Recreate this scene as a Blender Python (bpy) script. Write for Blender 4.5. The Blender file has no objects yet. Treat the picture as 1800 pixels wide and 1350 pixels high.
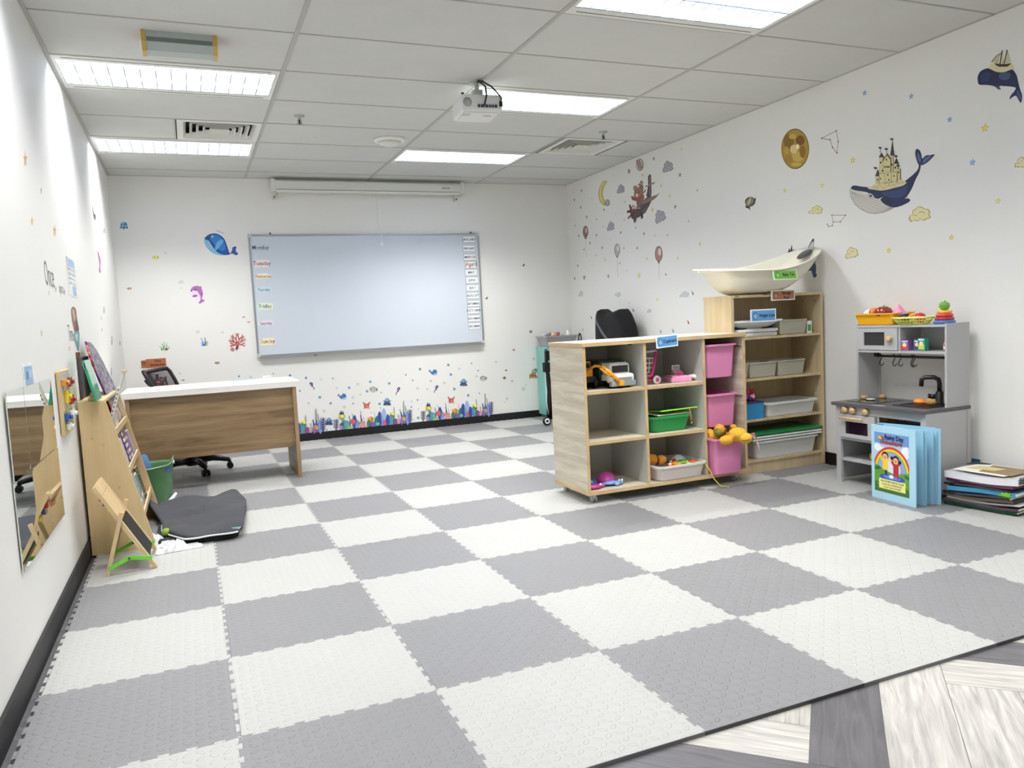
import bpy, bmesh, math, random
from mathutils import Vector, Matrix
PI = math.pi
S = bpy.context.scene
COL = S.collection
random.seed(7)
# ---------------------------------------------------------------- camera, exposure, world
H, YB, XR, YN = 2.631, 6.401, 4.706, -3.4          # ceiling height, whiteboard wall, right wall, wall behind the camera
yaw, pitch, roll = .3922, -.0843, -.0506
cam = bpy.data.cameras.new('camera'); camo = bpy.data.objects.new('camera', cam); COL.objects.link(camo); S.camera = camo
cam.sensor_width = 36; cam.lens = 36 * 1356.04 / 1800; cam.clip_start = .02
fw = Vector((math.sin(yaw) * math.cos(pitch), math.cos(yaw) * math.cos(pitch), math.sin(pitch)))
r0 = Vector((math.cos(yaw), -math.sin(yaw), 0)); u0 = r0.cross(fw)
rt = r0 * math.cos(roll) + u0 * math.sin(roll); up = -r0 * math.sin(roll) + u0 * math.cos(roll)
camo.matrix_world = Matrix(((rt.x, up.x, -fw.x, .5761), (rt.y, up.y, -fw.y, -1.6589), (rt.z, up.z, -fw.z, 1.133), (0, 0, 0, 1)))
S.view_settings.view_transform = 'Standard'; S.view_settings.look = 'None'; S.view_settings.gamma = 1
S.view_settings.use_curve_mapping = False; S.view_settings.exposure = .47
w = bpy.data.worlds.new('world'); S.world = w; w.use_nodes = True
w.node_tree.nodes['Background'].inputs[0].default_value = (.9, .95, 1, 1); w.node_tree.nodes['Background'].inputs[1].default_value = .3
LAMP_W = 44                                      # watts of each recessed louvre lamp
S.cycles.max_bounces = 10; S.cycles.diffuse_bounces = 6; S.cycles.glossy_bounces = 4; S.cycles.use_denoising = True

# ---------------------------------------------------------------- materials
def lin(h):
    h = h.lstrip('#'); c = [int(h[i:i + 2], 16) / 255 for i in (0, 2, 4)]
    return tuple(x / 12.92 if x <= .04045 else ((x + .055) / 1.055) ** 2.4 for x in c) + (1,)
def nodes(name):
    m = bpy.data.materials.new(name); m.use_nodes = True; nt = m.node_tree
    return m, nt, nt.nodes['Principled BSDF']
def N(nt, t, **k):
    n = nt.nodes.new(t)
    for a, b in k.items(): setattr(n, a, b)
    return n
def M_(nt, op, a, b=None, c=None):
    n = N(nt, 'ShaderNodeMath', operation=op)
    for i, v in enumerate((a, b, c)):
        if v is None: continue
        if isinstance(v, (int, float)): n.inputs[i].default_value = v
        else: nt.links.new(v, n.inputs[i])
    return n.outputs[0]
def colmat(name, rough=.5, metal=0, noise=0, bump=0, bs=60, trans=0, coat=0, sheen=0):
    m, nt, p = nodes(name)
    a = N(nt, 'ShaderNodeAttribute', attribute_name='Col'); src = a.outputs['Color']
    tc = N(nt, 'ShaderNodeTexCoord'); nz = N(nt, 'ShaderNodeTexNoise'); nz.inputs['Scale'].default_value = bs; nz.inputs['Detail'].default_value = 3
    nt.links.new(tc.outputs['Object'], nz.inputs['Vector'])
    if noise:
        mr = N(nt, 'ShaderNodeMapRange'); mr.inputs['To Min'].default_value = 1 - noise; mr.inputs['To Max'].default_value = 1 + noise
        nt.links.new(nz.outputs['Fac'], mr.inputs['Value'])
        vm = N(nt, 'ShaderNodeVectorMath', operation='SCALE'); nt.links.new(src, vm.inputs[0]); nt.links.new(mr.outputs[0], vm.inputs['Scale']); src = vm.outputs[0]
    nt.links.new(src, p.inputs['Base Color'])
    if bump:
        b = N(nt, 'ShaderNodeBump'); b.inputs['Strength'].default_value = bump; b.inputs['Distance'].default_value = .002
        nt.links.new(nz.outputs['Fac'], b.inputs['Height']); nt.links.new(b.outputs[0], p.inputs['Normal'])
    p.inputs['Roughness'].default_value = rough; p.inputs['Metallic'].default_value = metal
    p.inputs['Coat Weight'].default_value = coat; p.inputs['Sheen Weight'].default_value = sheen
    if trans: p.inputs['Transmission Weight'].default_value = trans; p.inputs['IOR'].default_value = 1.15
    return m
def wood(name, c1, c2, stretch, rough=.45, scale=2.0, mid=.5, fine=.25):
    m, nt, p = nodes(name)
    tc = N(nt, 'ShaderNodeTexCoord'); mp = N(nt, 'ShaderNodeMapping'); mp.inputs['Scale'].default_value = stretch
    nt.links.new(tc.outputs['Object'], mp.inputs['Vector'])
    n1 = N(nt, 'ShaderNodeTexNoise'); n1.inputs['Scale'].default_value = scale; n1.inputs['Detail'].default_value = 6; n1.inputs['Distortion'].default_value = .8
    n2 = N(nt, 'ShaderNodeTexNoise'); n2.inputs['Scale'].default_value = scale * 9; n2.inputs['Detail'].default_value = 2
    nt.links.new(mp.outputs[0], n1.inputs['Vector']); nt.links.new(mp.outputs[0], n2.inputs['Vector'])
    f = M_(nt, 'ADD', M_(nt, 'MULTIPLY', n1.outputs['Fac'], 1 - fine), M_(nt, 'MULTIPLY', n2.outputs['Fac'], fine))
    cr = N(nt, 'ShaderNodeValToRGB'); cr.color_ramp.elements[0].position = mid - .16; cr.color_ramp.elements[1].position = mid + .16
    cr.color_ramp.elements[0].color = lin(c2); cr.color_ramp.elements[1].color = lin(c1)
    nt.links.new(f, cr.inputs['Fac']); nt.links.new(cr.outputs['Color'], p.inputs['Base Color']); p.inputs['Roughness'].default_value = rough
    return m
def flat(name, col, rough=.5, metal=0, noise=0, ns=3, bump=0, bs=80):
    m, nt, p = nodes(name); c = lin(col)
    tc = N(nt, 'ShaderNodeTexCoord')
    nz = N(nt, 'ShaderNodeTexNoise'); nz.inputs['Scale'].default_value = ns; nz.inputs['Detail'].default_value = 4; nt.links.new(tc.outputs['Object'], nz.inputs['Vector'])
    cr = N(nt, 'ShaderNodeValToRGB'); cr.color_ramp.elements[0].position = .3; cr.color_ramp.elements[1].position = .7
    cr.color_ramp.elements[0].color = tuple(x * (1 - noise) for x in c[:3]) + (1,); cr.color_ramp.elements[1].color = c
    nt.links.new(nz.outputs['Fac'], cr.inputs['Fac']); nt.links.new(cr.outputs['Color'], p.inputs['Base Color'])
    if bump:
        n2 = N(nt, 'ShaderNodeTexNoise'); n2.inputs['Scale'].default_value = bs; n2.inputs['Detail'].default_value = 2; nt.links.new(tc.outputs['Object'], n2.inputs['Vector'])
        b = N(nt, 'ShaderNodeBump'); b.inputs['Strength'].default_value = bump; b.inputs['Distance'].default_value = .003
        nt.links.new(n2.outputs['Fac'], b.inputs['Height']); nt.links.new(b.outputs[0], p.inputs['Normal'])
    p.inputs['Roughness'].default_value = rough; p.inputs['Metallic'].default_value = metal
    return m
MAT = dict(
    paint=colmat('printed_vinyl', .55), plastic=colmat('moulded_plastic', .32, noise=.03), gloss=colmat('glossy_lacquer', .12, coat=.5),
    fabric=colmat('woven_fabric', .95, noise=.12, bump=.5, bs=220, sheen=.03), metal=colmat('brushed_metal', .3, 1, noise=.05), matte=colmat('matte_board', .7, noise=.04, bs=12),
    clear=colmat('frosted_plastic', .35, trans=.3), dark_glass=colmat('dark_glass', .06), paper=colmat('paper', .75, noise=.03, bs=8),
    rope=colmat('plaited_cord', .8, bump=.4, bs=300),
    wall=flat('wall_paint', 'ecebe6', .62, noise=.015, ns=1.2, bump=.12, bs=90),
    tile=flat('mineral_fibre_tile', 'cfcfcb', .9, noise=.03, ns=6, bump=.35, bs=160),
    skirt=flat('black_skirting', '0f0f12', .55), grid=flat('ceiling_grid_enamel', 'b4b3ad', .5, noise=.05),
    white_enamel=flat('white_enamel', 'e4e4dd', .4), louvre=flat('louvre_aluminium', '98a2b6', .18, .85),
    board=flat('whiteboard_enamel', 'd0d8e1', .25, noise=.01), alu=flat('aluminium_frame', 'b9bcbe', .35, .9),
    mirror=flat('mirror_silver', 'e6ecea', .01, 1), grey_lam=flat('grey_laminate', 'c5c8c2', .5, noise=.02),
    kgrey=flat('grey_lacquered_board', 'b4b4b4', .45, noise=.03), kdark=flat('slate_worktop', '5b5a5c', .4, noise=.08, ns=30),
    foam_light=None, foam_grey=None,
    ply=wood('birch_ply', 'd3bb90', 'c4a878', (5, 5, .7), .5, 1.4), plyx=wood('birch_ply_rails', 'd3bb90', 'c4a878', (.7, 5, 5), .5, 1.4),
    pale_oak=wood('pale_oak_laminate', 'ded7c4', 'b9ae97', (.7, .7, 9), .5, 2.2), edge=wood('tan_edge_band', 'd0b488', 'c0a274', (3, 3, 3), .5),
    rack=wood('beige_oak_laminate', 'cbb894', 'b6a27c', (7, 7, .5), .5, 2.2), walnut=wood('walnut_laminate', '9c8361', '71593e', (.55, .55, 7), .42, 2.6, .5, .2),
    desk_edge=wood('walnut_edge', 'a98c68', '8a6e4e', (1, 1, .4), .5), beech=wood('beech_knob', 'd9bd92', 'b8935f', (6, 6, 20), .5, 3), white_wood=wood('white_grain_top', 'eeebe6', 'dedad4', (.8, 6, 4), .4, 2))
def foam(name, col):
    m, nt, p = nodes(name); tc = N(nt, 'ShaderNodeTexCoord'); sx = N(nt, 'ShaderNodeSeparateXYZ'); nt.links.new(tc.outputs['Object'], sx.inputs[0])
    hs = []
    k = 1 / .034
    def pill(x, y, ox, oy, fl):                     # raised oval treads, every second one turned by ninety degrees
        a = M_(nt, 'ADD', M_(nt, 'MULTIPLY', x, k), ox); b = M_(nt, 'ADD', M_(nt, 'MULTIPLY', y, k), oy)
        fa = M_(nt, 'SUBTRACT', M_(nt, 'MULTIPLY', M_(nt, 'FRACT', M_(nt, 'MULTIPLY', M_(nt, 'ADD', a, b), .5)), 2.0), 1.0)
        fb = M_(nt, 'SUBTRACT', M_(nt, 'MULTIPLY', M_(nt, 'FRACT', M_(nt, 'MULTIPLY', M_(nt, 'SUBTRACT', a, b), .5)), 2.0), 1.0)
        if fl: fa, fb = fb, fa
        d = M_(nt, 'ADD', M_(nt, 'POWER', M_(nt, 'ABSOLUTE', M_(nt, 'MULTIPLY', fa, 1.55)), 2), M_(nt, 'POWER', M_(nt, 'ABSOLUTE', M_(nt, 'MULTIPLY', fb, 3.3)), 2))
        return M_(nt, 'MAXIMUM', M_(nt, 'SUBTRACT', 1.0, d), 0.0)
    h = M_(nt, 'MAXIMUM', pill(sx.outputs[0], sx.outputs[1], 0, 0, 0), pill(sx.outputs[0], sx.outputs[1], 1, 0, 1))
    h = M_(nt, 'MINIMUM', M_(nt, 'MULTIPLY', h, 2.2), 1.0)
    b = N(nt, 'ShaderNodeBump'); b.inputs['Strength'].default_value = .6; b.inputs['Distance'].default_value = .0028
    nt.links.new(h, b.inputs['Height']); nt.links.new(b.outputs[0], p.inputs['Normal'])
    nz = N(nt, 'ShaderNodeTexNoise'); nz.inputs['Scale'].default_value = 5; nt.links.new(tc.outputs['Object'], nz.inputs['Vector'])
    cr = N(nt, 'ShaderNodeValToRGB'); cr.color_ramp.elements[0].color = tuple(x * .94 for x in lin(col)[:3]) + (1,); cr.color_ramp.elements[1].color = lin(col)
    nt.links.new(nz.outputs['Fac'], cr.inputs['Fac']); nt.links.new(cr.outputs['Color'], p.inputs['Base Color']); p.inputs['Roughness'].default_value = .5
    return m
MAT['foam_light'] = foam('white_foam', 'aeaeab'); MAT['foam_grey'] = foam('grey_foam', '7e7e80')
def plank_mat():
    m, nt, p = nodes('herringbone_vinyl'); a = N(nt, 'ShaderNodeAttribute', attribute_name='Col'); uv = N(nt, 'ShaderNodeUVMap')
    mp = N(nt, 'ShaderNodeMapping'); mp.inputs['Scale'].default_value = (1.4, 16, 1); nt.links.new(uv.outputs[0], mp.inputs['Vector'])
    n1 = N(nt, 'ShaderNodeTexNoise'); n1.inputs['Scale'].default_value = 3; n1.inputs['Detail'].default_value = 8; n1.inputs['Distortion'].default_value = 1.2
    nt.links.new(mp.outputs[0], n1.inputs['Vector'])
    mr = N(nt, 'ShaderNodeMapRange'); mr.inputs['From Min'].default_value = .3; mr.inputs['From Max'].default_value = .7; mr.inputs['To Min'].default_value = .62; mr.inputs['To Max'].default_value = 1.12
    nt.links.new(n1.outputs['Fac'], mr.inputs['Value'])
    vm = N(nt, 'ShaderNodeVectorMath', operation='SCALE'); nt.links.new(a.outputs['Color'], vm.inputs[0]); nt.links.new(mr.outputs[0], vm.inputs['Scale'])
    nt.links.new(vm.outputs[0], p.inputs['Base Color']); p.inputs['Roughness'].default_value = .38
    return m
MAT['plank'] = plank_mat()
def weave_mat():
    m, nt, p = nodes('patterned_weave'); tc = N(nt, 'ShaderNodeTexCoord'); mp = N(nt, 'ShaderNodeMapping'); mp.inputs['Rotation'].default_value = (0, 0, .0)
    nt.links.new(tc.outputs['Object'], mp.inputs['Vector']); wv = N(nt, 'ShaderNodeTexWave', wave_type='BANDS', bands_direction='DIAGONAL'); wv.inputs['Scale'].default_value = 9; wv.inputs['Distortion'].default_value = 4; wv.inputs['Detail Scale'].default_value = 3
    nt.links.new(mp.outputs[0], wv.inputs['Vector']); cr = N(nt, 'ShaderNodeValToRGB'); cr.color_ramp.elements[0].color = lin('35313c'); cr.color_ramp.elements[1].color = lin('a39da8')
    nt.links.new(wv.outputs['Fac'], cr.inputs['Fac']); nt.links.new(cr.outputs['Color'], p.inputs['Base Color']); p.inputs['Roughness'].default_value = .9
    return m
MAT['weave'] = weave_mat()
def emis(name, col, s):
    m, nt, p = nodes(name); p.inputs['Emission Color'].default_value = lin(col); p.inputs['Emission Strength'].default_value = s; p.inputs['Base Color'].default_value = lin(col); return m
def area(name, loc, sx, sy, watt):
    l = bpy.data.lights.new(name, 'AREA'); l.shape = 'RECTANGLE'; l.size = sx; l.size_y = sy; l.energy = watt; l.color = (1, .99, .975)
    return l

# ---------------------------------------------------------------- mesh builder
class MB:
    def __init__(s):
        s.bm = bmesh.new(); s.cl = s.bm.loops.layers.float_color.new('Col'); s.uv = s.bm.loops.layers.uv.new('UVMap'); s.T = Matrix(); s.sm = False
    def fin(s, faces, col, mi=0, smooth=False):
        c = lin(col) if isinstance(col, str) else col
        for f in faces:
            f.material_index = mi; f.smooth = smooth
            for l in f.loops: l[s.cl] = c
        return s
    def V(s, p): return s.bm.verts.new(s.T @ Vector(p))
    def F(s, vs):
        try: return s.bm.faces.new(vs)
        except ValueError: return None
    def box(s, x0, y0, z0, x1, y1, z1, col='ffffff', mi=0, bev=0, front=None, R=None):
        T0 = s.T
        if R is not None: s.T = T0 @ R
        v = [s.V(p) for p in ((x0, y0, z0), (x1, y0, z0), (x1, y1, z0), (x0, y1, z0), (x0, y0, z1), (x1, y0, z1), (x1, y1, z1), (x0, y1, z1))]
        fs = [s.F([v[i] for i in q]) for q in ((0, 3, 2, 1), (4, 5, 6, 7), (0, 1, 5, 4), (1, 2, 6, 5), (2, 3, 7, 6), (3, 0, 4, 7))]
        s.fin(fs, col, mi)
        if front is not None: fs[2].material_index = front
        if bev:
            r = bmesh.ops.bevel(s.bm, geom=list({e for f in fs for e in f.edges}), offset=bev, segments=2, affect='EDGES', profile=.6)
            s.fin([f for f in r['faces']], col, mi if front is None else mi)
        s.T = T0
        return s
    def loft(s, rings, col='ffffff', mi=0, smooth=True, cap0=True, cap1=True, closed=True):
        R = [[s.V(p) for p in r] for r in rings]; n = len(R[0]); fs = []
        for a, b in zip(R, R[1:]):
            for i in range(n if closed else n - 1):
                f = s.F([a[i], a[(i + 1) % n], b[(i + 1) % n], b[i]])
                if f: fs.append(f)
        caps = []
        if cap0: caps.append(s.F(R[0][::-1]))
        if cap1: caps.append(s.F(R[-1]))
        s.fin(fs, col, mi, smooth); s.fin([c for c in caps if c], col, mi, False)
        return s
    def cyl(s, a, b, r, col='ffffff', mi=0, seg=16, r2=None, smooth=True):
        a, b = Vector(a), Vector(b); d = (b - a).normalized(); e = d.orthogonal().normalized(); g = d.cross(e); r2 = r if r2 is None else r2
        ring = lambda c, q: [c + (e * math.cos(2 * PI * k / seg) + g * math.sin(2 * PI * k / seg)) * q for k in range(seg)]
        return s.loft([ring(a, r), ring(b, r2)], col, mi, smooth)
    def lathe(s, o, prof, col='ffffff', mi=0, seg=24, axis='Z', smooth=True, sc=(1, 1)):
        o = Vector(o); rings = []
        for r, h in prof:
            q = []
            for k in range(seg):
                c, d = math.cos(2 * PI * k / seg) * r * sc[0], math.sin(2 * PI * k / seg) * r * sc[1]
                q.append(o + (Vector((c, d, h)) if axis == 'Z' else Vector((h, c, d)) if axis == 'X' else Vector((d, h, c))))
            rings.append(q)
        return s.loft(rings, col, mi, smooth)
    def ell(s, c, r, col='ffffff', mi=0, seg=16, rows=10):
        if isinstance(r, (int, float)): r = (r, r, r)
        c = Vector(c); rings = []
        for i in range(rows + 1):
            t = -PI / 2 + PI * (i + (.02 if i == 0 else -.02 if i == rows else 0)) / rows
            rings.append([c + Vector((math.cos(t) * math.cos(2 * PI * k / seg) * r[0], math.cos(t) * math.sin(2 * PI * k / seg) * r[1], math.sin(t) * r[2])) for k in range(seg)])
        return s.loft(rings, col, mi)
    def tube(s, pts, r, col='ffffff', mi=0, seg=8, closed=False):
        P = [Vector(p) for p in pts]; rings = []; e = None; n = len(P)
        for i, p in enumerate(P):
            a = P[(i - 1) % n] if closed else P[max(i - 1, 0)]; b = P[(i + 1) % n] if closed else P[min(i + 1, n - 1)]
            d = (b - a).normalized(); e = d.orthogonal().normalized() if e is None else (e - d * e.dot(d)).normalized(); g = d.cross(e)
            q = r[i] if isinstance(r, (list, tuple)) else r
            rings.append([p + (e * math.cos(2 * PI * k / seg) + g * math.sin(2 * PI * k / seg)) * q for k in range(seg)])
        if closed: rings.append(rings[0]); return s.loft(rings, col, mi, True, False, False)
        return s.loft(rings, col, mi)
    def plate(s, pts, y0, y1, col='ffffff', mi=0):   # outline in x,z; front face looks to -y
        a = [s.V((x, y0, z)) for x, z in pts]; b = [s.V((x, y1, z)) for x, z in pts]; n = len(a)
        ar = sum(pts[i][0] * pts[(i + 1) % n][1] - pts[(i + 1) % n][0] * pts[i][1] for i in range(n))
        fs = [s.F(a if ar > 0 else a[::-1]), s.F(b[::-1] if ar > 0 else b)] + [s.F([a[i], a[(i + 1) % n], b[(i + 1) % n], b[i]]) for i in range(n)]
        return s.fin([f for f in fs if f], col, mi)
    def prism(s, pts, z0, z1, col='ffffff', mi=0):   # outline in x,y
        T0 = s.T; s.T = T0 @ Matrix(((1, 0, 0, 0), (0, 0, 1, 0), (0, 1, 0, 0), (0, 0, 0, 1))); s.plate(pts, z0, z1, col, mi); s.T = T0; return s
    def tub(s, w, d, h, taper=.02, t=.004, rim=.012, r=.03, col='ffffff', mi=0, o=(0, 0, 0), rh=.012):
        def rr(W, D, z, rad):
            out = []
            for cx, cy, a0 in ((1, 1, 0), (-1, 1, 90), (-1, -1, 180), (1, -1, 270)):
                for k in range(5):
                    a = math.radians(a0 + k * 22.5); out.append((o[0] + cx * (W / 2 - rad) + math.cos(a) * rad, o[1] + cy * (D / 2 - rad) + math.sin(a) * rad, o[2] + z))
            return out
        T = taper * 2
        return s.loft([rr(w - T - .01, d - T - .01, 0, r), rr(w - T, d - T, .006, r), rr(w, d, h - rh, r), rr(w + rim * 2, d + rim * 2, h - rh, r + rim), rr(w + rim * 2, d + rim * 2, h, r + rim), rr(w - 2 * t, d - 2 * t, h, r), rr(w - T - 2 * t, d - T - 2 * t, t, r)], col, mi, False)
    def text(s, txt, size, x, z, y, cols, mi=0, bold=.0, align='CENTER', squash=1, depth=.0006, space=1.0):
        if isinstance(cols, str): cols = [cols]
        c = bpy.data.curves.new('t', 'FONT'); c.size = size; c.extrude = depth; c.offset = bold; c.space_character = space; c.resolution_u = 2
        widths = []
        def mesh_of(st):
            c.body = st; o = bpy.data.objects.new('t', c); me = bpy.data.meshes.new_from_object(o); bpy.data.objects.remove(o); return me
        def width(st):
            me = mesh_of(st + 'I'); xs = max((v.co.x for v in me.vertices), default=0); bpy.data.meshes.remove(me); return xs
        base = width('')
        tot = width(txt) - base; x0 = x - (tot / 2 if align == 'CENTER' else 0) * squash
        for i, ch in enumerate(txt):
            if ch == ' ': continue
            me = mesh_of(ch); ox = (width(txt[:i]) - base if i else 0)
            vs = [s.V((x0 + (v.co.x + ox) * squash, y - v.co.z, z + v.co.y)) for v in me.vertices]
            fs = [s.F([vs[k] for k in p.vertices]) for p in me.polygons]
            s.fin([f for f in fs if f], cols[i % len(cols)], mi); bpy.data.meshes.remove(me)
        bpy.data.curves.remove(c)
        return s
    def build(s, name, mats='plastic', parent=None, loc=None, rz=0, recalc=True):
        if recalc: bmesh.ops.recalc_face_normals(s.bm, faces=s.bm.faces[:])
        me = bpy.data.meshes.new(name); s.bm.to_mesh(me); s.bm.free()
        for k in ([mats] if isinstance(mats, str) else mats): me.materials.append(MAT[k])
        o = bpy.data.objects.new(name, me); COL.objects.link(o)
        if parent: o.parent = parent
        if loc is not None: o.location = loc
        if rz: o.rotation_euler = (0, 0, rz)
        return o
def tag(o, label, cat, group=None, kind=None):
    o['label'] = label; o['category'] = cat
    if group: o['group'] = group
    if kind: o['kind'] = kind
    return o
def thing(name, label, cat, loc=(0, 0, 0), rz=0, group=None):
    o = bpy.data.objects.new(name, None); COL.objects.link(o); o.location = loc; o.rotation_euler = (0, 0, rz); o.empty_display_size = .05
    return tag(o, label, cat, group)
def struct(o): o['kind'] = 'structure'; return o
def dup(root, loc=None, rz=None, label=None, group=None):
    r = root.copy(); COL.objects.link(r)
    if loc is not None: r.location = loc
    if rz is not None: r.rotation_euler = (0, 0, rz)
    if label: r['label'] = label
    if group: r['group'] = group
    for ch in [c for c in root.children if c.type != 'LIGHT']:
        c = ch.copy(); COL.objects.link(c); c.parent = r
        for g in list(ch.children):
            d = g.copy(); COL.objects.link(d); d.parent = c
    return r
def rot(axis, deg, c=(0, 0, 0)):
    c = Vector(c); return Matrix.Translation(c) @ Matrix.Rotation(math.radians(deg), 4, axis) @ Matrix.Translation(-c)
def arc(n, f): return [f(k / (n - 1)) for k in range(n)]

# ---------------------------------------------------------------- room shell
def slab(name, x0, y0, z0, x1, y1, z1, mat):
    return struct(MB().box(x0, y0, z0, x1, y1, z1).build(name, mat))
slab('wall_left', -.1, YN, -.1, 0, YB + .1, H + .2, 'wall'); slab('wall_right', XR, YN, -.1, XR + .1, YB + .1, H + .2, 'wall')
slab('wall_back', 0, YB, -.1, XR, YB + .1, H + .2, 'wall'); slab('wall_front', 0, YN - .1, -.1, XR, YN, H + .2, 'wall')
slab('baseboard_left', 0, YN, -.013, .012, YB, .085, 'skirt'); slab('baseboard_back', .012, YB - .012, -.013, XR - .012, YB, .072, 'skirt'); slab('baseboard_right', XR - .012, YN, -.013, XR, YB, .075, 'skirt')
# herringbone vinyl planks, one floor
def floor():
    b = MB(); s = .184; n = 5; r2 = math.sqrt(2); g = .0008
    dark_pts = [(1.6, 1.42), (1.27, 1.05), (2.13, 2.03), (.9, .2), (2.4, .9), (.3, -.6), (3.1, 2.0), (2.7, -1.2)]
    def clip(P):
        for ax, lim, sg in ((0, .0, 1), (0, XR, -1), (1, YN, 1), (1, YB, -1)):
            out = []
            for i in range(len(P)):
                A, B = P[i - 1], P[i]; a, b_ = sg * (A[ax] - lim), sg * (B[ax] - lim)
                if (a >= 0) != (b_ >= 0): t = a / (a - b_); out.append((A[0] + (B[0] - A[0]) * t, A[1] + (B[1] - A[1]) * t))
                if b_ >= 0: out.append(B)
            P = out
            if len(P) < 3: return []
        return P
    def plank(c0, c1, q0, q1, vert):
        P0, P1 = 1.70 - c1 * s, 1.70 - c0 * s; Q0, Q1 = 1.2 - s + q0 * s, 1.2 - s + q1 * s
        P = clip([((p + q) / r2, (q - p) / r2) for p, q in ((P0 + g, Q0 + g), (P1 - g, Q0 + g), (P1 - g, Q1 - g), (P0 + g, Q1 - g))])
        if len(P) < 3: return
        dark = any(P0 < p < P1 and Q0 < q < Q1 for p, q in dark_pts) or (P[0][1] < -1 and random.random() < .2) or (min(x for x, y in P) < .05 and P[0][1] > -1)  # planks along the left wall coloured dark for the skirting's shadow
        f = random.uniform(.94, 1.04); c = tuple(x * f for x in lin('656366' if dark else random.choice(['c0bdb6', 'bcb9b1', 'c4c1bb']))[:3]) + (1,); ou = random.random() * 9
        fc = b.bm.faces.new([b.bm.verts.new((x, y, -.0125)) for x, y in P]); b.fin([fc], c)
        for l in fc.loops:
            x, y = l.vert.co.x, l.vert.co.y; p, q = (x - y) / r2, (x + y) / r2
            l[b.uv].uv = (q + ou, p + ou) if vert else (p + ou, q + ou)
    for k in range(-60, 60):
        for m in range(-12, 12):
            plank(k + 2 * n * m, k + 2 * n * m + n, k, k + 1, False)
            plank(k, k + 1, k - 2 * n * m - 2 * n + 1, k - 2 * n * m - n + 1, True)
    b.box(0, YN, -.1, XR, YB, -.0135, '55524e')
    for f in b.bm.faces: 
        if f.normal.z == 0: f.normal_update()
    return struct(b.build('floor', 'plank'))
floor()

# ---------------------------------------------------------------- ceiling: tiles, grid, lamps, vents
GX = [0, 1.2009, 2.4009, 3.6009, XR]; GY = lambda k: 1.8741 + .6 * k
KS = list(range(-9, 8)); lamp_cells = {(c, k) for c in (0, 2) for k in (-4, -1, 2, 5)}
b = MB()
for c in range(4):
    for k in KS:
        if (c, k) in lamp_cells: continue
        y0, y1 = max(GY(k), YN), min(GY(k + 1), YB); x0, x1 = GX[c], GX[c + 1]
        if (c, k) == (0, 4): x1 = .6
        if (c, k) == (3, 4): b.box(4.255, y0, H, x1, y1, H + .015); continue
        if y1 > y0: b.box(x0 + .002, y0 + .002, H, x1 - .002, y1 - .002, H + .015)
b.box(0, YN, H + .12, XR, YB, H + .16)
struct(b.build('ceiling', 'tile'))
b = MB()
for x in GX[1:4]: b.box(x - .012, YN, H - .004, x + .012, YB, H + .012)
for k in KS:
    if YN < GY(k) < YB: b.box(0, GY(k) - .006, H - .003, XR, GY(k) + .006, H + .012)
b.box(.0, YN, H - .006, .02, YB, H + .004).box(XR - .014, YN, H - .003, XR, YB, H + .004).box(.02, YB - .014, H - .003, XR, YB, H + .004).box(.594, GY(4), H - .004, .606, GY(5), H + .01).box(4.246, GY(4), H - .004, 4.258, GY(5), H + .01)
struct(b.build('trim_1', 'grid'))
b = MB()
for k in KS[1:]:                                     # dark strips beside the cross bars paint in the shade of the narrow joints
    if YN < GY(k) < YB: b.box(.0, GY(k) + .006, H + .001, XR, GY(k) + .0115, H + .002, '3a3a38')
struct(b.build('trim_2', 'matte'))
def make_lamp():
    t = thing('recessed_lamp', 'x', 'ceiling lamp')
    W, D = 1.172, .584
    b = MB()                                          # local origin: centre of the ceiling cell at ceiling height
    b.box(-W / 2, -D / 2, -.004, W / 2, -.215, .004).box(-W / 2, .215, -.004, W / 2, D / 2, .004).box(-W / 2, -.215, -.004, -W / 2 + .02, .215, .004).box(W / 2 - .02, -.215, -.004, W / 2, .215, .004)
    b.box(-W / 2 + .01, -.235, .085, W / 2 - .01, .235, .092)
    for sg in (-1, 1):
        b.box(-W / 2 + .01, sg * .225 - .004, .004, W / 2 - .01, sg * .225 + .004, .085); b.box(sg * (W / 2 - .014) - .004, -.22, .004, sg * (W / 2 - .014) + .004, .22, .085)
    b.build('housing', 'white_enamel', t)
    b = MB(); n = 14; x0, x1 = -W / 2 + .02, W / 2 - .02
    for i in range(n + 1):
        x = x0 + (x1 - x0) * i / n; b.box(x - .003, -.213, -.002, x + .003, .213, .044)
    for y in (-.213, 0, .213): b.box(x0, y - .005, -.002, x1, y + .005, .068)
    b.build('louvre', 'louvre', t)
    b = MB()
    for y in (-.26, .26): b.box(-W / 2 + .05, y - .002, -.0055, W / 2 - .05, y + .002, -.004, '5a5a54')
    b.build('air_slot', 'matte', t)
    return t
lampdesc = {(0, 5): 'recessed louvre lamp in the left corner nearest the whiteboard wall', (0, 2): 'recessed louvre lamp at the left wall, beside the small boxy wall-mounted looking emergency light', (2, 5): 'recessed louvre lamp nearest the projector screen, above the whiteboard right half', (2, 2): 'recessed louvre lamp right behind the white projector', (2, -1): 'recessed louvre lamp at the top edge of the view, largest in sight', (0, -1): 'recessed louvre lamp at the left wall just outside the top of the view'}
lampdesc[(0, 2)] = 'recessed louvre lamp at the left wall, beside the boxy emergency light'
proto = None
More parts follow.
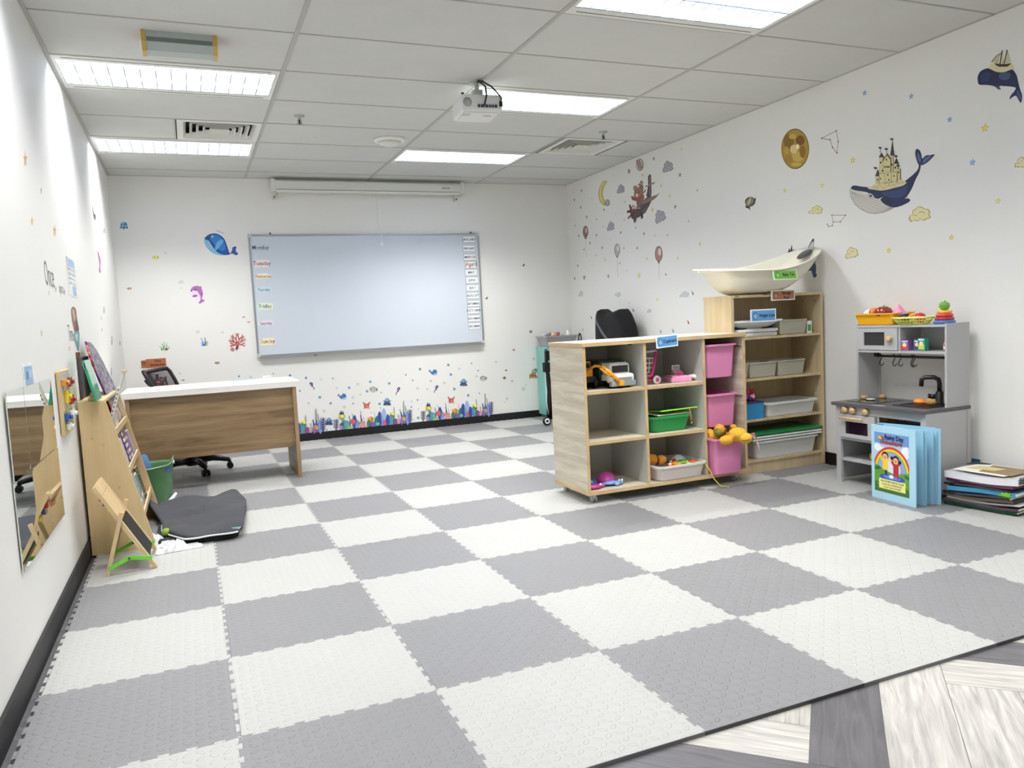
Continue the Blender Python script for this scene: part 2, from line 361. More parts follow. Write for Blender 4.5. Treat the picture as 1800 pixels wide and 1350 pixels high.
for (c, k) in sorted(lamp_cells, key=lambda q: (-q[1], q[0])):
    loc = ((GX[c] + GX[c + 1]) / 2, GY(k) + .3, H)
    lb = lampdesc.get((c, k), f"recessed louvre lamp behind the camera, {'left' if c == 0 else 'right'} side, {'first' if k == -4 else 'second'} row back")
    if proto is None: proto = make_lamp(); proto.location = loc; t = proto; t['label'] = lb; t['group'] = 'recessed louvre lamps'
    else: t = dup(proto, loc, label=lb)
    t['group'] = 'recessed louvre lamps'
    for yy in (-.105, .105):                            # one strip of light per fluorescent tube
        l = bpy.data.objects.new('lamp_tube_light', area('lamp_tube_light', loc, 1.1, .07, LAMP_W / 2 * (.80 if c == 0 else 1.22))); COL.objects.link(l); l.parent = t; l.location = (0, yy, .083)
def make_vent():
    t = thing('air_diffuser', 'x', 'ceiling vent'); b = MB(); b.box(-.29, -.29, -.004, .29, -.25, .01).box(-.29, .25, -.004, .29, .29, .01).box(-.29, -.25, -.004, -.25, .25, .01).box(.25, -.25, -.004, .29, .25, .01)
    b.build('frame', 'white_enamel', t); b = MB(); b.box(-.26, -.26, .075, .26, .26, .085, '0c0c0d').box(-.262, -.262, .008, -.252, .262, .08, '0c0c0d').box(.252, -.262, .008, .262, .262, .08, '0c0c0d').box(-.262, -.262, .008, .262, -.252, .08, '0c0c0d').box(-.262, .252, .008, .262, .262, .08, '0c0c0d'); b.build('duct', 'matte', t)
    for i in range(5):
        r = .25 - i * .045; q = r - .022; b = MB(); ring = lambda a, z: [(-a, -a, z), (a, -a, z), (a, a, z), (-a, a, z)]
        b.loft([ring(r, -.004), ring(r - .003, -.004), ring(q, .03), ring(q + .003, .03), ring(r, -.004)], 'ffffff', 0, False, False, False); b.build('vane', 'white_enamel', t)
    MB().box(-.04, -.04, .03, .04, .04, .034).build('core_plate', 'white_enamel', t)
    return t
v = make_vent(); v.location = (.903, GY(4) + .3, H); v['label'] = 'square white air diffuser at the left, between two louvre lamps'; v['group'] = 'air diffusers in the ceiling'
dup(v, (3.935, GY(4) + .3, H), label='square white air diffuser near the right wall, above the bear airplane sticker')
def make_spr():
    t = thing('sprinkler_head', 'x', 'fire sprinkler'); MB().lathe((0, 0, 0), [(.036, 0), (.034, -.006), (.012, -.01), (.008, -.03)], 'b8b8b4').build('escutcheon', 'metal', t)
    b = MB(); b.lathe((0, 0, 0), [(.007, -.03), (.006, -.055), (.02, -.058), (.02, -.061), (.002, -.062)], '8b8b88', seg=14); b.tube([(-.012, 0, -.028), (-.014, 0, -.045), (0, 0, -.058)], .002, '8b8b88').tube([(.012, 0, -.028), (.014, 0, -.045), (0, 0, -.058)], .002, '8b8b88'); b.build('deflector', 'metal', t); return t
v = make_spr(); v.location = (1.413, 4.03, H); v['label'] = 'metal sprinkler head on the ceiling left of the projector'; v['group'] = 'sprinkler heads'
dup(v, (3.86, 4.04, H), label='metal sprinkler head on the ceiling right of the projector, near the diffuser')
t = thing('smoke_detector', 'round white smoke detector on the ceiling between the lamps', 'smoke detector', (2.2, 4.60, H))
MB().lathe((0, 0, 0), [(.13, 0), (.13, -.012), (.12, -.02), (.1, -.024)], 'e8e8e2', seg=32).build('base', 'plastic', t); MB().lathe((0, 0, 0), [(.09, -.024), (.085, -.04), (.06, -.05), (.01, -.052)], 'dededa', seg=32).build('sensor_cap', 'plastic', t)
t = thing('emergency_light', 'boxy grey emergency light with yellowed end caps on the ceiling', 'emergency light', (.65, 2.685, H))
b = MB(); pr = [(-.075, 0), (.075, 0), (.075, -.05), (.04, -.085), (-.04, -.085), (-.075, -.05)]
b.T = Matrix.Rotation(PI / 2, 4, 'Z'); b.plate([(x, z) for x, z in pr], -.155, .155, 'a9b2ae'); b.build('diffuser', 'plastic', t)
for sg in (-1, 1):
    b = MB(); b.T = Matrix.Rotation(PI / 2, 4, 'Z'); b.plate([(x * 1.06, z * 1.06) for x, z in pr], sg * .165 - .01, sg * .165 + .01, 'c2a04c'); b.build('end_cap', 'plastic', t)
MB().box(-.152, -.0755, -.052, .152, -.074, -.030, '6d7470').build('reflector_band', 'plastic', t)

ART = [
('cloud_sticker', 'large grey cloud sticker right of the striped ball planet sticker', 'R', (-4.3719, 2.4393), [
('8b8b94', 'S', 3, (-75, -29, -73, -3, -53, 7, -53, 31, -28, 40, -16, 52, 17, 47, 42, 30, 67, 23, 88, -3, 80, -15, 96, -39, 65, -45, 46, -53, 15, -40, -3, -50, -34, -40, -52, -48)),
('aaaab0', 'S', 3, (-66, -25, -64, -2, -46, 6, -47, 27, -24, 36, -14, 46, 15, 41, 37, 26, 59, 21, 78, -2, 70, -13, 85, -34, 57, -40, 40, -47, 13, -35, -3, -44, -30, -36, -46, -42)),
('8b8b94', 'E', 10, (22, 0, 24, -5, -1, -11)),
('aaaab0', 'E', 10, (22, -3, 23, -5, -1, -10)),
('8b8b94', 'E', 10, (-34, -7, 19, -4, -1, -8)),
('aaaab0', 'E', 10, (-34, -11, 19, -4, 0, -8))]),
('cloud_sticker', 'grey cloud sticker between the crescent moon and the bear in its airplane', 'R', (-5.203, 2.3807), [
('8b8b94', 'S', 3, (-72, -23, -66, 0, -46, 7, -42, 28, -18, 35, -5, 45, 23, 40, 43, 24, 65, 18, 79, -5, 69, -15, 80, -36, 50, -40, 32, -46, 6, -34, -12, -42, -38, -34, -55, -40)),
('aaaab0', 'S', 3, (-64, -20, -58, 0, -40, 6, -37, 24, -16, 31, -4, 40, 20, 35, 38, 21, 57, 16, 69, -4, 61, -13, 70, -32, 44, -36, 28, -41, 6, -30, -10, -37, -33, -30, -48, -35)),
('8b8b94', 'E', 10, (20, 1, 21, -4, -1, -10)),
('aaaab0', 'E', 10, (19, -2, 20, -4, -1, -9)),
('8b8b94', 'E', 10, (-30, -7, 16, -3, -1, -7)),
('aaaab0', 'E', 10, (-30, -11, 16, -3, -1, -7))]),
('cloud_sticker', 'grey cloud sticker below the crescent moon and above the pale spotted balloon', 'R', (-5.431, 2.0387), [
('8b8b94', 'S', 3, (-74, -28, -67, -4, -47, 5, -43, 27, -18, 36, -5, 48, 24, 43, 44, 28, 66, 23, 80, -1, 71, -12, 81, -34, 51, -40, 32, -48, 6, -36, -12, -46, -39, -38, -56, -45)),
('aaaab0', 'S', 3, (-65, -24, -59, -3, -41, 5, -38, 24, -16, 32, -4, 42, 21, 38, 39, 24, 58, 20, 71, -1, 62, -11, 72, -30, 45, -36, 28, -42, 6, -32, -11, -40, -34, -33, -50, -40)),
('8b8b94', 'E', 10, (20, 2, 21, -3, -1, -10)),
('aaaab0', 'E', 10, (20, -2, 20, -3, -1, -9)),
('8b8b94', 'E', 10, (-31, -9, 16, -2, -1, -8)),
('aaaab0', 'E', 10, (-31, -13, 16, -2, -1, -7))]),
('cloud_sticker', 'grey cloud sticker just below right of the bear in its airplane', 'R', (-4.5254, 2.0135), [
('8b8b94', 'S', 3, (-64, -49, -72, -18, -56, -2, -66, 25, -44, 41, -37, 58, -2, 58, 30, 43, 58, 41, 90, 14, 86, -1, 112, -26, 83, -40, 67, -52, 31, -43, 17, -58, -18, -54, -32, -66)),
('aaaab0', 'S', 3, (-56, -43, -64, -16, -49, -2, -58, 22, -39, 36, -32, 51, -2, 51, 27, 38, 51, 36, 79, 13, 76, -1, 99, -23, 73, -35, 59, -46, 27, -38, 15, -51, -16, -47, -29, -58)),
('8b8b94', 'E', 10, (25, 2, 26, -4, -1, -12)),
('aaaab0', 'E', 10, (24, -2, 25, -3, -1, -11)),
('8b8b94', 'E', 10, (-38, -11, 20, -3, -1, -9)),
('aaaab0', 'E', 10, (-38, -15, 20, -3, 0, -8))]),
('cloud_sticker', 'faint pale cloud sticker nearest the corner, left above the black stroller hood', 'R', (-6.1544, 1.376), [
('a9b2b2', 'S', 3, (-61, -16, -50, -1, -33, 5, -24, 19, -4, 25, 9, 32, 28, 28, 39, 17, 54, 13, 58, -3, 48, -10, 51, -25, 27, -28, 11, -33, -5, -24, -20, -30, -38, -24, -52, -29)),
('ccd0cf', 'S', 3, (-54, -14, -44, -1, -29, 4, -21, 17, -3, 22, 8, 28, 25, 25, 34, 15, 48, 12, 51, -2, 43, -9, 44, -22, 24, -25, 10, -29, -4, -21, -18, -26, -33, -21, -46, -25)),
('a9b2b2', 'E', 10, (14, 2, 15, -1, -1, -7)),
('ccd0cf', 'E', 10, (14, 0, 15, -1, -1, -6)),
('a9b2b2', 'E', 10, (-22, -8, 12, -1, -1, -5)),
('ccd0cf', 'E', 10, (-22, -11, 12, -1, 0, -5))]),
('cloud_sticker', 'faint pale cloud sticker straight above the black stroller hood', 'R', (-5.3306, 1.3296), [
('a9b2b2', 'S', 3, (-64, 2, -43, 11, -24, 11, -5, 20, 17, 19, 33, 22, 46, 14, 47, 4, 56, -2, 47, -16, 33, -19, 23, -30, 0, -27, -17, -27, -23, -17, -41, -18, -51, -9, -67, -9)),
('ccd0cf', 'S', 3, (-57, 2, -38, 10, -21, 10, -4, 18, 15, 17, 29, 19, 41, 13, 41, 3, 49, -2, 41, -14, 29, -16, 20, -27, 0, -24, -15, -24, -20, -15, -36, -16, -45, -8, -59, -8)),
('a9b2b2', 'E', 10, (13, 2, 14, -1, -1, -6)),
('ccd0cf', 'E', 10, (13, 0, 14, -1, 0, -6)),
('a9b2b2', 'E', 10, (-20, -7, 11, -1, 0, -5)),
('ccd0cf', 'E', 10, (-21, -9, 11, 0, 0, -4))]),
('cloud_sticker', 'faint pale cloud sticker left of the baby bathtub above the storage rack', 'R', (-4.172, 1.2735), [
('a9b8b2', 'S', 3, (-73, -14, -61, 0, -40, 5, -31, 17, -6, 22, 9, 28, 33, 24, 46, 14, 65, 11, 71, -3, 59, -10, 63, -23, 34, -25, 16, -29, -4, -21, -23, -26, -44, -20, -62, -24)),
('ccd0cf', 'S', 3, (-64, -12, -53, 0, -35, 4, -27, 15, -5, 19, 8, 24, 29, 21, 41, 13, 57, 10, 62, -3, 52, -8, 55, -20, 30, -22, 14, -25, -4, -19, -20, -23, -39, -18, -55, -21)),
('a9b8b2', 'E', 10, (17, 2, 18, -1, 0, -6)),
('ccd0cf', 'E', 10, (17, 0, 18, -1, 0, -6)),
('a9b8b2', 'E', 10, (-26, -7, 14, -1, 0, -5)),
('ccd0cf', 'E', 10, (-26, -9, 14, -1, 0, -4))]),
('cloud_sticker', 'smallest faint cloud sticker right of the black stroller hood', 'R', (-4.7566, 1.1429), [
('a9b2b2', 'S', 3, (-41, -10, -34, -1, -22, 3, -17, 11, -3, 15, 5, 19, 19, 17, 26, 11, 37, 9, 40, -1, 34, -6, 35, -14, 19, -17, 8, -20, -3, -15, -13, -18, -25, -15, -35, -18)),
('ccd0cf', 'S', 3, (-36, -9, -30, -1, -20, 2, -15, 10, -3, 13, 5, 17, 17, 15, 23, 10, 32, 8, 35, -1, 30, -5, 31, -13, 17, -15, 7, -17, -2, -13, -12, -16, -22, -13, -31, -16)),
('a9b2b2', 'E', 10, (10, 2, 10, 0, 0, -4)),
('ccd0cf', 'E', 10, (10, 0, 10, 0, 0, -4)),
('a9b2b2', 'E', 10, (-15, -5, 8, 0, 0, -3)),
('ccd0cf', 'E', 10, (-15, -7, 8, 0, 0, -3))]),
('cloud_sticker', 'small cream cloud sticker left of the whale carrying a castle', 'R', (-2.5841, 1.7873), [
('b3a055', 'S', 3, (-68, -8, -56, 5, -37, 8, -29, 21, -6, 24, 7, 29, 30, 23, 42, 12, 59, 6, 66, -10, 55, -15, 59, -29, 32, -30, 15, -32, -3, -22, -21, -26, -41, -18, -57, -20)),
('e4dba6', 'S', 3, (-59, -7, -50, 5, -33, 8, -25, 18, -5, 21, 6, 25, 26, 20, 38, 10, 52, 5, 58, -8, 48, -13, 52, -26, 28, -26, 13, -28, -3, -20, -18, -23, -36, -16, -50, -18)),
('b3a055', 'E', 10, (16, 1, 17, -2, 0, -6)),
('e4dba6', 'E', 10, (16, -2, 16, -2, 0, -6)),
('b3a055', 'E', 10, (-24, -5, 13, -2, 0, -5)),
('e4dba6', 'E', 10, (-24, -7, 13, -2, 0, -5))]),
('cloud_sticker', 'large cream cloud sticker right below the whale carrying a castle', 'R', (-1.7507, 1.6403), [
('b3a055', 'S', 3, (-71, -25, -66, -2, -46, 6, -44, 27, -20, 35, -8, 45, 20, 40, 41, 25, 63, 20, 78, -3, 69, -13, 81, -33, 52, -39, 34, -46, 9, -34, -9, -43, -35, -35, -52, -42)),
('e4dba6', 'S', 3, (-62, -22, -58, -2, -41, 5, -39, 23, -18, 30, -7, 40, 18, 35, 36, 22, 55, 18, 69, -2, 61, -11, 71, -30, 46, -34, 30, -40, 8, -30, -8, -38, -31, -31, -46, -37)),
('b3a055', 'E', 10, (19, 2, 21, -3, 0, -10)),
('e4dba6', 'E', 10, (19, -2, 20, -3, 0, -9)),
('b3a055', 'E', 10, (-29, -8, 16, -2, 0, -7)),
('e4dba6', 'E', 10, (-29, -12, 16, -2, 0, -7))]),
('cloud_sticker', 'tan cloud sticker cut by the right edge of the view', 'R', (-1.1333, 1.8217), [
('a0804a', 'S', 3, (-31, -11, -26, 2, -18, 6, -14, 19, -3, 23, 3, 28, 14, 24, 20, 13, 28, 9, 31, -6, 26, -12, 28, -26, 16, -27, 8, -30, -1, -22, -9, -26, -19, -20, -26, -23)),
('e4dba6', 'S', 3, (-27, -10, -23, 2, -15, 6, -12, 17, -3, 20, 3, 25, 12, 21, 17, 12, 24, 8, 27, -6, 23, -11, 25, -23, 14, -24, 7, -27, -1, -19, -8, -23, -16, -17, -23, -20)),
('a0804a', 'E', 10, (7, 1, 8, -2, 0, -6)),
('e4dba6', 'E', 10, (7, -1, 8, -2, 0, -6)),
('a0804a', 'E', 10, (-11, -6, 6, -1, 0, -5)),
('e4dba6', 'E', 10, (-11, -8, 6, -1, 0, -4))]),
('cloud_sticker', 'cream cloud sticker right of the tail behind the baby bathtub', 'R', (-2.2743, 1.4581), [
('b3a055', 'S', 3, (-48, -27, -47, -8, -34, 1, -35, 18, -19, 27, -11, 37, 10, 35, 26, 25, 43, 22, 57, 5, 52, -4, 63, -20, 43, -28, 31, -35, 11, -28, -1, -36, -21, -32, -32, -39)),
('e4dba6', 'S', 3, (-42, -24, -41, -7, -30, 1, -31, 16, -16, 24, -10, 32, 8, 31, 23, 22, 38, 20, 50, 4, 46, -4, 55, -18, 38, -24, 27, -30, 9, -24, -1, -32, -18, -28, -28, -34)),
('b3a055', 'E', 10, (14, 2, 15, -2, 0, -8)),
('e4dba6', 'E', 10, (14, -1, 15, -1, 0, -7)),
('b3a055', 'E', 10, (-22, -8, 12, -1, 0, -6)),
('e4dba6', 'E', 10, (-22, -11, 12, -1, 0, -5))]),
('moon_sticker', 'yellow crescent moon sticker with a small grey cloud at its lower tip', 'R', (-5.5585, 2.3957), [
('b9ab4c', 'S', 4, (96, 106, 16, 124, -48, 91, -89, 42, -94, -25, -62, -82, 11, -126, 56, -127, 30, -82, -8, -24, -4, 27, 30, 73)),
('dcd384', 'S', 4, (69, 106, 9, 114, -42, 84, -74, 32, -76, -28, -43, -79, 12, -112, -5, -62, -29, -20, -25, 31, 6, 77)),
('8e8e9a', 'S', 3, (44, -92, 60, -75, 105, -79, 133, -105, 127, -134, 85, -144, 50, -129)),
('b6b6be', 'S', 3, (59, -98, 75, -84, 101, -87, 118, -106, 113, -127, 83, -134, 60, -123))]),
('planet_sticker', 'round striped ball planet sticker high above the bear in its airplane', 'R', (-4.8292, 2.5472), [
('5c4643', 'E', 20, (0, 0, 65, -13, -4, -58)),
('cfc3b6', 'E', 20, (-2, 2, 56, -11, -4, -52)),
('7c5f5a', 'L', 12, (-56, 55, -38, 17, -10, -36)),
('7c5f5a', 'L', 12, (-30, 49, -12, 12, 15, -41)),
('7c5f5a', 'L', 12, (-5, 44, 13, 7, 40, -46))]),
('gold_moon_sticker', 'large mottled gold full moon sticker on the right wall', 'R', (-2.7732, 2.2482), [
('6d5212', 'E', 32, (0, 0, 137, -30, -4, -142)),
('b08f34', 'E', 32, (0, 0, 130, -28, -4, -135)),
('8a6418', 'E', 12, (-59, 65, 51, -11, -2, -54)),
('c9ab52', 'E', 12, (26, -61, 62, -13, -1, -35)),
('7a4f12', 'E', 12, (54, 48, 44, -10, -1, -35)),
('e0cc86', 'E', 12, (-10, 0, 38, -8, -1, -32)),
('a78228', 'E', 12, (-63, -60, 43, -9, -1, -32)),
('8f6a1c', 'E', 12, (76, -36, 29, -6, -1, -44)),
('caa94b', 'E', 12, (-20, 92, 38, -9, -1, -18)),
('c8b04a', 'E', 12, (12, -112, 50, -10, 0, -14)),
('fff0c0', 'E', 12, (28, 10, 17, -4, 0, -18)),
('c39d3c', 'E', 12, (-82, 7, 21, -4, -1, -27))]),
('constellation_sticker', 'thin line constellation sticker right of the gold full moon', 'R', (-2.4271, 2.2217), [
('9a9484', 'L', 5, (-90, 43, 41, 62, 57, -13, 43, -85, 6, -40, -15, 15, -90, 43)),
('6f6248', 'E', 8, (-90, 43, 6, -1, 0, -6)),
('6f6248', 'E', 8, (41, 62, 5, -1, 0, -6)),
('6f6248', 'E', 8, (57, -13, 5, -1, 0, -6)),
('6f6248', 'E', 8, (43, -85, 6, -1, 0, -6)),
('6f6248', 'E', 8, (6, -40, 6, -1, 0, -6)),
('6f6248', 'E', 8, (-15, 15, 6, -1, 0, -6))]),
('constellation_sticker', 'thin line constellation sticker below left of the whale carrying a castle', 'R', (-2.3951, 1.6885), [
('9a9484', 'L', 4, (-83, -15, -70, -33, -38, -30, -29, -7, -40, 41, 78, 24, 33, -14, -29, -7)),
('6f6248', 'E', 8, (-83, -15, 5, -1, 0, -5)),
('6f6248', 'E', 8, (-70, -33, 5, -1, 0, -5)),
('6f6248', 'E', 8, (-38, -30, 5, -1, 0, -5)),
('6f6248', 'E', 8, (-29, -7, 5, -1, 0, -5)),
('6f6248', 'E', 8, (-40, 41, 5, -1, 0, -5)),
('6f6248', 'E', 8, (78, 24, 5, -1, 0, -5)),
('6f6248', 'E', 8, (33, -14, 5, -1, 0, -5))]),
('airship_sticker', 'small dark striped airship sticker between the bear airplane and the castle whale', 'R', (-3.2659, 1.9405), [
('4c463c', 'E', 18, (0, 10, 59, 3, 15, -38)),
('b8ad90', 'E', 12, (-8, 13, 16, -7, -19, -30)),
('8b8168', 'E', 12, (27, 11, 10, -4, -14, -26)),
('8b8168', 'E', 12, (-38, 12, 8, -3, -12, -22)),
('3a2d22', 'P', 0, (-57, -9, -4, -29, -10, -43, -52, -29)),
('3a2d22', 'P', 0, (39, 23, 68, 30, 62, 4)),
('3a2d22', 'L', 8, (-7, -28, -5, -54))]),
('balloon_sticker', 'dark brown pink balloon sticker, nearest of the three to the room corner', 'R', (-5.9777, 2.0479), [
('8f8f88', 'L', 4, (-3, -69, -9, -211, -2, -285)),
('5b3d3a', 'E', 20, (0, 0, 62, -8, -6, -65)),
('8b6a64', 'E', 20, (0, 0, 54, -6, -5, -59)),
('c9b3ac', 'E', 20, (16, 14, 25, -3, -3, -31)),
('5b3d3a', 'P', 0, (-15, -59, 8, -62, 20, -79, -30, -74))]),
('balloon_sticker', 'pale grey spotted balloon sticker, middle one of the three', 'R', (-5.3136, 1.782), [
('8f8f88', 'L', 4, (-2, -68, -7, -205, -1, -274)),
('76706a', 'E', 20, (0, 0, 57, -6, -5, -65)),
('b7b2a8', 'E', 20, (0, 0, 49, -5, -4, -59)),
('dddad2', 'E', 20, (15, 15, 23, -2, -2, -31)),
('76706a', 'P', 0, (-13, -59, 7, -61, 17, -78, -26, -74))]),
('balloon_sticker', 'pink balloon sticker, rightmost of the three', 'R', (-4.5584, 1.67), [
('8f8f88', 'L', 4, (-2, -77, -5, -194, 2, -234)),
('7c4a4e', 'E', 20, (0, 0, 64, -6, -4, -73)),
('b08080', 'E', 20, (0, 0, 55, -5, -4, -66)),
('e3cac4', 'E', 20, (17, 17, 26, -2, -2, -34)),
('7c4a4e', 'P', 0, (-11, -67, 5, -69, 14, -88, -22, -85))]),
('bear_airplane_sticker', 'teddy bear flying a brown airplane sticker on the right wall', 'R', (-4.8247, 2.2182), [
('4c4346', 'S', 4, (131, 187, 160, 205, 179, 197, 182, 126, 175, 11, 131, 1, 91, 16, 110, 61, 129, 127)),
('8c7672', 'P', 0, (150, 183, 167, 189, 157, 18, 141, 16)),
('a38b85', 'S', 4, (72, 102, 90, 114, 154, 112, 210, 123, 248, 115, 217, 105, 153, 103, 105, 101)),
('564a4c', 'S', 4, (-191, -55, -154, -29, -88, -57, 15, -29, 98, 2, 170, -1, 176, -37, 133, -82, 56, -141, 24, -140, -44, -162, -112, -166, -181, -161, -207, -107)),
('8d7770', 'S', 4, (23, -30, 146, -6, 272, -1, 300, 12, 287, -8, 208, -38, 62, -49, -3, -48)),
('6a5a58', 'S', 4, (49, -131, 91, -111, 134, -78, 93, -85, 26, -101, 0, -119)),
('8a6a5a', 'S', 4, (-125, 20, -119, 100, -91, 135, -23, 154, 41, 120, 33, 56, 54, 13, 32, -23, -27, -36, -76, -10)),
('7a5646', 'E', 20, (-109, 125, 25, -4, -2, -24)),
('b99a84', 'E', 20, (-107, 124, 12, -2, -1, -16)),
('7a5646', 'E', 20, (12, 150, 25, -4, -2, -24)),
('c9ae98', 'E', 20, (12, 148, 14, -3, -1, -16)),
('9a7560', 'E', 20, (-49, 79, 70, -12, -3, -46)),
('d9c6b6', 'E', 20, (-49, 134, 25, -4, -1, -15)),
('e2d2c4', 'E', 20, (-74, 50, 25, -4, -1, -18)),
('20160f', 'E', 20, (-35, 70, 6, -1, -1, -8)),
('20160f', 'E', 20, (-95, 82, 4, -1, 0, -6)),
('7a5646', 'E', 16, (-148, 33, 21, 3, 21, -25)),
('9a7560', 'E', 14, (62, 64, 10, -5, -24, -14)),
('a8474a', 'S', 4, (-124, 29, -40, 28, 36, 38, 35, 30, -33, 5, -101, -2)),
('7d6863', 'S', 4, (-85, -13, -34, -4, -4, -52, -22, -76, -71, -60)),
('d9b9aa', 'E', 18, (-140, -76, 42, -16, -27, -27)),
('8c3f3c', 'E', 16, (-150, -93, 27, -10, -23, -24)),
('7b3b38', 'L', 20, (-81, -81, -160, -110, -250, -147)),
('5c4a48', 'L', 30, (-210, -25, -192, -69, -160, -118, -127, -200)),
('5c4a48', 'L', 24, (-262, -81, -201, -86, -124, -92)),
('3b2f2f', 'E', 14, (2, -155, 19, -3, -2, -33)),
('5c4a48', 'E', 14, (-126, -177, 24, -3, -2, -24)),
('c3b6a8', 'L', 8, (-190, -42, -120, -39, -80, -72, -22, -81))]),
('castle_whale_sticker', 'dark blue whale sticker carrying a cream castle on its back', 'R', (-2.0011, 1.8276), [
('d6d2c6', 'S', 4, (-266, 55, -276, 42, -267, -4, -236, -54, -187, -95, -132, -125, -72, -140, -2, -140, 50, -130, 73, -120, 22, -84, -24, -58, -95, -27, -185, 17, -241, 46)),
('8a867c', 'L', 4, (-266, 55, -276, 42, -267, -4, -236, -54, -187, -95, -132, -125, -72, -140, -2, -140, 50, -130, 73, -120)),
('8d8980', 'L', 2, (-262, 36, -258, -1, -224, -50, -162, -99, -84, -130, -2, -135, 56, -122)),
('8d8980', 'L', 2, (-259, 33, -245, -1, -208, -45, -144, -90, -68, -121, 5, -129, 56, -122)),
('8d8980', 'L', 2, (-257, 31, -232, -1, -191, -40, -126, -81, -53, -112, 12, -124, 56, -122)),
('8d8980', 'L', 2, (-254, 29, -220, -1, -175, -35, -107, -72, -37, -102, 19, -118, 56, -122)),
('8d8980', 'L', 2, (-252, 26, -207, -1, -159, -29, -89, -64, -22, -93, 26, -112, 56, -122)),
('8d8980', 'L', 2, (-249, 24, -195, -1, -143, -24, -71, -55, -7, -84, 33, -107, 56, -122)),
('232e52', 'S', 4, (-266, 58, -241, 68, -179, 50, -130, 37, -82, 14, -12, -3, 57, 0, 113, 4, 152, 24, 206, 51, 243, 76, 254, 105, 264, 96, 254, 60, 227, 20, 200, -30, 162, -74, 146, -80, 173, -82, 189, -94, 178, -106, 134, -118, 78, -123, 33, -109, -12, -78, -30, -57, -12, -43, -47, -49, -83, -34, -130, 3, -192, 23, -248, 42)),
('33426c', 'S', 4, (0, -14, 80, -18, 135, -14, 168, -1, 162, -42, 135, -64, 79, -65, 22, -46, -12, -26)),
('1b2443', 'S', 4, (-27, -57, 0, -45, 34, -58, 56, -80, 50, -107, 22, -103, -7, -84)),
('232e52', 'S', 4, (249, 106, 231, 154, 228, 186, 239, 201, 260, 184, 270, 155, 275, 136, 301, 149, 327, 145, 358, 142, 321, 113, 290, 100, 267, 98)),
('566690', 'S', 4, (244, 178, 260, 157, 267, 129, 259, 117, 244, 143)),
('566690', 'S', 4, (286, 130, 311, 140, 337, 137, 301, 113, 280, 108)),
('c7c1ae', 'S', 4, (-130, -4, -100, -9, -77, -35, -95, -42, -125, -27)),
('14182a', 'E', 12, (-105, -22, 12, -2, 0, -6)),
('ddd0a0', 'S', 4, (-127, 29, -94, 40, -64, 47, 1, 47, 80, 44, 114, 43, 152, 24, 165, 13, 135, 0, 80, -2, 0, -4, -82, 14)),
('a08e58', 'L', 3, (-88, 24, -70, 33, -56, 20)),
('a08e58', 'L', 3, (-52, 27, -34, 36, -21, 23)),
('a08e58', 'L', 3, (-17, 7, 0, 16, 14, 3)),
('a08e58', 'L', 3, (18, 15, 35, 24, 48, 11)),
('a08e58', 'L', 3, (52, 14, 69, 23, 82, 10)),
('a08e58', 'L', 3, (86, 17, 102, 26, 116, 14)),
('a08e58', 'L', 3, (6, 31, 24, 40, 37, 27)),
('a08e58', 'L', 3, (-70, 11, -52, 20, -38, 8)),
('a08e58', 'L', 3, (113, 17, 130, 26, 143, 13)),
('6e6034', 'P', 0, (55, 204, 72, 200, 70, 39, 54, 42)),
('d6cc98', 'P', 0, (58, 201, 70, 199, 68, 41, 56, 43)),
('3e3028', 'P', 0, (49, 202, 64, 284, 78, 196)),
('6e6034', 'P', 0, (-32, 210, -3, 204, -5, 43, -34, 49)),
('d6cc98', 'P', 0, (-30, 208, -6, 203, -8, 45, -32, 49)),
('3e3028', 'P', 0, (-38, 208, -18, 233, 2, 200)),
('6e6034', 'P', 0, (-6, 190, 54, 178, 52, 33, -8, 44)),
('d6cc98', 'P', 0, (-4, 188, 51, 177, 50, 35, -5, 44)),
('6e6034', 'P', 0, (-12, 181, 26, 220, 57, 177, 53, 164, 25, 206, -6, 173)),
('d6cc98', 'P', 0, (-2, 180, 25, 206, 51, 176, 48, 146, -3, 156)),
('6e6034', 'P', 0, (79, 148, 107, 142, 106, 42, 78, 47)),
('d6cc98', 'P', 0, (81, 145, 105, 140, 104, 43, 80, 48)),
('3e3028', 'P', 0, (76, 146, 94, 174, 111, 138)),
('6e6034', 'P', 0, (102, 111, 124, 106, 123, 39, 101, 43)),
('d6cc98', 'P', 0, (104, 108, 121, 105, 121, 40, 104, 43)),
('6e6034', 'P', 0, (-61, 97, -34, 92, -35, 44, -62, 49)),
('d6cc98', 'P', 0, (-59, 95, -37, 91, -37, 45, -60, 49)),
('3e3028', 'P', 0, (-66, 95, -47, 132, -30, 89)),
('6e6034', 'P', 0, (-35, 107, 11, 98, 10, 38, -36, 46)),
('d6cc98', 'P', 0, (-32, 104, 9, 96, 8, 40, -33, 47)),
('6e6034', 'P', 0, (9, 108, 59, 98, 59, 34, 8, 43)),
('d6cc98', 'P', 0, (11, 105, 57, 97, 56, 36, 10, 44)),
('6e6034', 'P', 0, (58, 94, 101, 85, 101, 31, 58, 39)),
('d6cc98', 'P', 0, (60, 91, 99, 84, 98, 33, 60, 40)),
('d6cc98', 'P', 0, (-34, 112, -26, 111, -27, 102, -34, 103)),
('d6cc98', 'P', 0, (-20, 110, -13, 108, -13, 99, -20, 100)),
('d6cc98', 'P', 0, (-6, 107, 1, 106, 1, 96, -6, 98)),
('d6cc98', 'P', 0, (10, 113, 17, 112, 17, 100, 10, 101)),
('d6cc98', 'P', 0, (23, 111, 29, 109, 29, 97, 22, 99)),
('d6cc98', 'P', 0, (35, 108, 42, 107, 42, 95, 35, 96)),
('d6cc98', 'P', 0, (48, 106, 54, 105, 54, 92, 48, 94)),
('d6cc98', 'P', 0, (61, 103, 67, 102, 67, 90, 60, 91)),
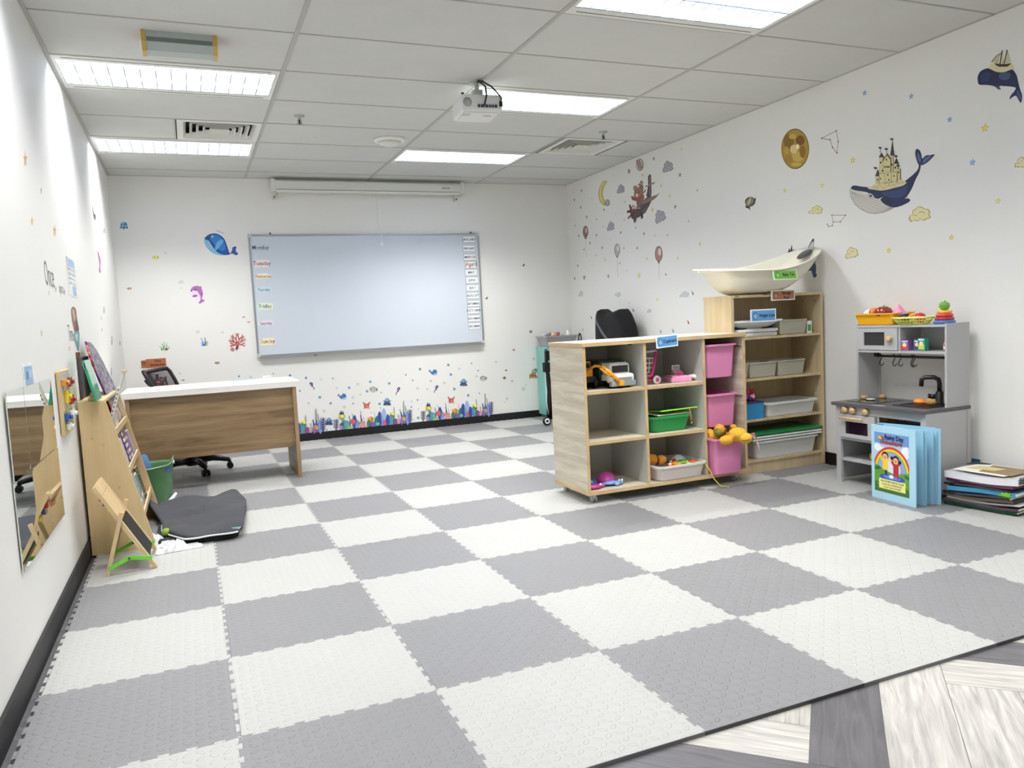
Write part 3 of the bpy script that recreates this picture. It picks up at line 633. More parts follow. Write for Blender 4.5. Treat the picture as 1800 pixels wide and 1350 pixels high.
('d6cc98', 'P', 0, (73, 101, 80, 100, 80, 88, 73, 89)),
('d6cc98', 'P', 0, (85, 99, 92, 97, 92, 85, 85, 87)),
('2a2010', 'E', 8, (23, 181, 3, -1, 0, -6)),
('2a2010', 'E', 8, (10, 139, 3, -1, 0, -6)),
('2a2010', 'E', 8, (26, 136, 3, -1, 0, -6)),
('2a2010', 'E', 8, (40, 133, 3, -1, 0, -6)),
('2a2010', 'E', 8, (-24, 73, 3, -1, 0, -6)),
('2a2010', 'E', 8, (33, 86, 3, -1, 0, -6)),
('2a2010', 'E', 8, (79, 70, 3, -1, 0, -6)),
('2a2010', 'E', 8, (41, 53, 3, -1, 0, -6)),
('2a2010', 'E', 8, (-21, 172, 3, -1, 0, -6)),
('2a2010', 'E', 8, (62, 143, 3, -1, 0, -6)),
('2a2010', 'E', 8, (89, 119, 3, -1, 0, -6)),
('2a2010', 'E', 8, (111, 87, 3, -1, 0, -6)),
('2a2010', 'E', 8, (-46, 70, 3, -1, 0, -6)),
('2a2010', 'E', 8, (-7, 119, 3, -1, 0, -6)),
('2a2010', 'L', 4, (-20, 234, -19, 265)),
('1c1a1e', 'P', 0, (-34, 272, -19, 267, -20, 258, -32, 262)),
('2a2010', 'L', 4, (27, 219, 27, 248)),
('1c1a1e', 'P', 0, (12, 254, 27, 250, 27, 241, 14, 244)),
('2a2010', 'L', 4, (69, 283, 69, 299)),
('1c1a1e', 'P', 0, (55, 305, 69, 301, 69, 292, 57, 295)),
('2a2010', 'L', 4, (98, 173, 98, 189)),
('1c1a1e', 'P', 0, (84, 195, 98, 191, 98, 182, 86, 185)),
('2a2010', 'L', 4, (-57, 134, -57, 148)),
('1c1a1e', 'P', 0, (-72, 154, -57, 150, -57, 140, -70, 144)),
('2a2010', 'L', 4, (114, 107, 114, 128)),
('1c1a1e', 'P', 0, (100, 134, 114, 130, 114, 121, 102, 124))]),
('ship_whale_sticker', 'dark blue whale sticker with a sailing ship on its back, top right', 'R', (-1.2524, 2.2925), [
('20294e', 'S', 4, (-122, 30, -118, 51, -104, 66, -80, 71, -57, 67, -20, 43, 20, 25, 65, 25, 81, 12, 97, -17, 106, -56, 116, -95, 125, -122, 126, -146, 119, -164, 107, -144, 94, -121, 78, -121, 60, -130, 65, -111, 84, -95, 92, -79, 65, -65, 26, -51, 3, -44, 10, -63, -6, -58, -23, -40, -46, -27, -87, -12, -115, -1)),
('44557c', 'S', 4, (6, 20, 46, 14, 65, -1, 52, -22, 26, -20, 0, 0)),
('2f3c66', 'S', 4, (-101, 43, -74, 50, -47, 33, -60, 5, -94, 9)),
('e6e3da', 'S', 4, (-109, -8, -80, -14, -46, -27, -30, -38, -26, -54, -36, -45, -53, -36, -84, -24)),
('4a5678', 'S', 4, (97, -96, 110, -102, 121, -133, 118, -150, 103, -125)),
('4a5678', 'S', 4, (-23, -37, -3, -46, 7, -62, -10, -51)),
('ddd2a6', 'S', 4, (-60, 70, -47, 82, -30, 87, 6, 66, 52, 52, 71, 49, 81, 24, 58, 22, 26, 21, -13, 35, -43, 57)),
('4a2a20', 'P', 0, (-26, 84, 6, 70, 39, 60, 66, 56, 58, 47, 45, 44, 0, 58, -17, 72)),
('cfc79c', 'P', 0, (-41, 96, -14, 115, 16, 124, -20, 85)),
('bfb78a', 'P', 0, (-20, 82, 3, 118, -7, 76)),
('cfc79c', 'P', 0, (5, 73, 19, 134, 28, 65)),
('cfc79c', 'P', 0, (30, 65, 46, 128, 64, 67, 52, 61)),
('3c2c22', 'L', 6, (19, 136, 6, 70)),
('3c2c22', 'L', 6, (46, 130, 30, 65)),
('3c2c22', 'L', 4, (-41, 96, -14, 118, 18, 125))]),
('ship_whale_sticker', 'dark whale sticker with a tall ship, mostly hidden behind the baby bathtub', 'R', (-2.7506, 1.4608), [
('3a4252', 'S', 4, (-7, -61, 63, 35, 120, 114, 147, 126, 140, 47, 160, -14, 142, -93, 168, -127, 141, -145, 104, -90, -9, -127, -89, -88)),
('c9c9c9', 'S', 4, (85, 53, 136, 112, 135, 64, 107, 27)),
('3c5484', 'S', 4, (127, -32, 159, -54, 158, -114, 135, -141, 120, -91)),
('31406a', 'S', 4, (-86, 20, 29, 42, 95, 12, 71, -67, -60, -90)),
('22242a', 'P', 0, (-114, 56, -97, 88, -85, 53)),
('22242a', 'P', 0, (-91, 54, -73, 110, -62, 51)),
('22242a', 'P', 0, (-67, 52, -51, 75, -39, 49)),
('22242a', 'P', 0, (-114, 60, -27, 60, -39, 41, -108, 43))]),
('blue_whale_sticker', 'large bright blue cartoon whale sticker left of the whiteboard', 'B', (0.9348, 1.9857), [
('1c4f9e', 'S', 4, (-145, 70, -96, 106, -31, 110, 25, 69, 50, 0, 67, -70, 79, -77, 95, -49, 103, -22, 137, -15, 127, -57, 149, -85, 124, -98, 92, -81, 58, -94, -7, -89, -56, -54, -91, 1, -111, 42, -136, 49)),
('2f7fd0', 'S', 4, (-70, 97, -19, 94, 23, 41, 37, -28, 9, -55, -41, -27, -76, 28, -99, 63)),
('6db7e6', 'S', 4, (-37, 28, 4, 55, 22, 34, -42, -41, -61, -34)),
('84c4e2', 'S', 4, (-148, 56, -114, 40, -89, -13, -44, -68, 19, -94, 58, -94, 5, -99, -71, -82, -126, -33, -149, 15)),
('ffffff', 'E', 10, (-74, 83, 12, 0, -1, -11)),
('12244a', 'E', 8, (-70, 82, 6, 0, -1, -6)),
('3a59b0', 'S', 4, (93, -70, 109, -29, 135, -19, 122, -57, 144, -85, 118, -95)),
('c4cfcd', 'E', 10, (-28, 138, 8, 0, -1, -8)),
('c4cfcd', 'E', 10, (-15, 132, 8, 0, -1, -8)),
('c4cfcd', 'E', 10, (-1, 126, 8, 0, -1, -8)),
('c4cfcd', 'E', 10, (13, 121, 8, 0, -1, -8)),
('c4cfcd', 'E', 10, (27, 115, 8, 0, -1, -8))]),
('octopus_sticker', 'small blue octopus sticker high in the left corner of the whiteboard wall', 'B', (0.1008, 2.1717), [
('3f86ad', 'E', 20, (1, 9, 29, 0, -2, -26)),
('3f86ad', 'S', 4, (-27, -6, -33, -25, -14, -22, -3, -35, 10, -22, 31, -26, 26, -4)),
('86bccf', 'E', 10, (-4, 20, 14, 0, -1, -10)),
('ffffff', 'E', 8, (-8, -4, 7, 0, -1, -8)),
('ffffff', 'E', 8, (14, -4, 7, 0, -1, -8)),
('16283a', 'E', 8, (-6, -5, 4, 0, 0, -5)),
('16283a', 'E', 8, (15, -5, 4, 0, 0, -5))]),
('fish_sticker', 'yellow fish sticker left of the bright blue whale', 'B', (0.3494, 1.878), [
('cfd22c', 'E', 14, (0, -1, 24, 0, -1, -17)),
('cfd22c', 'P', 0, (-18, -1, -31, 13, -34, -15)),
('e8ea70', 'E', 10, (0, -1, 6, 0, -1, -15)),
('101010', 'E', 8, (15, 2, 3, 0, 0, -3))]),
('fish_sticker', 'tiny orange striped fish sticker by the left corner of the whiteboard wall', 'B', (0.1006, 1.5931), [
('b06a3c', 'E', 14, (0, 0, 15, 0, -1, -12)),
('b06a3c', 'P', 0, (-12, 0, -20, 10, -22, -9)),
('f0e8dc', 'E', 10, (0, 0, 4, 0, -1, -10)),
('101010', 'E', 8, (10, 2, 2, 0, 0, -2))]),
('dolphin_sticker', 'upright pink dolphin sticker between the corner and the whiteboard', 'B', (0.6848, 1.517), [
('b66db4', 'S', 4, (-61, 36, -39, 74, 7, 84, 37, 61, 48, 5, 35, -42, 60, -57, 39, -74, 12, -87, 3, -78, 21, -49, 19, -8, -5, 21, -30, 22)),
('eedcf0', 'S', 4, (-58, 29, -16, 42, 10, 13, 17, -28, 6, -35, -8, -20, -20, -9, -51, -2)),
('5a3a78', 'E', 10, (-18, 46, 9, 0, -1, -10)),
('5a3a78', 'E', 10, (-53, 36, 5, 0, -1, -8)),
('a04fa0', 'S', 4, (-52, -16, -26, 0, 0, -7, -21, -23)),
('a04fa0', 'S', 4, (26, 20, 45, 5, 32, -2)),
('a04fa0', 'P', 0, (25, 72, 38, 81, 39, 58))]),
('coral_sticker', 'red fan coral sticker low beside the whiteboard', 'B', (1.0119, 1.0454), [
('d4706a', 'L', 12, (-2, -32, 15, -32, 30, -31)),
('b94c4a', 'L', 9, (30, -31, 42, -36, 51, -41)),
('d4706a', 'L', 7, (51, -41, 57, -48, 60, -55)),
('d4706a', 'L', 7, (51, -41, 60, -41, 68, -42)),
('b94c4a', 'L', 9, (30, -31, 42, -26, 52, -21)),
('d4706a', 'L', 7, (52, -21, 61, -22, 68, -23)),
('d4706a', 'L', 7, (52, -21, 59, -15, 64, -9)),
('d4706a', 'L', 12, (-2, -32, 15, -18, 31, -4)),
('b94c4a', 'L', 9, (31, -4, 46, 2, 59, 8)),
('d4706a', 'L', 7, (59, 8, 72, 7, 81, 7)),
('d4706a', 'L', 7, (59, 8, 68, 16, 75, 25)),
('b94c4a', 'L', 9, (31, -4, 40, 10, 46, 24)),
('d4706a', 'L', 7, (46, 24, 56, 31, 64, 38)),
('d4706a', 'L', 7, (46, 24, 49, 36, 50, 47)),
('d4706a', 'L', 12, (-2, -32, 7, -8, 15, 17)),
('b94c4a', 'L', 9, (15, 17, 29, 30, 41, 43)),
('d4706a', 'L', 7, (41, 43, 55, 47, 66, 50)),
('d4706a', 'L', 7, (41, 43, 48, 56, 53, 68)),
('b94c4a', 'L', 9, (15, 17, 13, 36, 9, 54)),
('d4706a', 'L', 7, (9, 54, 13, 68, 14, 81)),
('d4706a', 'L', 7, (9, 54, 3, 65, -6, 76)),
('d4706a', 'L', 12, (-2, -32, -6, -7, -12, 19)),
('b94c4a', 'L', 9, (-12, 19, -8, 37, -6, 56)),
('d4706a', 'L', 7, (-6, 56, 2, 67, 9, 78)),
('d4706a', 'L', 7, (-6, 56, -8, 69, -12, 82)),
('b94c4a', 'L', 9, (-12, 19, -22, 33, -34, 48)),
('d4706a', 'L', 7, (-34, 48, -36, 61, -40, 74)),
('d4706a', 'L', 7, (-34, 48, -44, 53, -57, 59)),
('d4706a', 'L', 12, (-2, -32, -16, -16, -31, 0)),
('b94c4a', 'L', 9, (-31, 0, -36, 14, -43, 28)),
('d4706a', 'L', 7, (-43, 28, -41, 40, -41, 52)),
('d4706a', 'L', 7, (-43, 28, -50, 36, -59, 43)),
('b94c4a', 'L', 9, (-31, 0, -44, 5, -59, 10)),
('d4706a', 'L', 7, (-59, 10, -66, 18, -75, 26)),
('d4706a', 'L', 7, (-59, 10, -69, 10, -81, 10)),
('d4706a', 'L', 12, (-2, -32, -17, -30, -34, -27)),
('b94c4a', 'L', 9, (-34, -27, -42, -20, -53, -14)),
('d4706a', 'L', 7, (-53, -14, -56, -6, -60, 2)),
('d4706a', 'L', 7, (-53, -14, -60, -13, -70, -12)),
('b94c4a', 'L', 9, (-34, -27, -44, -31, -56, -35)),
('d4706a', 'L', 7, (-56, -35, -63, -34, -73, -34)),
('d4706a', 'L', 7, (-56, -35, -61, -41, -69, -46)),
('7a3040', 'L', 20, (-15, -74, -3, -41)),
('b5506a', 'E', 12, (-53, -72, 16, -1, -1, -16)),
('e79ab0', 'E', 8, (-53, -72, 7, 0, -1, -7))]),
('seaweed_sticker', 'green seaweed sticker with a small red starfish above the desk', 'B', (0.3471, 1.0402), [
('4d9c5c', 'S', 2, (-27, -38, -27, -31, -23, -24, -26, -18, -28, -11, -35, -3, -40, 4, -37, 4, -28, -4, -22, -11, -15, -18, -15, -25, -12, -32, -16, -39)),
('4d9c5c', 'S', 2, (-15, -39, -13, -28, -8, -17, -9, -6, -10, 5, -15, 16, -18, 27, -15, 27, -8, 16, -4, 4, 2, -7, 1, -18, 2, -29, -4, -39)),
('76bb7d', 'S', 2, (-14, -39, -9, -25, 0, -11, 2, 3, 4, 17, 2, 31, 2, 45, 5, 45, 9, 30, 10, 16, 13, 2, 8, -12, 6, -26, -3, -39)),
('76bb7d', 'S', 2, (1, -40, 8, -28, 18, -17, 21, -5, 25, 6, 24, 18, 25, 30, 29, 30, 31, 18, 31, 6, 32, -6, 26, -18, 23, -29, 12, -40)),
('76bb7d', 'S', 2, (16, -41, 23, -34, 34, -28, 38, -22, 44, -15, 43, -8, 45, -1, 49, -2, 51, -8, 49, -15, 49, -22, 43, -29, 38, -35, 27, -41)),
('a83a4a', 'P', 0, (23, -8, 27, -26, 16, -26)),
('a83a4a', 'P', 0, (40, -23, 25, -34, 22, -22)),
('a83a4a', 'P', 0, (31, -46, 18, -34, 28, -27)),
('a83a4a', 'P', 0, (9, -44, 16, -26, 24, -34)),
('a83a4a', 'P', 0, (4, -21, 22, -22, 17, -34)),
('a83a4a', 'E', 10, (21, -29, 8, -1, -1, -8))]),
('seaweed_sticker', 'blue and yellow seaweed sticker left of the red fan coral', 'B', (0.7071, 1.063), [
('3f7fb8', 'S', 2, (-22, -40, -21, -28, -16, -15, -18, -2, -19, 11, -26, 25, -30, 38, -27, 38, -18, 24, -13, 11, -7, -2, -7, -15, -5, -28, -10, -41)),
('2f6ea8', 'S', 2, (-12, -41, -6, -27, 3, -14, 5, 0, 8, 13, 6, 27, 6, 41, 10, 41, 14, 27, 15, 13, 17, -1, 12, -15, 10, -28, 0, -42)),
('5aa0cf', 'S', 2, (-1, -42, 3, -33, 11, -24, 12, -15, 14, -5, 11, 4, 9, 13, 13, 13, 18, 4, 20, -6, 23, -15, 20, -24, 19, -34, 10, -42)),
('e0a83a', 'S', 2, (9, -42, 14, -34, 23, -26, 24, -18, 27, -10, 25, -1, 24, 7, 28, 7, 32, -2, 34, -10, 36, -19, 32, -27, 30, -35, 20, -43)),
('5aa0cf', 'S', 2, (-30, -40, -28, -34, -22, -28, -24, -22, -24, -16, -30, -10, -33, -4, -30, -4, -22, -10, -18, -16, -12, -23, -13, -29, -12, -35, -18, -41))]),
('bubble_sticker', 'faint grey pebble bubble sticker left above the pink dolphin', 'B', (0.5484, 1.6415), [
('c3cac9', 'E', 14, (0, 0, 21, 4, 2, -16)),
('dde1e0', 'E', 12, (0, 1, 15, 3, 1, -10))]),
('bubble_sticker', 'tiny faint bubble sticker left of the pink dolphin', 'B', (0.5415, 1.586), [
('c3cac9', 'E', 14, (0, 0, 9, 2, 1, -7)),
('dde1e0', 'E', 12, (0, 1, 6, 1, 0, -4))]),
('bubble_sticker', 'faint bubble sticker beside the yellow fish', 'B', (0.433, 1.9183), [
('c3cac9', 'E', 14, (0, 0, 12, 2, 1, -9)),
('dde1e0', 'E', 12, (0, 1, 9, 2, 1, -6))]),
('bubble_sticker', 'faint bubble sticker above the blue and yellow seaweed', 'B', (0.6567, 1.16), [
('c3cac9', 'E', 14, (0, 0, 18, 3, 2, -13)),
('dde1e0', 'E', 12, (0, 1, 12, 2, 1, -8))]),
('bubble_sticker', 'faint bubble sticker above left of the red fan coral', 'B', (0.8804, 1.144), [
('c3cac9', 'E', 14, (0, 0, 13, 2, 1, -10)),
('dde1e0', 'E', 12, (0, 1, 9, 1, 1, -6))]),
('fish_sticker', 'tiny pink fish sticker touching the left edge of the whiteboard, upper', 'B', (1.0888, 1.2824), [
('bd6f80', 'E', 14, (0, 0, 11, 0, -1, -8)),
('bd6f80', 'P', 0, (-8, 0, -14, 7, -15, -6)),
('e8c0c8', 'E', 10, (0, 0, 3, 0, 0, -7)),
('101010', 'E', 8, (7, 1, 1, 0, 0, -2))]),
('fish_sticker', 'tiny pink fish sticker touching the left edge of the whiteboard, lower', 'B', (1.1319, 1.231), [
('bd6f80', 'E', 14, (0, 0, 11, 0, -1, -8)),
('bd6f80', 'P', 0, (-8, 0, -14, 8, -15, -6)),
('e8c0c8', 'E', 10, (0, 0, 3, 0, 0, -7)),
('101010', 'E', 8, (7, 1, 1, 0, 0, -2))]),
('fish_sticker', 'brown and white striped butterfly fish sticker above the desk', 'B', (0.8104, 0.8482), [
('7d5a30', 'E', 14, (0, 0, 17, -1, -1, -13)),
('7d5a30', 'P', 0, (-12, 1, -22, 12, -24, -9)),
('e8dcb4', 'E', 10, (0, 0, 4, 0, -1, -11)),
('101010', 'E', 8, (11, 2, 2, 0, 0, -2)),
('5a4020', 'P', 0, (16, 4, 22, 12, 16, -7))]),
('fish_sticker', 'small tan fish sticker just right of the office chair back', 'B', (0.4913, 0.7044), [
('a58350', 'E', 14, (0, 0, 12, -1, -1, -8)),
('a58350', 'P', 0, (-9, 1, -16, 7, -17, -5)),
('d9c79c', 'E', 10, (0, 0, 3, 0, 0, -6)),
('101010', 'E', 8, (8, 1, 1, 0, 0, -1))]),
('blue_whale_sticker', 'blue whale sticker half hidden behind the back edge of the desk', 'B', (1.2571, 0.6463), [
('3e78b4', 'S', 4, (-28, -4, -19, 11, 3, 16, 21, 5, 27, -9, 0, -25, -21, -19))]),
('seahorse_sticker', 'purple seahorse sticker nearest the desk', 'B', (1.6985, 0.5524), [
('6c4f87', 'S', 4, (-26, 23, -19, 37, 0, 35, 10, 20, 5, 0, 15, -15, 22, -33, 8, -36, 12, -22, -3, -10, -14, 1, -10, 11, -21, 12)),
('a286bd', 'E', 8, (-4, 21, 7, -1, 0, -5)),
('1c1028', 'E', 6, (-12, 26, 2, 0, 0, -2))]),
('seahorse_sticker', 'purple seahorse sticker above the right end of the middle reef strip', 'B', (2.5859, 0.426), [
('6c4f87', 'S', 4, (28, 22, 24, 38, 5, 39, -6, 24, -5, 0, -17, -14, -26, -34, -13, -39, -15, -23, 2, -12, 13, -1, 11, 11, 22, 10)),
('a286bd', 'E', 8, (7, 23, 7, -1, 0, -6)),
('1c1028', 'E', 6, (15, 27, 2, 0, 0, -2))]),
('seahorse_sticker', 'purple seahorse sticker above the left part of the right reef strip', 'B', (3.0114, 0.4121), [
('6c4f87', 'S', 4, (29, 21, 24, 37, 5, 38, -7, 24, -6, 0, -17, -14, -27, -33, -13, -38, -15, -22, 2, -12, 14, -1, 12, 11, 23, 10)),
('a286bd', 'E', 8, (7, 23, 7, -1, 0, -5)),
('1c1028', 'E', 6, (15, 27, 2, 0, 0, -2))]),
('small_whale_sticker', 'small blue whale sticker above the middle reef strip, nearer the desk', 'B', (1.9923, 0.417), [
('3f79b5', 'S', 4, (-42, 25, -29, 30, -25, 15, -8, 10, 11, 30, 37, 22, 44, -4, 35, -28, 7, -32, -19, -17, -33, 6, -43, 10)),
('a7cbe4', 'S', 4, (-2, -22, 26, -12, 40, -10, 32, -26, 7, -30)),
('10203c', 'E', 8, (25, 1, 3, 0, 0, -4))]),
('small_whale_sticker', 'small blue whale sticker above the right reef strip', 'B', (2.9896, 0.5963), [
('3f79b5', 'S', 4, (-44, 25, -30, 30, -26, 14, -8, 10, 11, 30, 38, 22, 45, -3, 36, -28, 7, -32, -19, -17, -34, 6, -44, 10)),
('a7cbe4', 'S', 4, (-1, -22, 26, -11, 41, -9, 33, -26, 7, -30)),
('10203c', 'E', 8, (25, 1, 4, 0, 0, -4))]),
('puffer_fish_sticker', 'grey puffer fish sticker above the middle reef strip', 'B', (2.3225, 0.4625), [
('7e878a', 'E', 20, (0, 0, 39, -3, -2, -30)),
('c9cdcb', 'E', 20, (0, -3, 35, -3, -2, -24)),
('49525a', 'P', 0, (-26, 8, -17, 7, -24, -13)),
('49525a', 'P', 0, (-8, 7, 0, 6, -6, -15)),
('49525a', 'P', 0, (9, 5, 18, 5, 11, -16)),
('49525a', 'P', 0, (27, 4, 36, 3, 29, -18)),
('6b757a', 'P', 0, (31, -2, 50, 20, 42, -25)),
('15181c', 'E', 8, (-26, 9, 4, 0, 0, -4))]),
('puffer_fish_sticker', 'grey puffer fish sticker above the right end of the right reef strip', 'B', (3.5649, 0.4855), [
('7e878a', 'E', 20, (0, 0, 37, -3, -2, -29)),
('c9cdcb', 'E', 20, (0, -3, 32, -2, -1, -23)),
('49525a', 'P', 0, (-24, 8, -16, 7, -22, -13)),
('49525a', 'P', 0, (-8, 6, 0, 6, -6, -14)),
('49525a', 'P', 0, (8, 5, 17, 4, 10, -15)),
('49525a', 'P', 0, (25, 4, 33, 3, 27, -16)),
('6b757a', 'P', 0, (28, -2, 46, 20, 40, -23)),
('15181c', 'E', 8, (-24, 9, 4, 0, 0, -4))]),
('octopus_sticker', 'blue octopus sticker between the left and middle reef strips', 'B', (1.8409, 0.1721), [
('5f86b8', 'E', 20, (1, 12, 24, -2, -2, -25)),
('8fb0d2', 'E', 20, (0, 16, 14, -1, -1, -14)),
('3a568c', 'L', 12, (-19, -6, -32, -18, -34, -34)),
('3a568c', 'L', 12, (-12, -7, -20, -20, -22, -35)),
('3a568c', 'L', 12, (-4, -7, -8, -21, -9, -36)),
('3a568c', 'L', 12, (3, -8, 5, -22, 4, -38)),
('3a568c', 'L', 12, (10, -9, 17, -23, 17, -39)),
('3a568c', 'L', 12, (18, -10, 29, -24, 29, -40)),
('3a568c', 'L', 10, (-22, 2, -36, 10)),
('3a568c', 'L', 10, (22, -2, 37, 6)),
('182850', 'E', 8, (-8, 7, 4, 0, 0, -4)),
('182850', 'E', 8, (9, 5, 4, 0, 0, -4))]),
('octopus_sticker', 'blue octopus sticker above the middle reef strip', 'B', (2.4626, 0.3216), [
('5f86b8', 'E', 20, (1, 12, 25, -2, -2, -26)),
('8fb0d2', 'E', 20, (0, 16, 15, -1, -1, -14)),
('3a568c', 'L', 12, (-20, -6, -34, -19, -36, -35)),
('3a568c', 'L', 12, (-12, -7, -21, -20, -23, -36)),
('3a568c', 'L', 12, (-4, -8, -8, -22, -9, -37)),
('3a568c', 'L', 12, (3, -8, 5, -23, 4, -38)),
('3a568c', 'L', 12, (11, -9, 18, -24, 18, -40)),
('3a568c', 'L', 12, (19, -10, 31, -25, 31, -41)),
('3a568c', 'L', 10, (-23, 2, -38, 10)),
('3a568c', 'L', 10, (23, -2, 39, 6)),
('182850', 'E', 8, (-9, 7, 4, 0, 0, -4)),
('182850', 'E', 8, (10, 6, 4, 0, 0, -4))]),
('octopus_sticker', 'blue octopus sticker above the right reef strip', 'B', (3.3318, 0.4601), [
('5f86b8', 'E', 20, (1, 12, 27, -2, -2, -27)),
('8fb0d2', 'E', 20, (-1, 16, 17, -1, -1, -15)),
('3a568c', 'L', 12, (-21, -6, -36, -20, -39, -36)),
('3a568c', 'L', 12, (-13, -7, -22, -21, -24, -38)),
('3a568c', 'L', 12, (-5, -8, -8, -22, -10, -39)),
('3a568c', 'L', 12, (4, -8, 6, -23, 5, -40)),
('3a568c', 'L', 12, (12, -9, 20, -25, 20, -41)),
('3a568c', 'L', 12, (20, -10, 34, -26, 34, -42)),
('3a568c', 'L', 10, (-25, 2, -41, 10)),
('3a568c', 'L', 10, (25, -2, 42, 7)),
('182850', 'E', 8, (-10, 7, 4, 0, 0, -4)),
('182850', 'E', 8, (10, 6, 4, 0, 0, -4))]),
('crab_sticker', 'red crab sticker above the middle reef strip', 'B', (2.2409, 0.3028), [
('cf5a50', 'E', 16, (0, -5, 29, 2, 2, -23)),
('e58a7a', 'E', 10, (3, -10, 14, -1, -1, -10)),
('b84840', 'L', 14, (-21, 12, -28, 30)),
('cf5a50', 'E', 8, (-30, 32, 7, -1, 0, -5)),
('ffffff', 'E', 8, (-14, 21, 7, -1, 0, -7)),
('151515', 'E', 8, (-15, 20, 4, 0, 0, -4)),
('b84840', 'L', 14, (22, 8, 32, 25)),
('cf5a50', 'E', 8, (34, 27, 7, -1, 0, -5)),
('ffffff', 'E', 8, (6, 19, 6, -1, 0, -7)),
('151515', 'E', 8, (6, 18, 4, 0, 0, -4)),
('b84840', 'L', 8, (-23, -21, -28, -32)),
('b84840', 'L', 8, (-9, -22, -11, -34)),
('b84840', 'L', 8, (9, -24, 11, -36)),
('b84840', 'L', 8, (24, -25, 28, -37))]),
('crab_sticker', 'red crab sticker above the right reef strip', 'B', (3.1771, 0.2786), [
('cf5a50', 'E', 16, (0, -6, 30, 2, 2, -24)),
('e58a7a', 'E', 10, (3, -11, 15, -1, -1, -10)),
('b84840', 'L', 14, (-22, 12, -30, 32)),
('cf5a50', 'E', 8, (-31, 34, 8, -1, 0, -5)),
('ffffff', 'E', 8, (-15, 22, 7, -1, 0, -7)),
('151515', 'E', 8, (-15, 21, 4, 0, 0, -4)),
('b84840', 'L', 14, (23, 8, 33, 26)),
('cf5a50', 'E', 8, (35, 28, 8, -1, 0, -6)),
('ffffff', 'E', 8, (6, 20, 7, -1, 0, -7)),
('151515', 'E', 8, (6, 19, 4, 0, 0, -4)),
('b84840', 'L', 8, (-24, -22, -29, -33)),
('b84840', 'L', 8, (-9, -24, -11, -35)),
('b84840', 'L', 8, (10, -25, 11, -37)),
('b84840', 'L', 8, (25, -26, 30, -39))]),
('fish_sticker', 'tiny yellow and black fish sticker right of the puffer fish, upper', 'B', (3.8477, 0.5553), [
('a08a30', 'E', 14, (0, 0, 11, -1, -1, -11)),
('a08a30', 'P', 0, (-8, 1, -14, 10, -15, -8)),
('2c2a1c', 'E', 10, (0, 0, 3, 0, 0, -10)),
('101010', 'E', 8, (7, 2, 1, 0, 0, -2))]),
('fish_sticker', 'tiny yellow and black fish sticker right of the puffer fish, lower', 'B', (3.8227, 0.4721), [
('a08a30', 'E', 14, (0, 0, 16, -1, -1, -17)),
('a08a30', 'P', 0, (-12, 1, -22, 15, -23, -12)),
('2c2a1c', 'E', 10, (0, 0, 4, 0, -1, -14)),
('101010', 'E', 8, (10, 3, 2, 0, 0, -3))]),
('octopus_sticker', 'orange octopus sticker in a blue diving mask beside the turquoise cabinet', 'B', (4.1846, 0.4973), [
('c97e3a', 'E', 20, (-1, -11, 29, -2, -2, -29)),
('2f96a6', 'E', 20, (9, 22, 29, -2, -1, -20)),
('a8dce0', 'E', 10, (7, 22, 18, -1, -1, -11)),
('a8622a', 'L', 12, (-21, -21, -42, -36, -53, -52)),
('a8622a', 'L', 12, (-11, -21, -22, -37, -28, -54)),
('a8622a', 'L', 12, (-1, -22, -2, -39, -3, -56)),
('a8622a', 'L', 12, (9, -23, 18, -40, 22, -57)),
('a8622a', 'L', 12, (19, -24, 38, -42, 47, -59)),
('c2452c', 'L', 12, (12, 46, 42, 44, 46, 8)),
('a8622a', 'L', 12, (-21, -10, -46, -13, -52, -30))]),
('starfish_sticker', 'small dark teal starfish sticker left of the turquoise cabinet', 'B', (4.1742, 0.9753), [
('3c6a68', 'P', 0, (1, 26, 9, 4, -9, 5)),
('3c6a68', 'P', 0, (28, 7, 7, -7, 2, 9)),
('3c6a68', 'P', 0, (16, -22, -5, -8, 10, 1)),
('3c6a68', 'P', 0, (-18, -20, -10, 2, 4, -8)),
('3c6a68', 'P', 0, (-27, 9, -1, 9, -7, -6))]),
('bird_sticker', 'tiny dark bird sticker right of the whiteboard, high', 'B', (4.1225, 1.7299), [
('4b4a38', 'P', 0, (-22, -12, 0, 6, 15, 19, 18, 0, 0, -10)),
('6a6848', 'P', 0, (-7, -6, 13, -19, 7, 0))]),
('fish_sticker', 'tiny olive fish sticker touching the right side of the whiteboard', 'B', (3.6547, 1.3755), [
('4b4a38', 'P', 0, (-21, -12, 0, 6, 15, 18, 17, -1, 0, -9)),
('6a6848', 'P', 0, (-7, -6, 12, -19, 7, 0))]),
('fish_sticker', 'tiny pink fish sticker high right above the reef strips', 'B', (3.9539, 0.78), [
('9a7880', 'E', 14, (0, 0, 13, -1, -1, -13)),
('9a7880', 'P', 0, (-9, 1, -17, 11, -18, -9)),
('d8c8cc', 'E', 10, (0, 0, 3, 0, -1, -11)),
('101010', 'E', 8, (8, 2, 2, 0, 0, -2))]),
('reef_sticker', 'middle strip of colourful coral reef stickers above the black skirting', 'B', (2.2948, 0.0667), [
('c9d0ac', 'S', 2, (-379, 6, -376, 28, -371, 50, -370, 72, -368, 94, -369, 117, -370, 139, -368, 139, -365, 116, -364, 94, -363, 71, -366, 49, -367, 27, -373, 5)),
('26386c', 'L', 10, (-388, 6, -381, 62, -379, 118)),
('26386c', 'L', 7, (-385, 26, -404, 36, -406, 46)),
('26386c', 'L', 7, (-385, 26, -367, 32, -364, 42)),
('26386c', 'L', 7, (-384, 44, -403, 54, -405, 64)),
('26386c', 'L', 7, (-384, 44, -366, 50, -363, 60)),
('26386c', 'L', 7, (-383, 62, -402, 72, -404, 82)),
('26386c', 'L', 7, (-383, 62, -365, 68, -361, 78)),
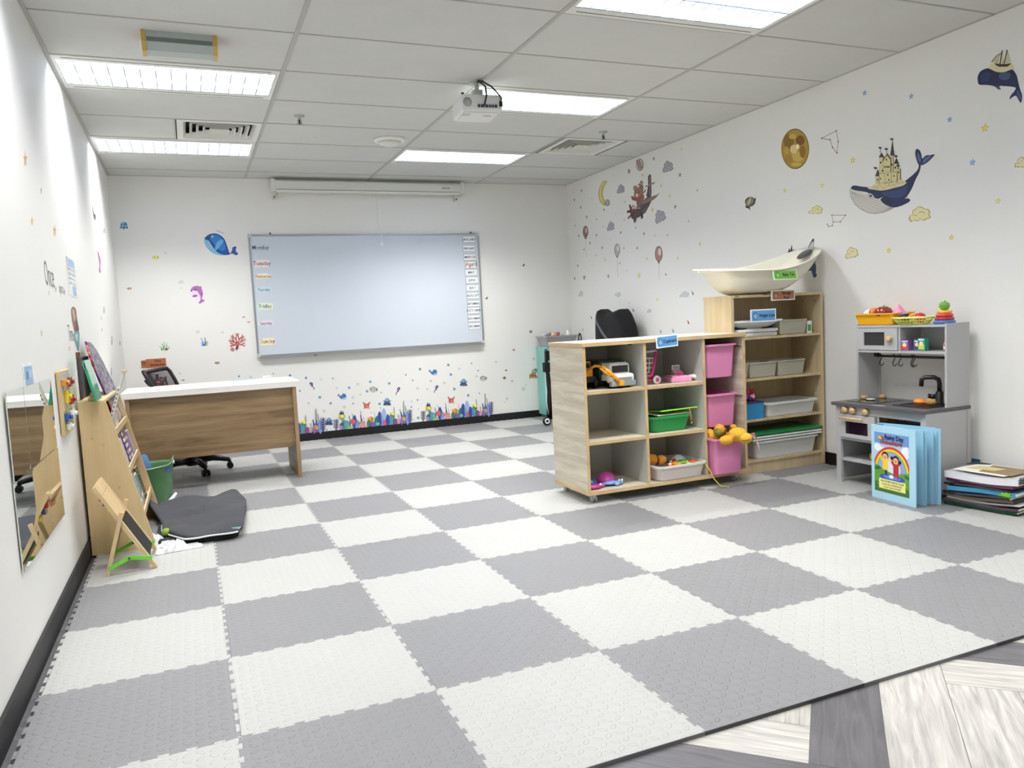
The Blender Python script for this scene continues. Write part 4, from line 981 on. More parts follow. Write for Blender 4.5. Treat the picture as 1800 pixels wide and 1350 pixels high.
('26386c', 'L', 7, (-381, 80, -401, 90, -403, 100)),
('26386c', 'L', 7, (-381, 80, -364, 86, -360, 96)),
('26386c', 'L', 7, (-380, 98, -399, 108, -402, 118)),
('26386c', 'L', 7, (-380, 98, -362, 104, -359, 114)),
('a3b7c0', 'S', 2, (-236, 4, -229, 31, -216, 57, -213, 84, -208, 111, -212, 139, -212, 166, -207, 166, -201, 138, -200, 110, -196, 82, -203, 56, -206, 28, -220, 2)),
('2f5f7c', 'S', 2, (-138, 2, -134, 33, -127, 63, -124, 93, -121, 124, -121, 154, -120, 185, -118, 185, -116, 154, -117, 123, -117, 92, -121, 62, -124, 32, -131, 2)),
('223768', 'S', 2, (-134, 2, -130, 25, -120, 46, -120, 69, -119, 92, -124, 115, -126, 138, -122, 137, -115, 114, -111, 91, -106, 68, -110, 45, -110, 23, -120, 1)),
('7fae9c', 'S', 2, (-86, 2, -86, 21, -84, 41, -86, 61, -88, 81, -94, 101, -98, 121, -96, 121, -88, 100, -84, 80, -78, 60, -77, 40, -75, 20, -78, 1)),
('b2bccb', 'S', 2, (-1, 0, 6, 27, 16, 53, 19, 80, 24, 107, 24, 134, 26, 161, 29, 161, 30, 134, 29, 106, 29, 79, 23, 53, 19, 26, 9, 0)),
('4f93a0', 'S', 4, (-310, 5, -321, 63, -306, 97, -293, 106, -280, 89, -272, 53, -290, 3)),
('2f7f92', 'S', 4, (-341, 6, -351, 48, -338, 74, -327, 80, -315, 68, -308, 40, -324, 4)),
('5f9fb4', 'S', 4, (-284, 5, -297, 58, -281, 89, -266, 97, -250, 82, -240, 48, -261, 3)),
('3c5a84', 'S', 2, (-258, 4, -254, 27, -245, 50, -244, 73, -242, 97, -246, 120, -248, 144, -244, 144, -238, 120, -236, 96, -232, 72, -235, 49, -236, 26, -246, 3)),
('3f4f9c', 'S', 4, (-206, 4, -215, 84, -199, 133, -186, 146, -173, 123, -166, 72, -186, 2)),
('d05664', 'E', 14, (-207, 78, 28, -3, -2, -31)),
('f0a4ac', 'E', 6, (-193, 76, 5, 0, 0, -5)),
('f0a4ac', 'E', 6, (-204, 62, 4, 0, 0, -5)),
('f0a4ac', 'E', 6, (-219, 71, 4, 0, 0, -5)),
('f0a4ac', 'E', 6, (-216, 89, 4, -1, 0, -5)),
('f0a4ac', 'E', 6, (-200, 90, 4, -1, 0, -5)),
('6aa9a6', 'S', 4, (-171, 3, -179, 53, -168, 82, -157, 90, -147, 76, -142, 44, -156, 2)),
('a8d32c', 'S', 2, (-277, 5, -273, 14, -261, 23, -262, 33, -260, 42, -268, 53, -272, 63, -266, 62, -256, 52, -251, 41, -243, 31, -247, 21, -247, 12, -259, 3)),
('a8d32c', 'S', 2, (-258, 4, -257, 12, -251, 20, -254, 29, -254, 37, -261, 46, -265, 55, -262, 54, -253, 45, -248, 36, -242, 28, -242, 19, -241, 11, -246, 3)),
('c79ad0', 'E', 14, (-331, 27, 24, -2, -2, -22)),
('8a5cae', 'E', 6, (-318, 25, 4, 0, 0, -3)),
('8a5cae', 'E', 6, (-328, 16, 4, 0, 0, -3)),
('8a5cae', 'E', 6, (-342, 22, 4, 0, 0, -3)),
('8a5cae', 'E', 6, (-339, 35, 4, 0, 0, -4)),
('8a5cae', 'E', 6, (-324, 36, 4, 0, 0, -4)),
('8f95d8', 'S', 4, (-178, 3, -187, 28, -178, 43, -168, 46, -158, 39, -152, 23, -164, 2)),
('d96c7a', 'E', 14, (-115, 53, 29, -3, -2, -25)),
('f4b8b8', 'E', 6, (-101, 52, 5, 0, 0, -4)),
('f4b8b8', 'E', 6, (-112, 41, 5, -1, 0, -4)),
('f4b8b8', 'E', 6, (-128, 48, 5, -1, 0, -4)),
('f4b8b8', 'E', 6, (-125, 63, 5, -1, 0, -4)),
('f4b8b8', 'E', 6, (-108, 63, 5, -1, 0, -4)),
('e9a4a8', 'E', 14, (-105, 26, 34, -3, -2, -22)),
('c2405a', 'E', 6, (-88, 25, 5, -1, 0, -3)),
('c2405a', 'E', 6, (-101, 15, 5, -1, 0, -3)),
('c2405a', 'E', 6, (-120, 22, 5, -1, 0, -4)),
('c2405a', 'E', 6, (-116, 35, 5, -1, 0, -3)),
('c2405a', 'E', 6, (-96, 35, 5, -1, 0, -4)),
('26508c', 'E', 14, (-39, 26, 25, -3, -2, -25)),
('e1b13c', 'E', 14, (-20, 70, 16, -2, -1, -19)),
('46835c', 'S', 4, (-56, 1, -64, 45, -54, 70, -44, 77, -34, 65, -29, 37, -42, 0)),
('7e5cb0', 'E', 14, (2, 27, 25, -2, -2, -27)),
('2f7f74', 'S', 4, (31, 0, 20, 64, 35, 102, 49, 112, 63, 93, 70, 53, 51, -2)),
('354a98', 'S', 4, (60, 0, 51, 89, 67, 144, 81, 159, 94, 133, 101, 76, 80, -2)),
('9fb8da', 'S', 4, (104, 0, 93, 106, 112, 170, 128, 188, 144, 158, 152, 90, 128, -3)),
('7d92d2', 'S', 2, (80, 0, 86, 19, 100, 38, 100, 58, 102, 77, 94, 98, 90, 118, 96, 117, 108, 96, 114, 76, 122, 55, 116, 36, 116, 16, 102, -2)),
('1f3f70', 'E', 14, (63, 20, 19, -2, -1, -21)),
('5fc0c2', 'E', 14, (51, 29, 22, -2, -1, -18)),
('dd4f48', 'E', 14, (139, 32, 30, -3, -2, -34)),
('f29a88', 'E', 6, (154, 31, 5, -1, 0, -6)),
('f29a88', 'E', 6, (142, 15, 5, 0, 0, -5)),
('f29a88', 'E', 6, (126, 25, 5, -1, 0, -6)),
('f29a88', 'E', 6, (129, 45, 5, -1, 0, -5)),
('f29a88', 'E', 6, (147, 47, 5, -1, 0, -6)),
('33459a', 'S', 4, (148, -1, 139, 67, 153, 108, 166, 120, 178, 100, 184, 56, 166, -3)),
('4f9aa4', 'S', 4, (189, -2, 178, 72, 194, 116, 208, 128, 222, 107, 229, 60, 210, -4)),
('8a3c78', 'E', 14, (244, 32, 29, -3, -2, -36)),
('c46ab0', 'E', 6, (258, 31, 5, 0, 0, -6)),
('c46ab0', 'E', 6, (246, 15, 5, 0, 0, -6)),
('c46ab0', 'E', 6, (231, 24, 5, 0, 0, -6)),
('c46ab0', 'E', 6, (234, 46, 5, -1, 0, -6)),
('c46ab0', 'E', 6, (251, 48, 5, 0, 0, -6)),
('3c6472', 'S', 2, (217, -3, 222, 29, 228, 61, 231, 93, 234, 125, 235, 158, 236, 190, 238, 190, 239, 158, 238, 125, 237, 93, 233, 61, 230, 28, 223, -4)),
('5b9aa0', 'S', 2, (270, -4, 274, 15, 280, 33, 281, 51, 282, 70, 280, 88, 278, 107, 281, 107, 286, 88, 288, 69, 291, 50, 288, 32, 287, 13, 280, -4)),
('26366c', 'S', 2, (290, -4, 295, 20, 305, 43, 307, 67, 310, 91, 307, 115, 306, 139, 310, 139, 316, 114, 317, 90, 320, 66, 316, 42, 314, 18, 303, -5)),
('d9a2b4', 'L', 10, (275, -4, 281, 35, 282, 74)),
('d9a2b4', 'L', 7, (278, 10, 264, 17, 263, 24)),
('d9a2b4', 'L', 7, (278, 10, 288, 14, 291, 21)),
('d9a2b4', 'L', 7, (278, 22, 265, 29, 264, 36)),
('d9a2b4', 'L', 7, (278, 22, 289, 27, 292, 34)),
('d9a2b4', 'L', 7, (279, 35, 266, 42, 264, 49)),
('d9a2b4', 'L', 7, (279, 35, 290, 39, 292, 46)),
('d9a2b4', 'L', 7, (280, 47, 267, 54, 265, 61)),
('d9a2b4', 'L', 7, (280, 47, 291, 52, 293, 58)),
('22424e', 'S', 2, (319, -4, 324, 37, 332, 79, 336, 121, 340, 162, 342, 204, 344, 246, 346, 246, 346, 204, 343, 162, 342, 120, 337, 78, 333, 36, 325, -5)),
('6c8a88', 'S', 2, (357, -5, 359, 28, 363, 60, 363, 93, 364, 125, 362, 158, 361, 191, 362, 191, 366, 158, 367, 125, 369, 92, 368, 60, 367, 27, 363, -6)),
('8f9fdc', 'S', 4, (324, -4, 313, 64, 328, 104, 342, 115, 356, 96, 364, 53, 345, -6)),
('2c3b86', 'L', 10, (334, -5, 341, 58, 344, 121)),
('2c3b86', 'L', 7, (337, 18, 320, 28, 318, 40)),
('2c3b86', 'L', 7, (337, 18, 353, 25, 356, 36)),
('2c3b86', 'L', 7, (339, 38, 321, 48, 319, 60)),
('2c3b86', 'L', 7, (339, 38, 354, 45, 358, 56)),
('2c3b86', 'L', 7, (340, 58, 322, 69, 320, 80)),
('2c3b86', 'L', 7, (340, 58, 356, 65, 359, 76)),
('2c3b86', 'L', 7, (341, 78, 324, 89, 322, 100)),
('2c3b86', 'L', 7, (341, 78, 357, 86, 360, 97)),
('e0b040', 'E', 14, (330, 54, 26, -2, -2, -25)),
('c24a38', 'E', 6, (343, 52, 4, 0, 0, -4)),
('c24a38', 'E', 6, (332, 41, 4, 0, 0, -4)),
('c24a38', 'E', 6, (318, 48, 4, 0, 0, -4)),
('c24a38', 'E', 6, (321, 63, 4, 0, 0, -4)),
('c24a38', 'E', 6, (336, 64, 4, 0, 0, -4)),
('8f7aa8', 'L', 10, (309, -4, 314, 33, 315, 70)),
('8f7aa8', 'L', 7, (311, 9, 296, 16, 295, 23)),
('8f7aa8', 'L', 7, (311, 9, 324, 13, 326, 20)),
('8f7aa8', 'L', 7, (312, 21, 297, 28, 296, 34)),
('8f7aa8', 'L', 7, (312, 21, 325, 25, 327, 31)),
('8f7aa8', 'L', 7, (313, 33, 298, 40, 296, 46)),
('8f7aa8', 'L', 7, (313, 33, 325, 37, 328, 43)),
('8f7aa8', 'L', 7, (314, 45, 299, 52, 297, 58)),
('8f7aa8', 'L', 7, (314, 45, 326, 49, 329, 55)),
('8c98dc', 'S', 4, (365, -5, 358, 72, 371, 120, 381, 133, 392, 111, 397, 62, 381, -6)),
('24356f', 'L', 10, (398, -6, 406, 72, 410, 150)),
('24356f', 'L', 7, (402, 22, 382, 35, 380, 50)),
('24356f', 'L', 7, (402, 22, 419, 32, 423, 45)),
('24356f', 'L', 7, (403, 47, 384, 60, 382, 74)),
('24356f', 'L', 7, (403, 47, 421, 57, 424, 70)),
('24356f', 'L', 7, (405, 72, 386, 85, 384, 99)),
('24356f', 'L', 7, (405, 72, 422, 82, 426, 95)),
('24356f', 'L', 7, (406, 97, 387, 110, 385, 124)),
('24356f', 'L', 7, (406, 97, 424, 107, 428, 120)),
('24356f', 'L', 7, (408, 122, 389, 135, 387, 149)),
('24356f', 'L', 7, (408, 122, 425, 132, 429, 145)),
('d9cf3c', 'E', 14, (-314, 147, 28, -3, -1, -22)),
('d9cf3c', 'P', 0, (-335, 149, -351, 168, -353, 133)),
('f3ee94', 'E', 10, (-314, 147, 7, -1, -1, -18)),
('101010', 'E', 8, (-297, 150, 4, 0, 0, -4)),
('2c4d86', 'S', 2, (-320, 5, -318, 36, -316, 67, -314, 98, -312, 129, -310, 160, -308, 190, -308, 190, -310, 160, -312, 129, -314, 98, -316, 67, -318, 36, -320, 5)),
('2c3f7c', 'P', 0, (-345, 167, -322, 206, -316, 168, -305, 199, -296, 163)),
('e29a34', 'E', 14, (-15, 89, 26, -3, -2, -25)),
('e29a34', 'P', 0, (-34, 91, -49, 112, -52, 72)),
('2a2a28', 'E', 10, (-15, 89, 6, -1, -1, -21)),
('101010', 'E', 8, (2, 92, 3, 0, 0, -5)),
('f4ead0', 'E', 8, (-21, 89, 4, 0, -1, -18)),
('d9d444', 'E', 14, (220, 122, 22, -2, -1, -18)),
('d9d444', 'P', 0, (204, 124, 191, 139, 189, 111)),
('f3ee94', 'E', 10, (220, 122, 6, -1, -1, -15)),
('101010', 'E', 8, (234, 124, 3, 0, 0, -3))]),
('hot_air_balloon_sticker', 'tall brown and teal hot air balloon sticker above the bookshelf on the left wall', 'L', (3.1913, 1.1969), [
('8c6a58', 'S', 4, (-68, 106, 28, 124, 131, 112, 138, 70, 165, 27, 172, -7, 25, -33, -43, 0, -79, 57)),
('c9a896', 'S', 4, (-26, 99, 42, 109, 61, 68, 6, 42)),
('5f9a98', 'S', 4, (-66, -25, 169, -12, 140, -68, 61, -122, -17, -92, -66, -58)),
('a5c7c0', 'S', 4, (-24, -33, 107, -25, 63, -67, 19, -58)),
('7b4a36', 'P', 0, (-60, -126, 108, -129, 92, -168, -67, -160)),
('5f4034', 'S', 4, (87, 52, 152, 18, 120, -8, 37, 0))]),
('dolphin_sticker', 'purple pink dolphin sticker high on the left wall', 'L', (4.9214, 1.7096), [
('b358a4', 'S', 4, (-56, 79, 26, 64, 92, 42, 94, 8, 14, -44, 39, -65, -42, -82, -88, -63, -5, -17, -48, 30)),
('d997cc', 'S', 4, (-15, 66, 33, 37, 29, 8, -19, 26))]),
('seahorse_sticker', 'dark green seahorse sticker high on the left wall near the lamps', 'L', (4.853, 2.0731), [
('5a6048', 'S', 4, (-69, 43, -31, 13, 13, -10, 126, -6, 65, -51, -22, -51, -60, -20))]),
('star_sticker', 'large orange star sticker, highest on the left wall', 'L', (2.173, 1.9029), [
('d8a45c', 'P', 0, (22, 42, 19, 17, 53, 23, 16, -2, 10, -28, -9, -18, -45, -39, -22, -9, -38, 4, -4, 12))]),
('star_sticker', 'orange star sticker above the word Once', 'L', (2.1838, 1.6479), [
('d8b074', 'P', 0, (12, 23, 13, 9, 40, 12, 13, -1, 12, -16, -5, -10, -32, -21, -16, -5, -31, 2, -5, 6))]),
('star_sticker', 'orange star sticker above the blue timetable poster', 'L', (2.8093, 1.6841), [
('d8a86c', 'P', 0, (23, 37, 22, 14, 61, 18, 20, -2, 15, -26, -10, -15, -51, -33, -25, -8, -46, 5, -6, 11))]),
('star_sticker', 'pale yellow star sticker left below the word Time', 'L', (2.14, 1.1734), [
('cfc08c', 'P', 0, (10, 18, 11, 6, 31, 6, 10, -2, 9, -15, -4, -8, -26, -14, -13, -2, -24, 6, -4, 6))]),
('star_sticker', 'small tan star sticker just left of the balloon basket', 'L', (2.9175, 1.0968), [
('d2b48c', 'P', 0, (11, 16, 12, 5, 35, 5, 12, -2, 10, -14, -5, -7, -28, -13, -14, -2, -27, 6, -4, 6))]),
('star_sticker', 'tiny pale star sticker below the words upon a', 'L', (2.4405, 1.3583), [
('cfcaa8', 'P', 0, (9, 14, 7, 5, 19, 5, 6, -2, 3, -11, -4, -6, -17, -12, -8, -2, -14, 4, -1, 5))]),
('star_sticker', 'tiny grey star sticker left of the blue timetable poster', 'L', (2.6599, 1.3869), [
('b0b0a8', 'P', 0, (12, 19, 10, 7, 27, 7, 8, -2, 4, -15, -5, -8, -24, -16, -11, -3, -19, 5, -2, 6))]),
('star_sticker', 'tiny bluish star sticker touching the blue timetable poster', 'L', (2.9423, 1.3875), [
('a8b0c0', 'P', 0, (12, 19, 11, 7, 30, 7, 9, -2, 6, -14, -5, -8, -26, -16, -12, -3, -22, 4, -2, 6))]),
('star_sticker', 'small grey star sticker high on the left wall', 'L', (2.5116, 1.8312), [
('9a968c', 'P', 0, (12, 20, 9, 8, 24, 10, 7, -1, 3, -14, -5, -8, -22, -18, -10, -4, -17, 3, -1, 6))]),
('fish_sticker', 'small olive fish sticker on the left wall above the woven mat', 'L', (4.9236, 1.3521), [
('8c8a50', 'E', 10, (0, 0, 41, 1, -25, -27)),
('e8e0d0', 'E', 6, (-7, 5, 18, 0, -8, -8))]),
('seahorse_sticker', 'reddish seahorse sticker at the far end of the left wall', 'L', (5.3339, 1.1203), [
('a8706a', 'E', 10, (0, 0, 46, 0, -41, -40)),
('e8e0d0', 'E', 6, (-5, 8, 20, 0, -12, -12))]),
('shell_sticker', 'tiny grey shell sticker closest to the far corner on the left wall', 'L', (6.0889, 1.0923), [
('9a968c', 'E', 10, (0, 0, 58, -1, -23, -20))]),
('bubble_sticker', 'tiny pale bubble sticker above the green folder', 'L', (4.667, 1.2864), [
('b9c4c0', 'E', 10, (0, 0, 38, 1, -12, -13))]),
('bubble_sticker', 'tiny pale bubble sticker just above the woven mat', 'L', (4.6432, 1.2027), [
('b9c4c0', 'E', 10, (0, 0, 37, 0, -12, -13))]),
('shell_sticker', 'small mauve shell sticker high at the far end of the left wall', 'L', (5.5637, 2.0226), [
('a3a8c0', 'E', 10, (0, 0, 49, 6, -24, -25))]),
('fish_sticker', 'grey blue fish sticker behind the top of the woven mat', 'L', (5.0388, 0.8816), [
('8fa0ac', 'E', 10, (0, 0, 43, -2, -31, -30)),
('e8e0d0', 'E', 6, (-6, 7, 18, -1, -9, -9))])]
STARS = [
('y', -4.149, 2.546, 0.0161, 'pale yellow star sticker right of the big grey cloud'),
('r', -4.588, 2.554, 0.0214, 'reddish brown star sticker right of the striped ball planet'),
('r', -5.028, 2.523, 0.0316, 'reddish brown star sticker left of the striped ball planet'),
('y', -5.339, 2.544, 0.0109, 'pale yellow star sticker right of the crescent moon'),
('o', -4.785, 2.44, 0.0161, 'olive star sticker below the striped ball planet'),
('r', -4.182, 2.329, 0.0231, 'reddish brown star sticker right of the big grey cloud'),
('r', -6.03, 2.505, 0.0203, 'reddish brown star sticker left of the crescent moon'),
('r', -5.937, 2.205, 0.0219, 'reddish brown star sticker above the brown pink balloon, nearest of its colour there'),
('r', -6.067, 2.328, 0.0222, 'reddish brown star sticker above the brown pink balloon, second nearest of its colour there'),
('r', -6.21, 2.432, 0.0207, 'reddish brown star sticker above the brown pink balloon, third nearest of its colour there'),
('g', -5.804, 2.385, 0.0083, 'tiny dark star sticker left of the crescent moon'),
('y', -4.483, 2.288, 0.0198, 'pale yellow star sticker below the big grey cloud, nearest of its colour there'),
('y', -4.349, 2.171, 0.021, 'pale yellow star sticker below the big grey cloud, second nearest of its colour there'),
('g', -3.937, 2.153, 0.0106, 'tiny dark star sticker right of the big grey cloud, nearest of its colour there'),
('g', -3.937, 2.152, 0.0117, 'tiny dark star sticker right of the big grey cloud, second nearest of its colour there'),
('y', -5.127, 2.242, 0.0138, 'pale yellow star sticker left of the bear in its airplane'),
('r', -4.269, 2.064, 0.0222, 'reddish brown star sticker below the big grey cloud'),
('r', -5.551, 2.225, 0.0194, 'reddish brown star sticker below the crescent moon'),
('y', -4.639, 2.091, 0.0262, 'pale yellow star sticker right of the bear in its airplane'),
('y', -5.317, 2.146, 0.0126, 'pale yellow star sticker below the crescent moon'),
('y', -5.424, 1.905, 0.0113, 'pale yellow star sticker above the pale spotted balloon, nearest of its colour there'),
('y', -5.151, 2.068, 0.0201, 'pale yellow star sticker above the pale spotted balloon, second nearest of its colour there'),
('o', -5.722, 2.149, 0.0165, 'olive star sticker below the crescent moon'),
('o', -6.223, 2.147, 0.0192, 'olive star sticker left of the brown pink balloon'),
('g', -5.583, 2.058, 0.0098, 'tiny dark star sticker below the crescent moon'),
('r', -6.143, 2.023, 0.0208, 'reddish brown star sticker left of the brown pink balloon'),
('r', -5.887, 1.916, 0.0203, 'reddish brown star sticker right of the brown pink balloon, nearest of its colour there'),
('r', -5.736, 1.983, 0.0199, 'reddish brown star sticker right of the brown pink balloon, second nearest of its colour there'),
('g', -4.942, 1.961, 0.0121, 'tiny dark star sticker below the bear in its airplane'),
('r', -4.799, 1.887, 0.0194, 'reddish brown star sticker below the bear in its airplane'),
('y', -4.61, 1.847, 0.0146, 'pale yellow star sticker above the pink balloon'),
('g', -4.408, 1.827, 0.0114, 'tiny dark star sticker above the pink balloon'),
('r', -5.232, 1.95, 0.0188, 'reddish brown star sticker above the pale spotted balloon'),
('r', -5.623, 1.839, 0.0198, 'reddish brown star sticker left of the pale spotted balloon'),
('g', -6.032, 1.859, 0.0155, 'tiny dark star sticker below the brown pink balloon'),
('g', -5.18, 1.787, 0.0125, 'tiny dark star sticker right of the pale spotted balloon'),
('r', -4.929, 1.761, 0.0183, 'reddish brown star sticker right of the pale spotted balloon'),
('y', -4.257, 1.604, 0.0211, 'pale yellow star sticker right of the pink balloon, nearest of its colour there'),
('y', -4.072, 1.908, 0.0177, 'pale yellow star sticker right of the pink balloon, second nearest of its colour there'),
('y', -4.023, 1.473, 0.0109, 'pale yellow star sticker right of the pink balloon, third nearest of its colour there'),
('y', -3.923, 1.696, 0.0214, 'pale yellow star sticker right of the pink balloon, fourth nearest of its colour there'),
('g', -5.764, 1.769, 0.0117, 'tiny dark star sticker right of the brown pink balloon'),
('y', -5.572, 1.707, 0.0247, 'pale yellow star sticker left of the pale spotted balloon, nearest of its colour there'),
('y', -5.686, 1.6, 0.0117, 'pale yellow star sticker left of the pale spotted balloon, second nearest of its colour there'),
('y', -4.762, 1.644, 0.0195, 'pale yellow star sticker left of the pink balloon'),
('g', -5.272, 1.643, 0.0127, 'tiny dark star sticker below the pale spotted balloon'),
('r', -6.195, 1.695, 0.0194, 'reddish brown star sticker below the brown pink balloon, nearest of its colour there'),
('r', -6.053, 1.551, 0.0348, 'reddish brown star sticker below the brown pink balloon, second nearest of its colour there'),
('r', -6.285, 1.557, 0.0232, 'reddish brown star sticker below the brown pink balloon, third nearest of its colour there'),
('y', -5.859, 1.674, 0.0119, 'pale yellow star sticker below the brown pink balloon, nearest of its colour there'),
('y', -5.796, 1.498, 0.0102, 'pale yellow star sticker below the brown pink balloon, second nearest of its colour there'),
('y', -5.141, 1.558, 0.0157, 'pale yellow star sticker below the pale spotted balloon'),
('r', -5.516, 1.528, 0.0246, 'reddish brown star sticker below the pale spotted balloon'),
('Y', -4.914, 1.492, 0.0353, 'bright yellow star sticker left of the pink balloon'),
('r', -4.452, 1.47, 0.0159, 'reddish brown star sticker below the pink balloon'),
('Y', -4.609, 1.247, 0.0208, 'bright yellow star sticker below the pink balloon'),
('y', -5.114, 1.238, 0.0158, 'pale yellow star sticker right of the black stroller hood'),
('o', -6.136, 0.97, 0.0179, 'olive star sticker left of the black stroller hood'),
('b', -1.8, 2.347, 0.0196, 'blue star sticker above the castle whale, nearest of its colour there'),
('b', -2.147, 2.464, 0.0208, 'blue star sticker above the castle whale, second nearest of its colour there'),
('b', -1.545, 2.146, 0.0187, 'blue star sticker left of the ship whale'),
('Y', -1.331, 2.047, 0.027, 'bright yellow star sticker below the ship whale'),
('b', -1.404, 1.876, 0.0214, 'blue star sticker below the ship whale'),
('y', -1.256, 1.639, 0.0195, 'pale yellow star sticker below the ship whale'),
('Y', -2.25, 2.061, 0.0251, 'bright yellow star sticker left of the castle whale'),
('Y', -2.884, 1.973, 0.0201, 'bright yellow star sticker below the gold full moon, nearest of its colour there'),
('Y', -2.52, 1.944, 0.0208, 'bright yellow star sticker below the gold full moon, second nearest of its colour there'),
('Y', -1.536, 1.475, 0.0187, 'bright yellow star sticker right of the castle whale'),
('Y', -1.971, 1.443, 0.0204, 'bright yellow star sticker below the castle whale')]
DOTS = [
('b', 1.642, 0.638, 0.0124, 'blue bubble sticker above the seahorse nearest the desk'),
('b', 1.571, 0.511, 0.0096, 'blue bubble sticker left of the seahorse nearest the desk'),
('b', 1.765, 0.428, 0.014, 'blue bubble sticker below the seahorse nearest the desk, nearest of its colour'),
('b', 1.65, 0.378, 0.0069, 'blue bubble sticker below the seahorse nearest the desk, second nearest of its colour'),
('b', 1.871, 0.356, 0.0127, 'blue bubble sticker left of the left blue whale'),
('b', 2.072, 0.502, 0.013, 'blue bubble sticker above the left blue whale'),
('b', 2.297, 0.547, 0.0132, 'blue bubble sticker above the left puffer fish'),
('b', 2.257, 0.45, 0.0132, 'blue bubble sticker left of the left puffer fish'),
('b', 2.498, 0.514, 0.0135, 'blue bubble sticker left of the middle seahorse'),
('b', 2.381, 0.305, 0.0134, 'blue bubble sticker left of the middle blue octopus, nearest of its colour'),
('b', 2.388, 0.263, 0.006, 'blue bubble sticker left of the middle blue octopus, second nearest of its colour'),
('b', 2.102, 0.334, 0.0087, 'blue bubble sticker right of the left blue whale'),
('b', 2.845, 0.641, 0.0139, 'blue bubble sticker left of the right blue whale'),
('b', 3.167, 0.664, 0.0143, 'blue bubble sticker right of the right blue whale'),
('b', 3.189, 0.557, 0.0144, 'blue bubble sticker left of the right blue octopus'),
('b', 3.438, 0.664, 0.0082, 'blue bubble sticker above the right puffer fish'),
('b', 3.221, 0.395, 0.0144, 'blue bubble sticker above the right red crab'),
('b', 3.377, 0.311, 0.0147, 'blue bubble sticker below the right blue octopus'),
('b', 2.797, 0.31, 0.0093, 'blue bubble sticker left of the right seahorse'),
('b', 2.723, 0.241, 0.0092, 'blue bubble sticker below the middle seahorse'),
('b', 2.791, 0.117, 0.0139, 'blue bubble sticker below the right seahorse'),
('b', 3.511, 0.323, 0.0082, 'blue bubble sticker below the right puffer fish'),
('b', 1.815, 0.085, 0.0071, 'blue bubble sticker below the lowest blue octopus'),
('b', 2.287, 0.22, 0.0059, 'blue bubble sticker below the left red crab'),
('b', 2.597, 0.218, 0.0076, 'blue bubble sticker right of the middle blue octopus'),
('g', 1.791, 0.61, 0.0098, 'faint grey bubble sticker right of the seahorse nearest the desk'),
('g', 2.164, 0.533, 0.0145, 'faint grey bubble sticker left of the left puffer fish'),
('g', 1.944, 0.507, 0.01, 'faint grey bubble sticker above the left blue whale'),
('g', 2.104, 0.397, 0.0145, 'faint grey bubble sticker right of the left blue whale'),
('g', 2.008, 0.305, 0.0143, 'faint grey bubble sticker below the left blue whale'),
('g', 1.799, 0.285, 0.0141, 'faint grey bubble sticker above the lowest blue octopus'),
('g', 2.805, 0.435, 0.0139, 'faint grey bubble sticker left of the right seahorse, nearest of its colour'),
('g', 2.8, 0.21, 0.0093, 'faint grey bubble sticker left of the right seahorse, second nearest of its colour'),
('g', 2.73, 0.301, 0.0107, 'faint grey bubble sticker right of the middle seahorse'),
('g', 3.109, 0.47, 0.0143, 'faint grey bubble sticker right of the right seahorse'),
('g', 3.291, 0.614, 0.0129, 'faint grey bubble sticker above the right blue octopus'),
('g', 3.489, 0.515, 0.0131, 'faint grey bubble sticker left of the right puffer fish'),
('g', 3.73, 0.659, 0.0134, 'faint grey bubble sticker above the tiny yellow fish pair'),
('g', 3.837, 0.234, 0.0153, 'faint grey bubble sticker below the tiny yellow fish pair, nearest of its colour'),
('g', 3.809, 0.198, 0.0085, 'faint grey bubble sticker below the tiny yellow fish pair, second nearest of its colour'),
('g', 4.079, 0.374, 0.0087, 'faint grey bubble sticker below the orange octopus, nearest of its colour'),
('g', 4.048, 0.329, 0.0207, 'faint grey bubble sticker below the orange octopus, second nearest of its colour'),
('g', 2.74, 0.105, 0.0077, 'faint grey bubble sticker right of the middle blue octopus'),
('g', 4.195, 0.663, 0.0175, 'faint grey bubble sticker above the orange octopus'),
('d', 1.911, 0.612, 0.0071, 'tiny dark bubble sticker above the left blue whale'),
('d', 2.183, 0.421, 0.0058, 'tiny dark bubble sticker above the left red crab'),
('d', 2.406, 0.425, 0.006, 'tiny dark bubble sticker right of the left puffer fish'),
('d', 2.685, 0.592, 0.0076, 'tiny dark bubble sticker above the middle seahorse'),
('d', 2.756, 0.528, 0.0077, 'tiny dark bubble sticker right of the middle seahorse'),
('d', 2.957, 0.505, 0.0078, 'tiny dark bubble sticker below the right blue whale'),
('d', 2.913, 0.417, 0.0062, 'tiny dark bubble sticker left of the right seahorse'),
('d', 3.511, 0.577, 0.0082, 'tiny dark bubble sticker above the right puffer fish'),
('d', 3.913, 0.43, 0.0085, 'tiny dark bubble sticker below the tiny yellow fish pair'),
('b', 0.999, 0.703, 0.0095, 'blue bubble sticker behind the desk top, leftmost'),
('b', 1.213, 0.652, 0.0065, 'blue bubble sticker behind the desk top, second from the left'),
('b', 1.327, 0.705, 0.0066, 'blue bubble sticker behind the desk top, third from the left'),
('b', 1.487, 0.675, 0.0122, 'blue bubble sticker behind the desk top, fourth from the left'),
('b', 1.642, 0.639, 0.0113, 'blue bubble sticker behind the desk top, rightmost'),
('g', 0.466, 0.77, 0.01, 'faint grey bubble sticker behind the desk top, leftmost'),
('g', 1.11, 0.686, 0.0128, 'faint grey bubble sticker behind the desk top, second from the left')]

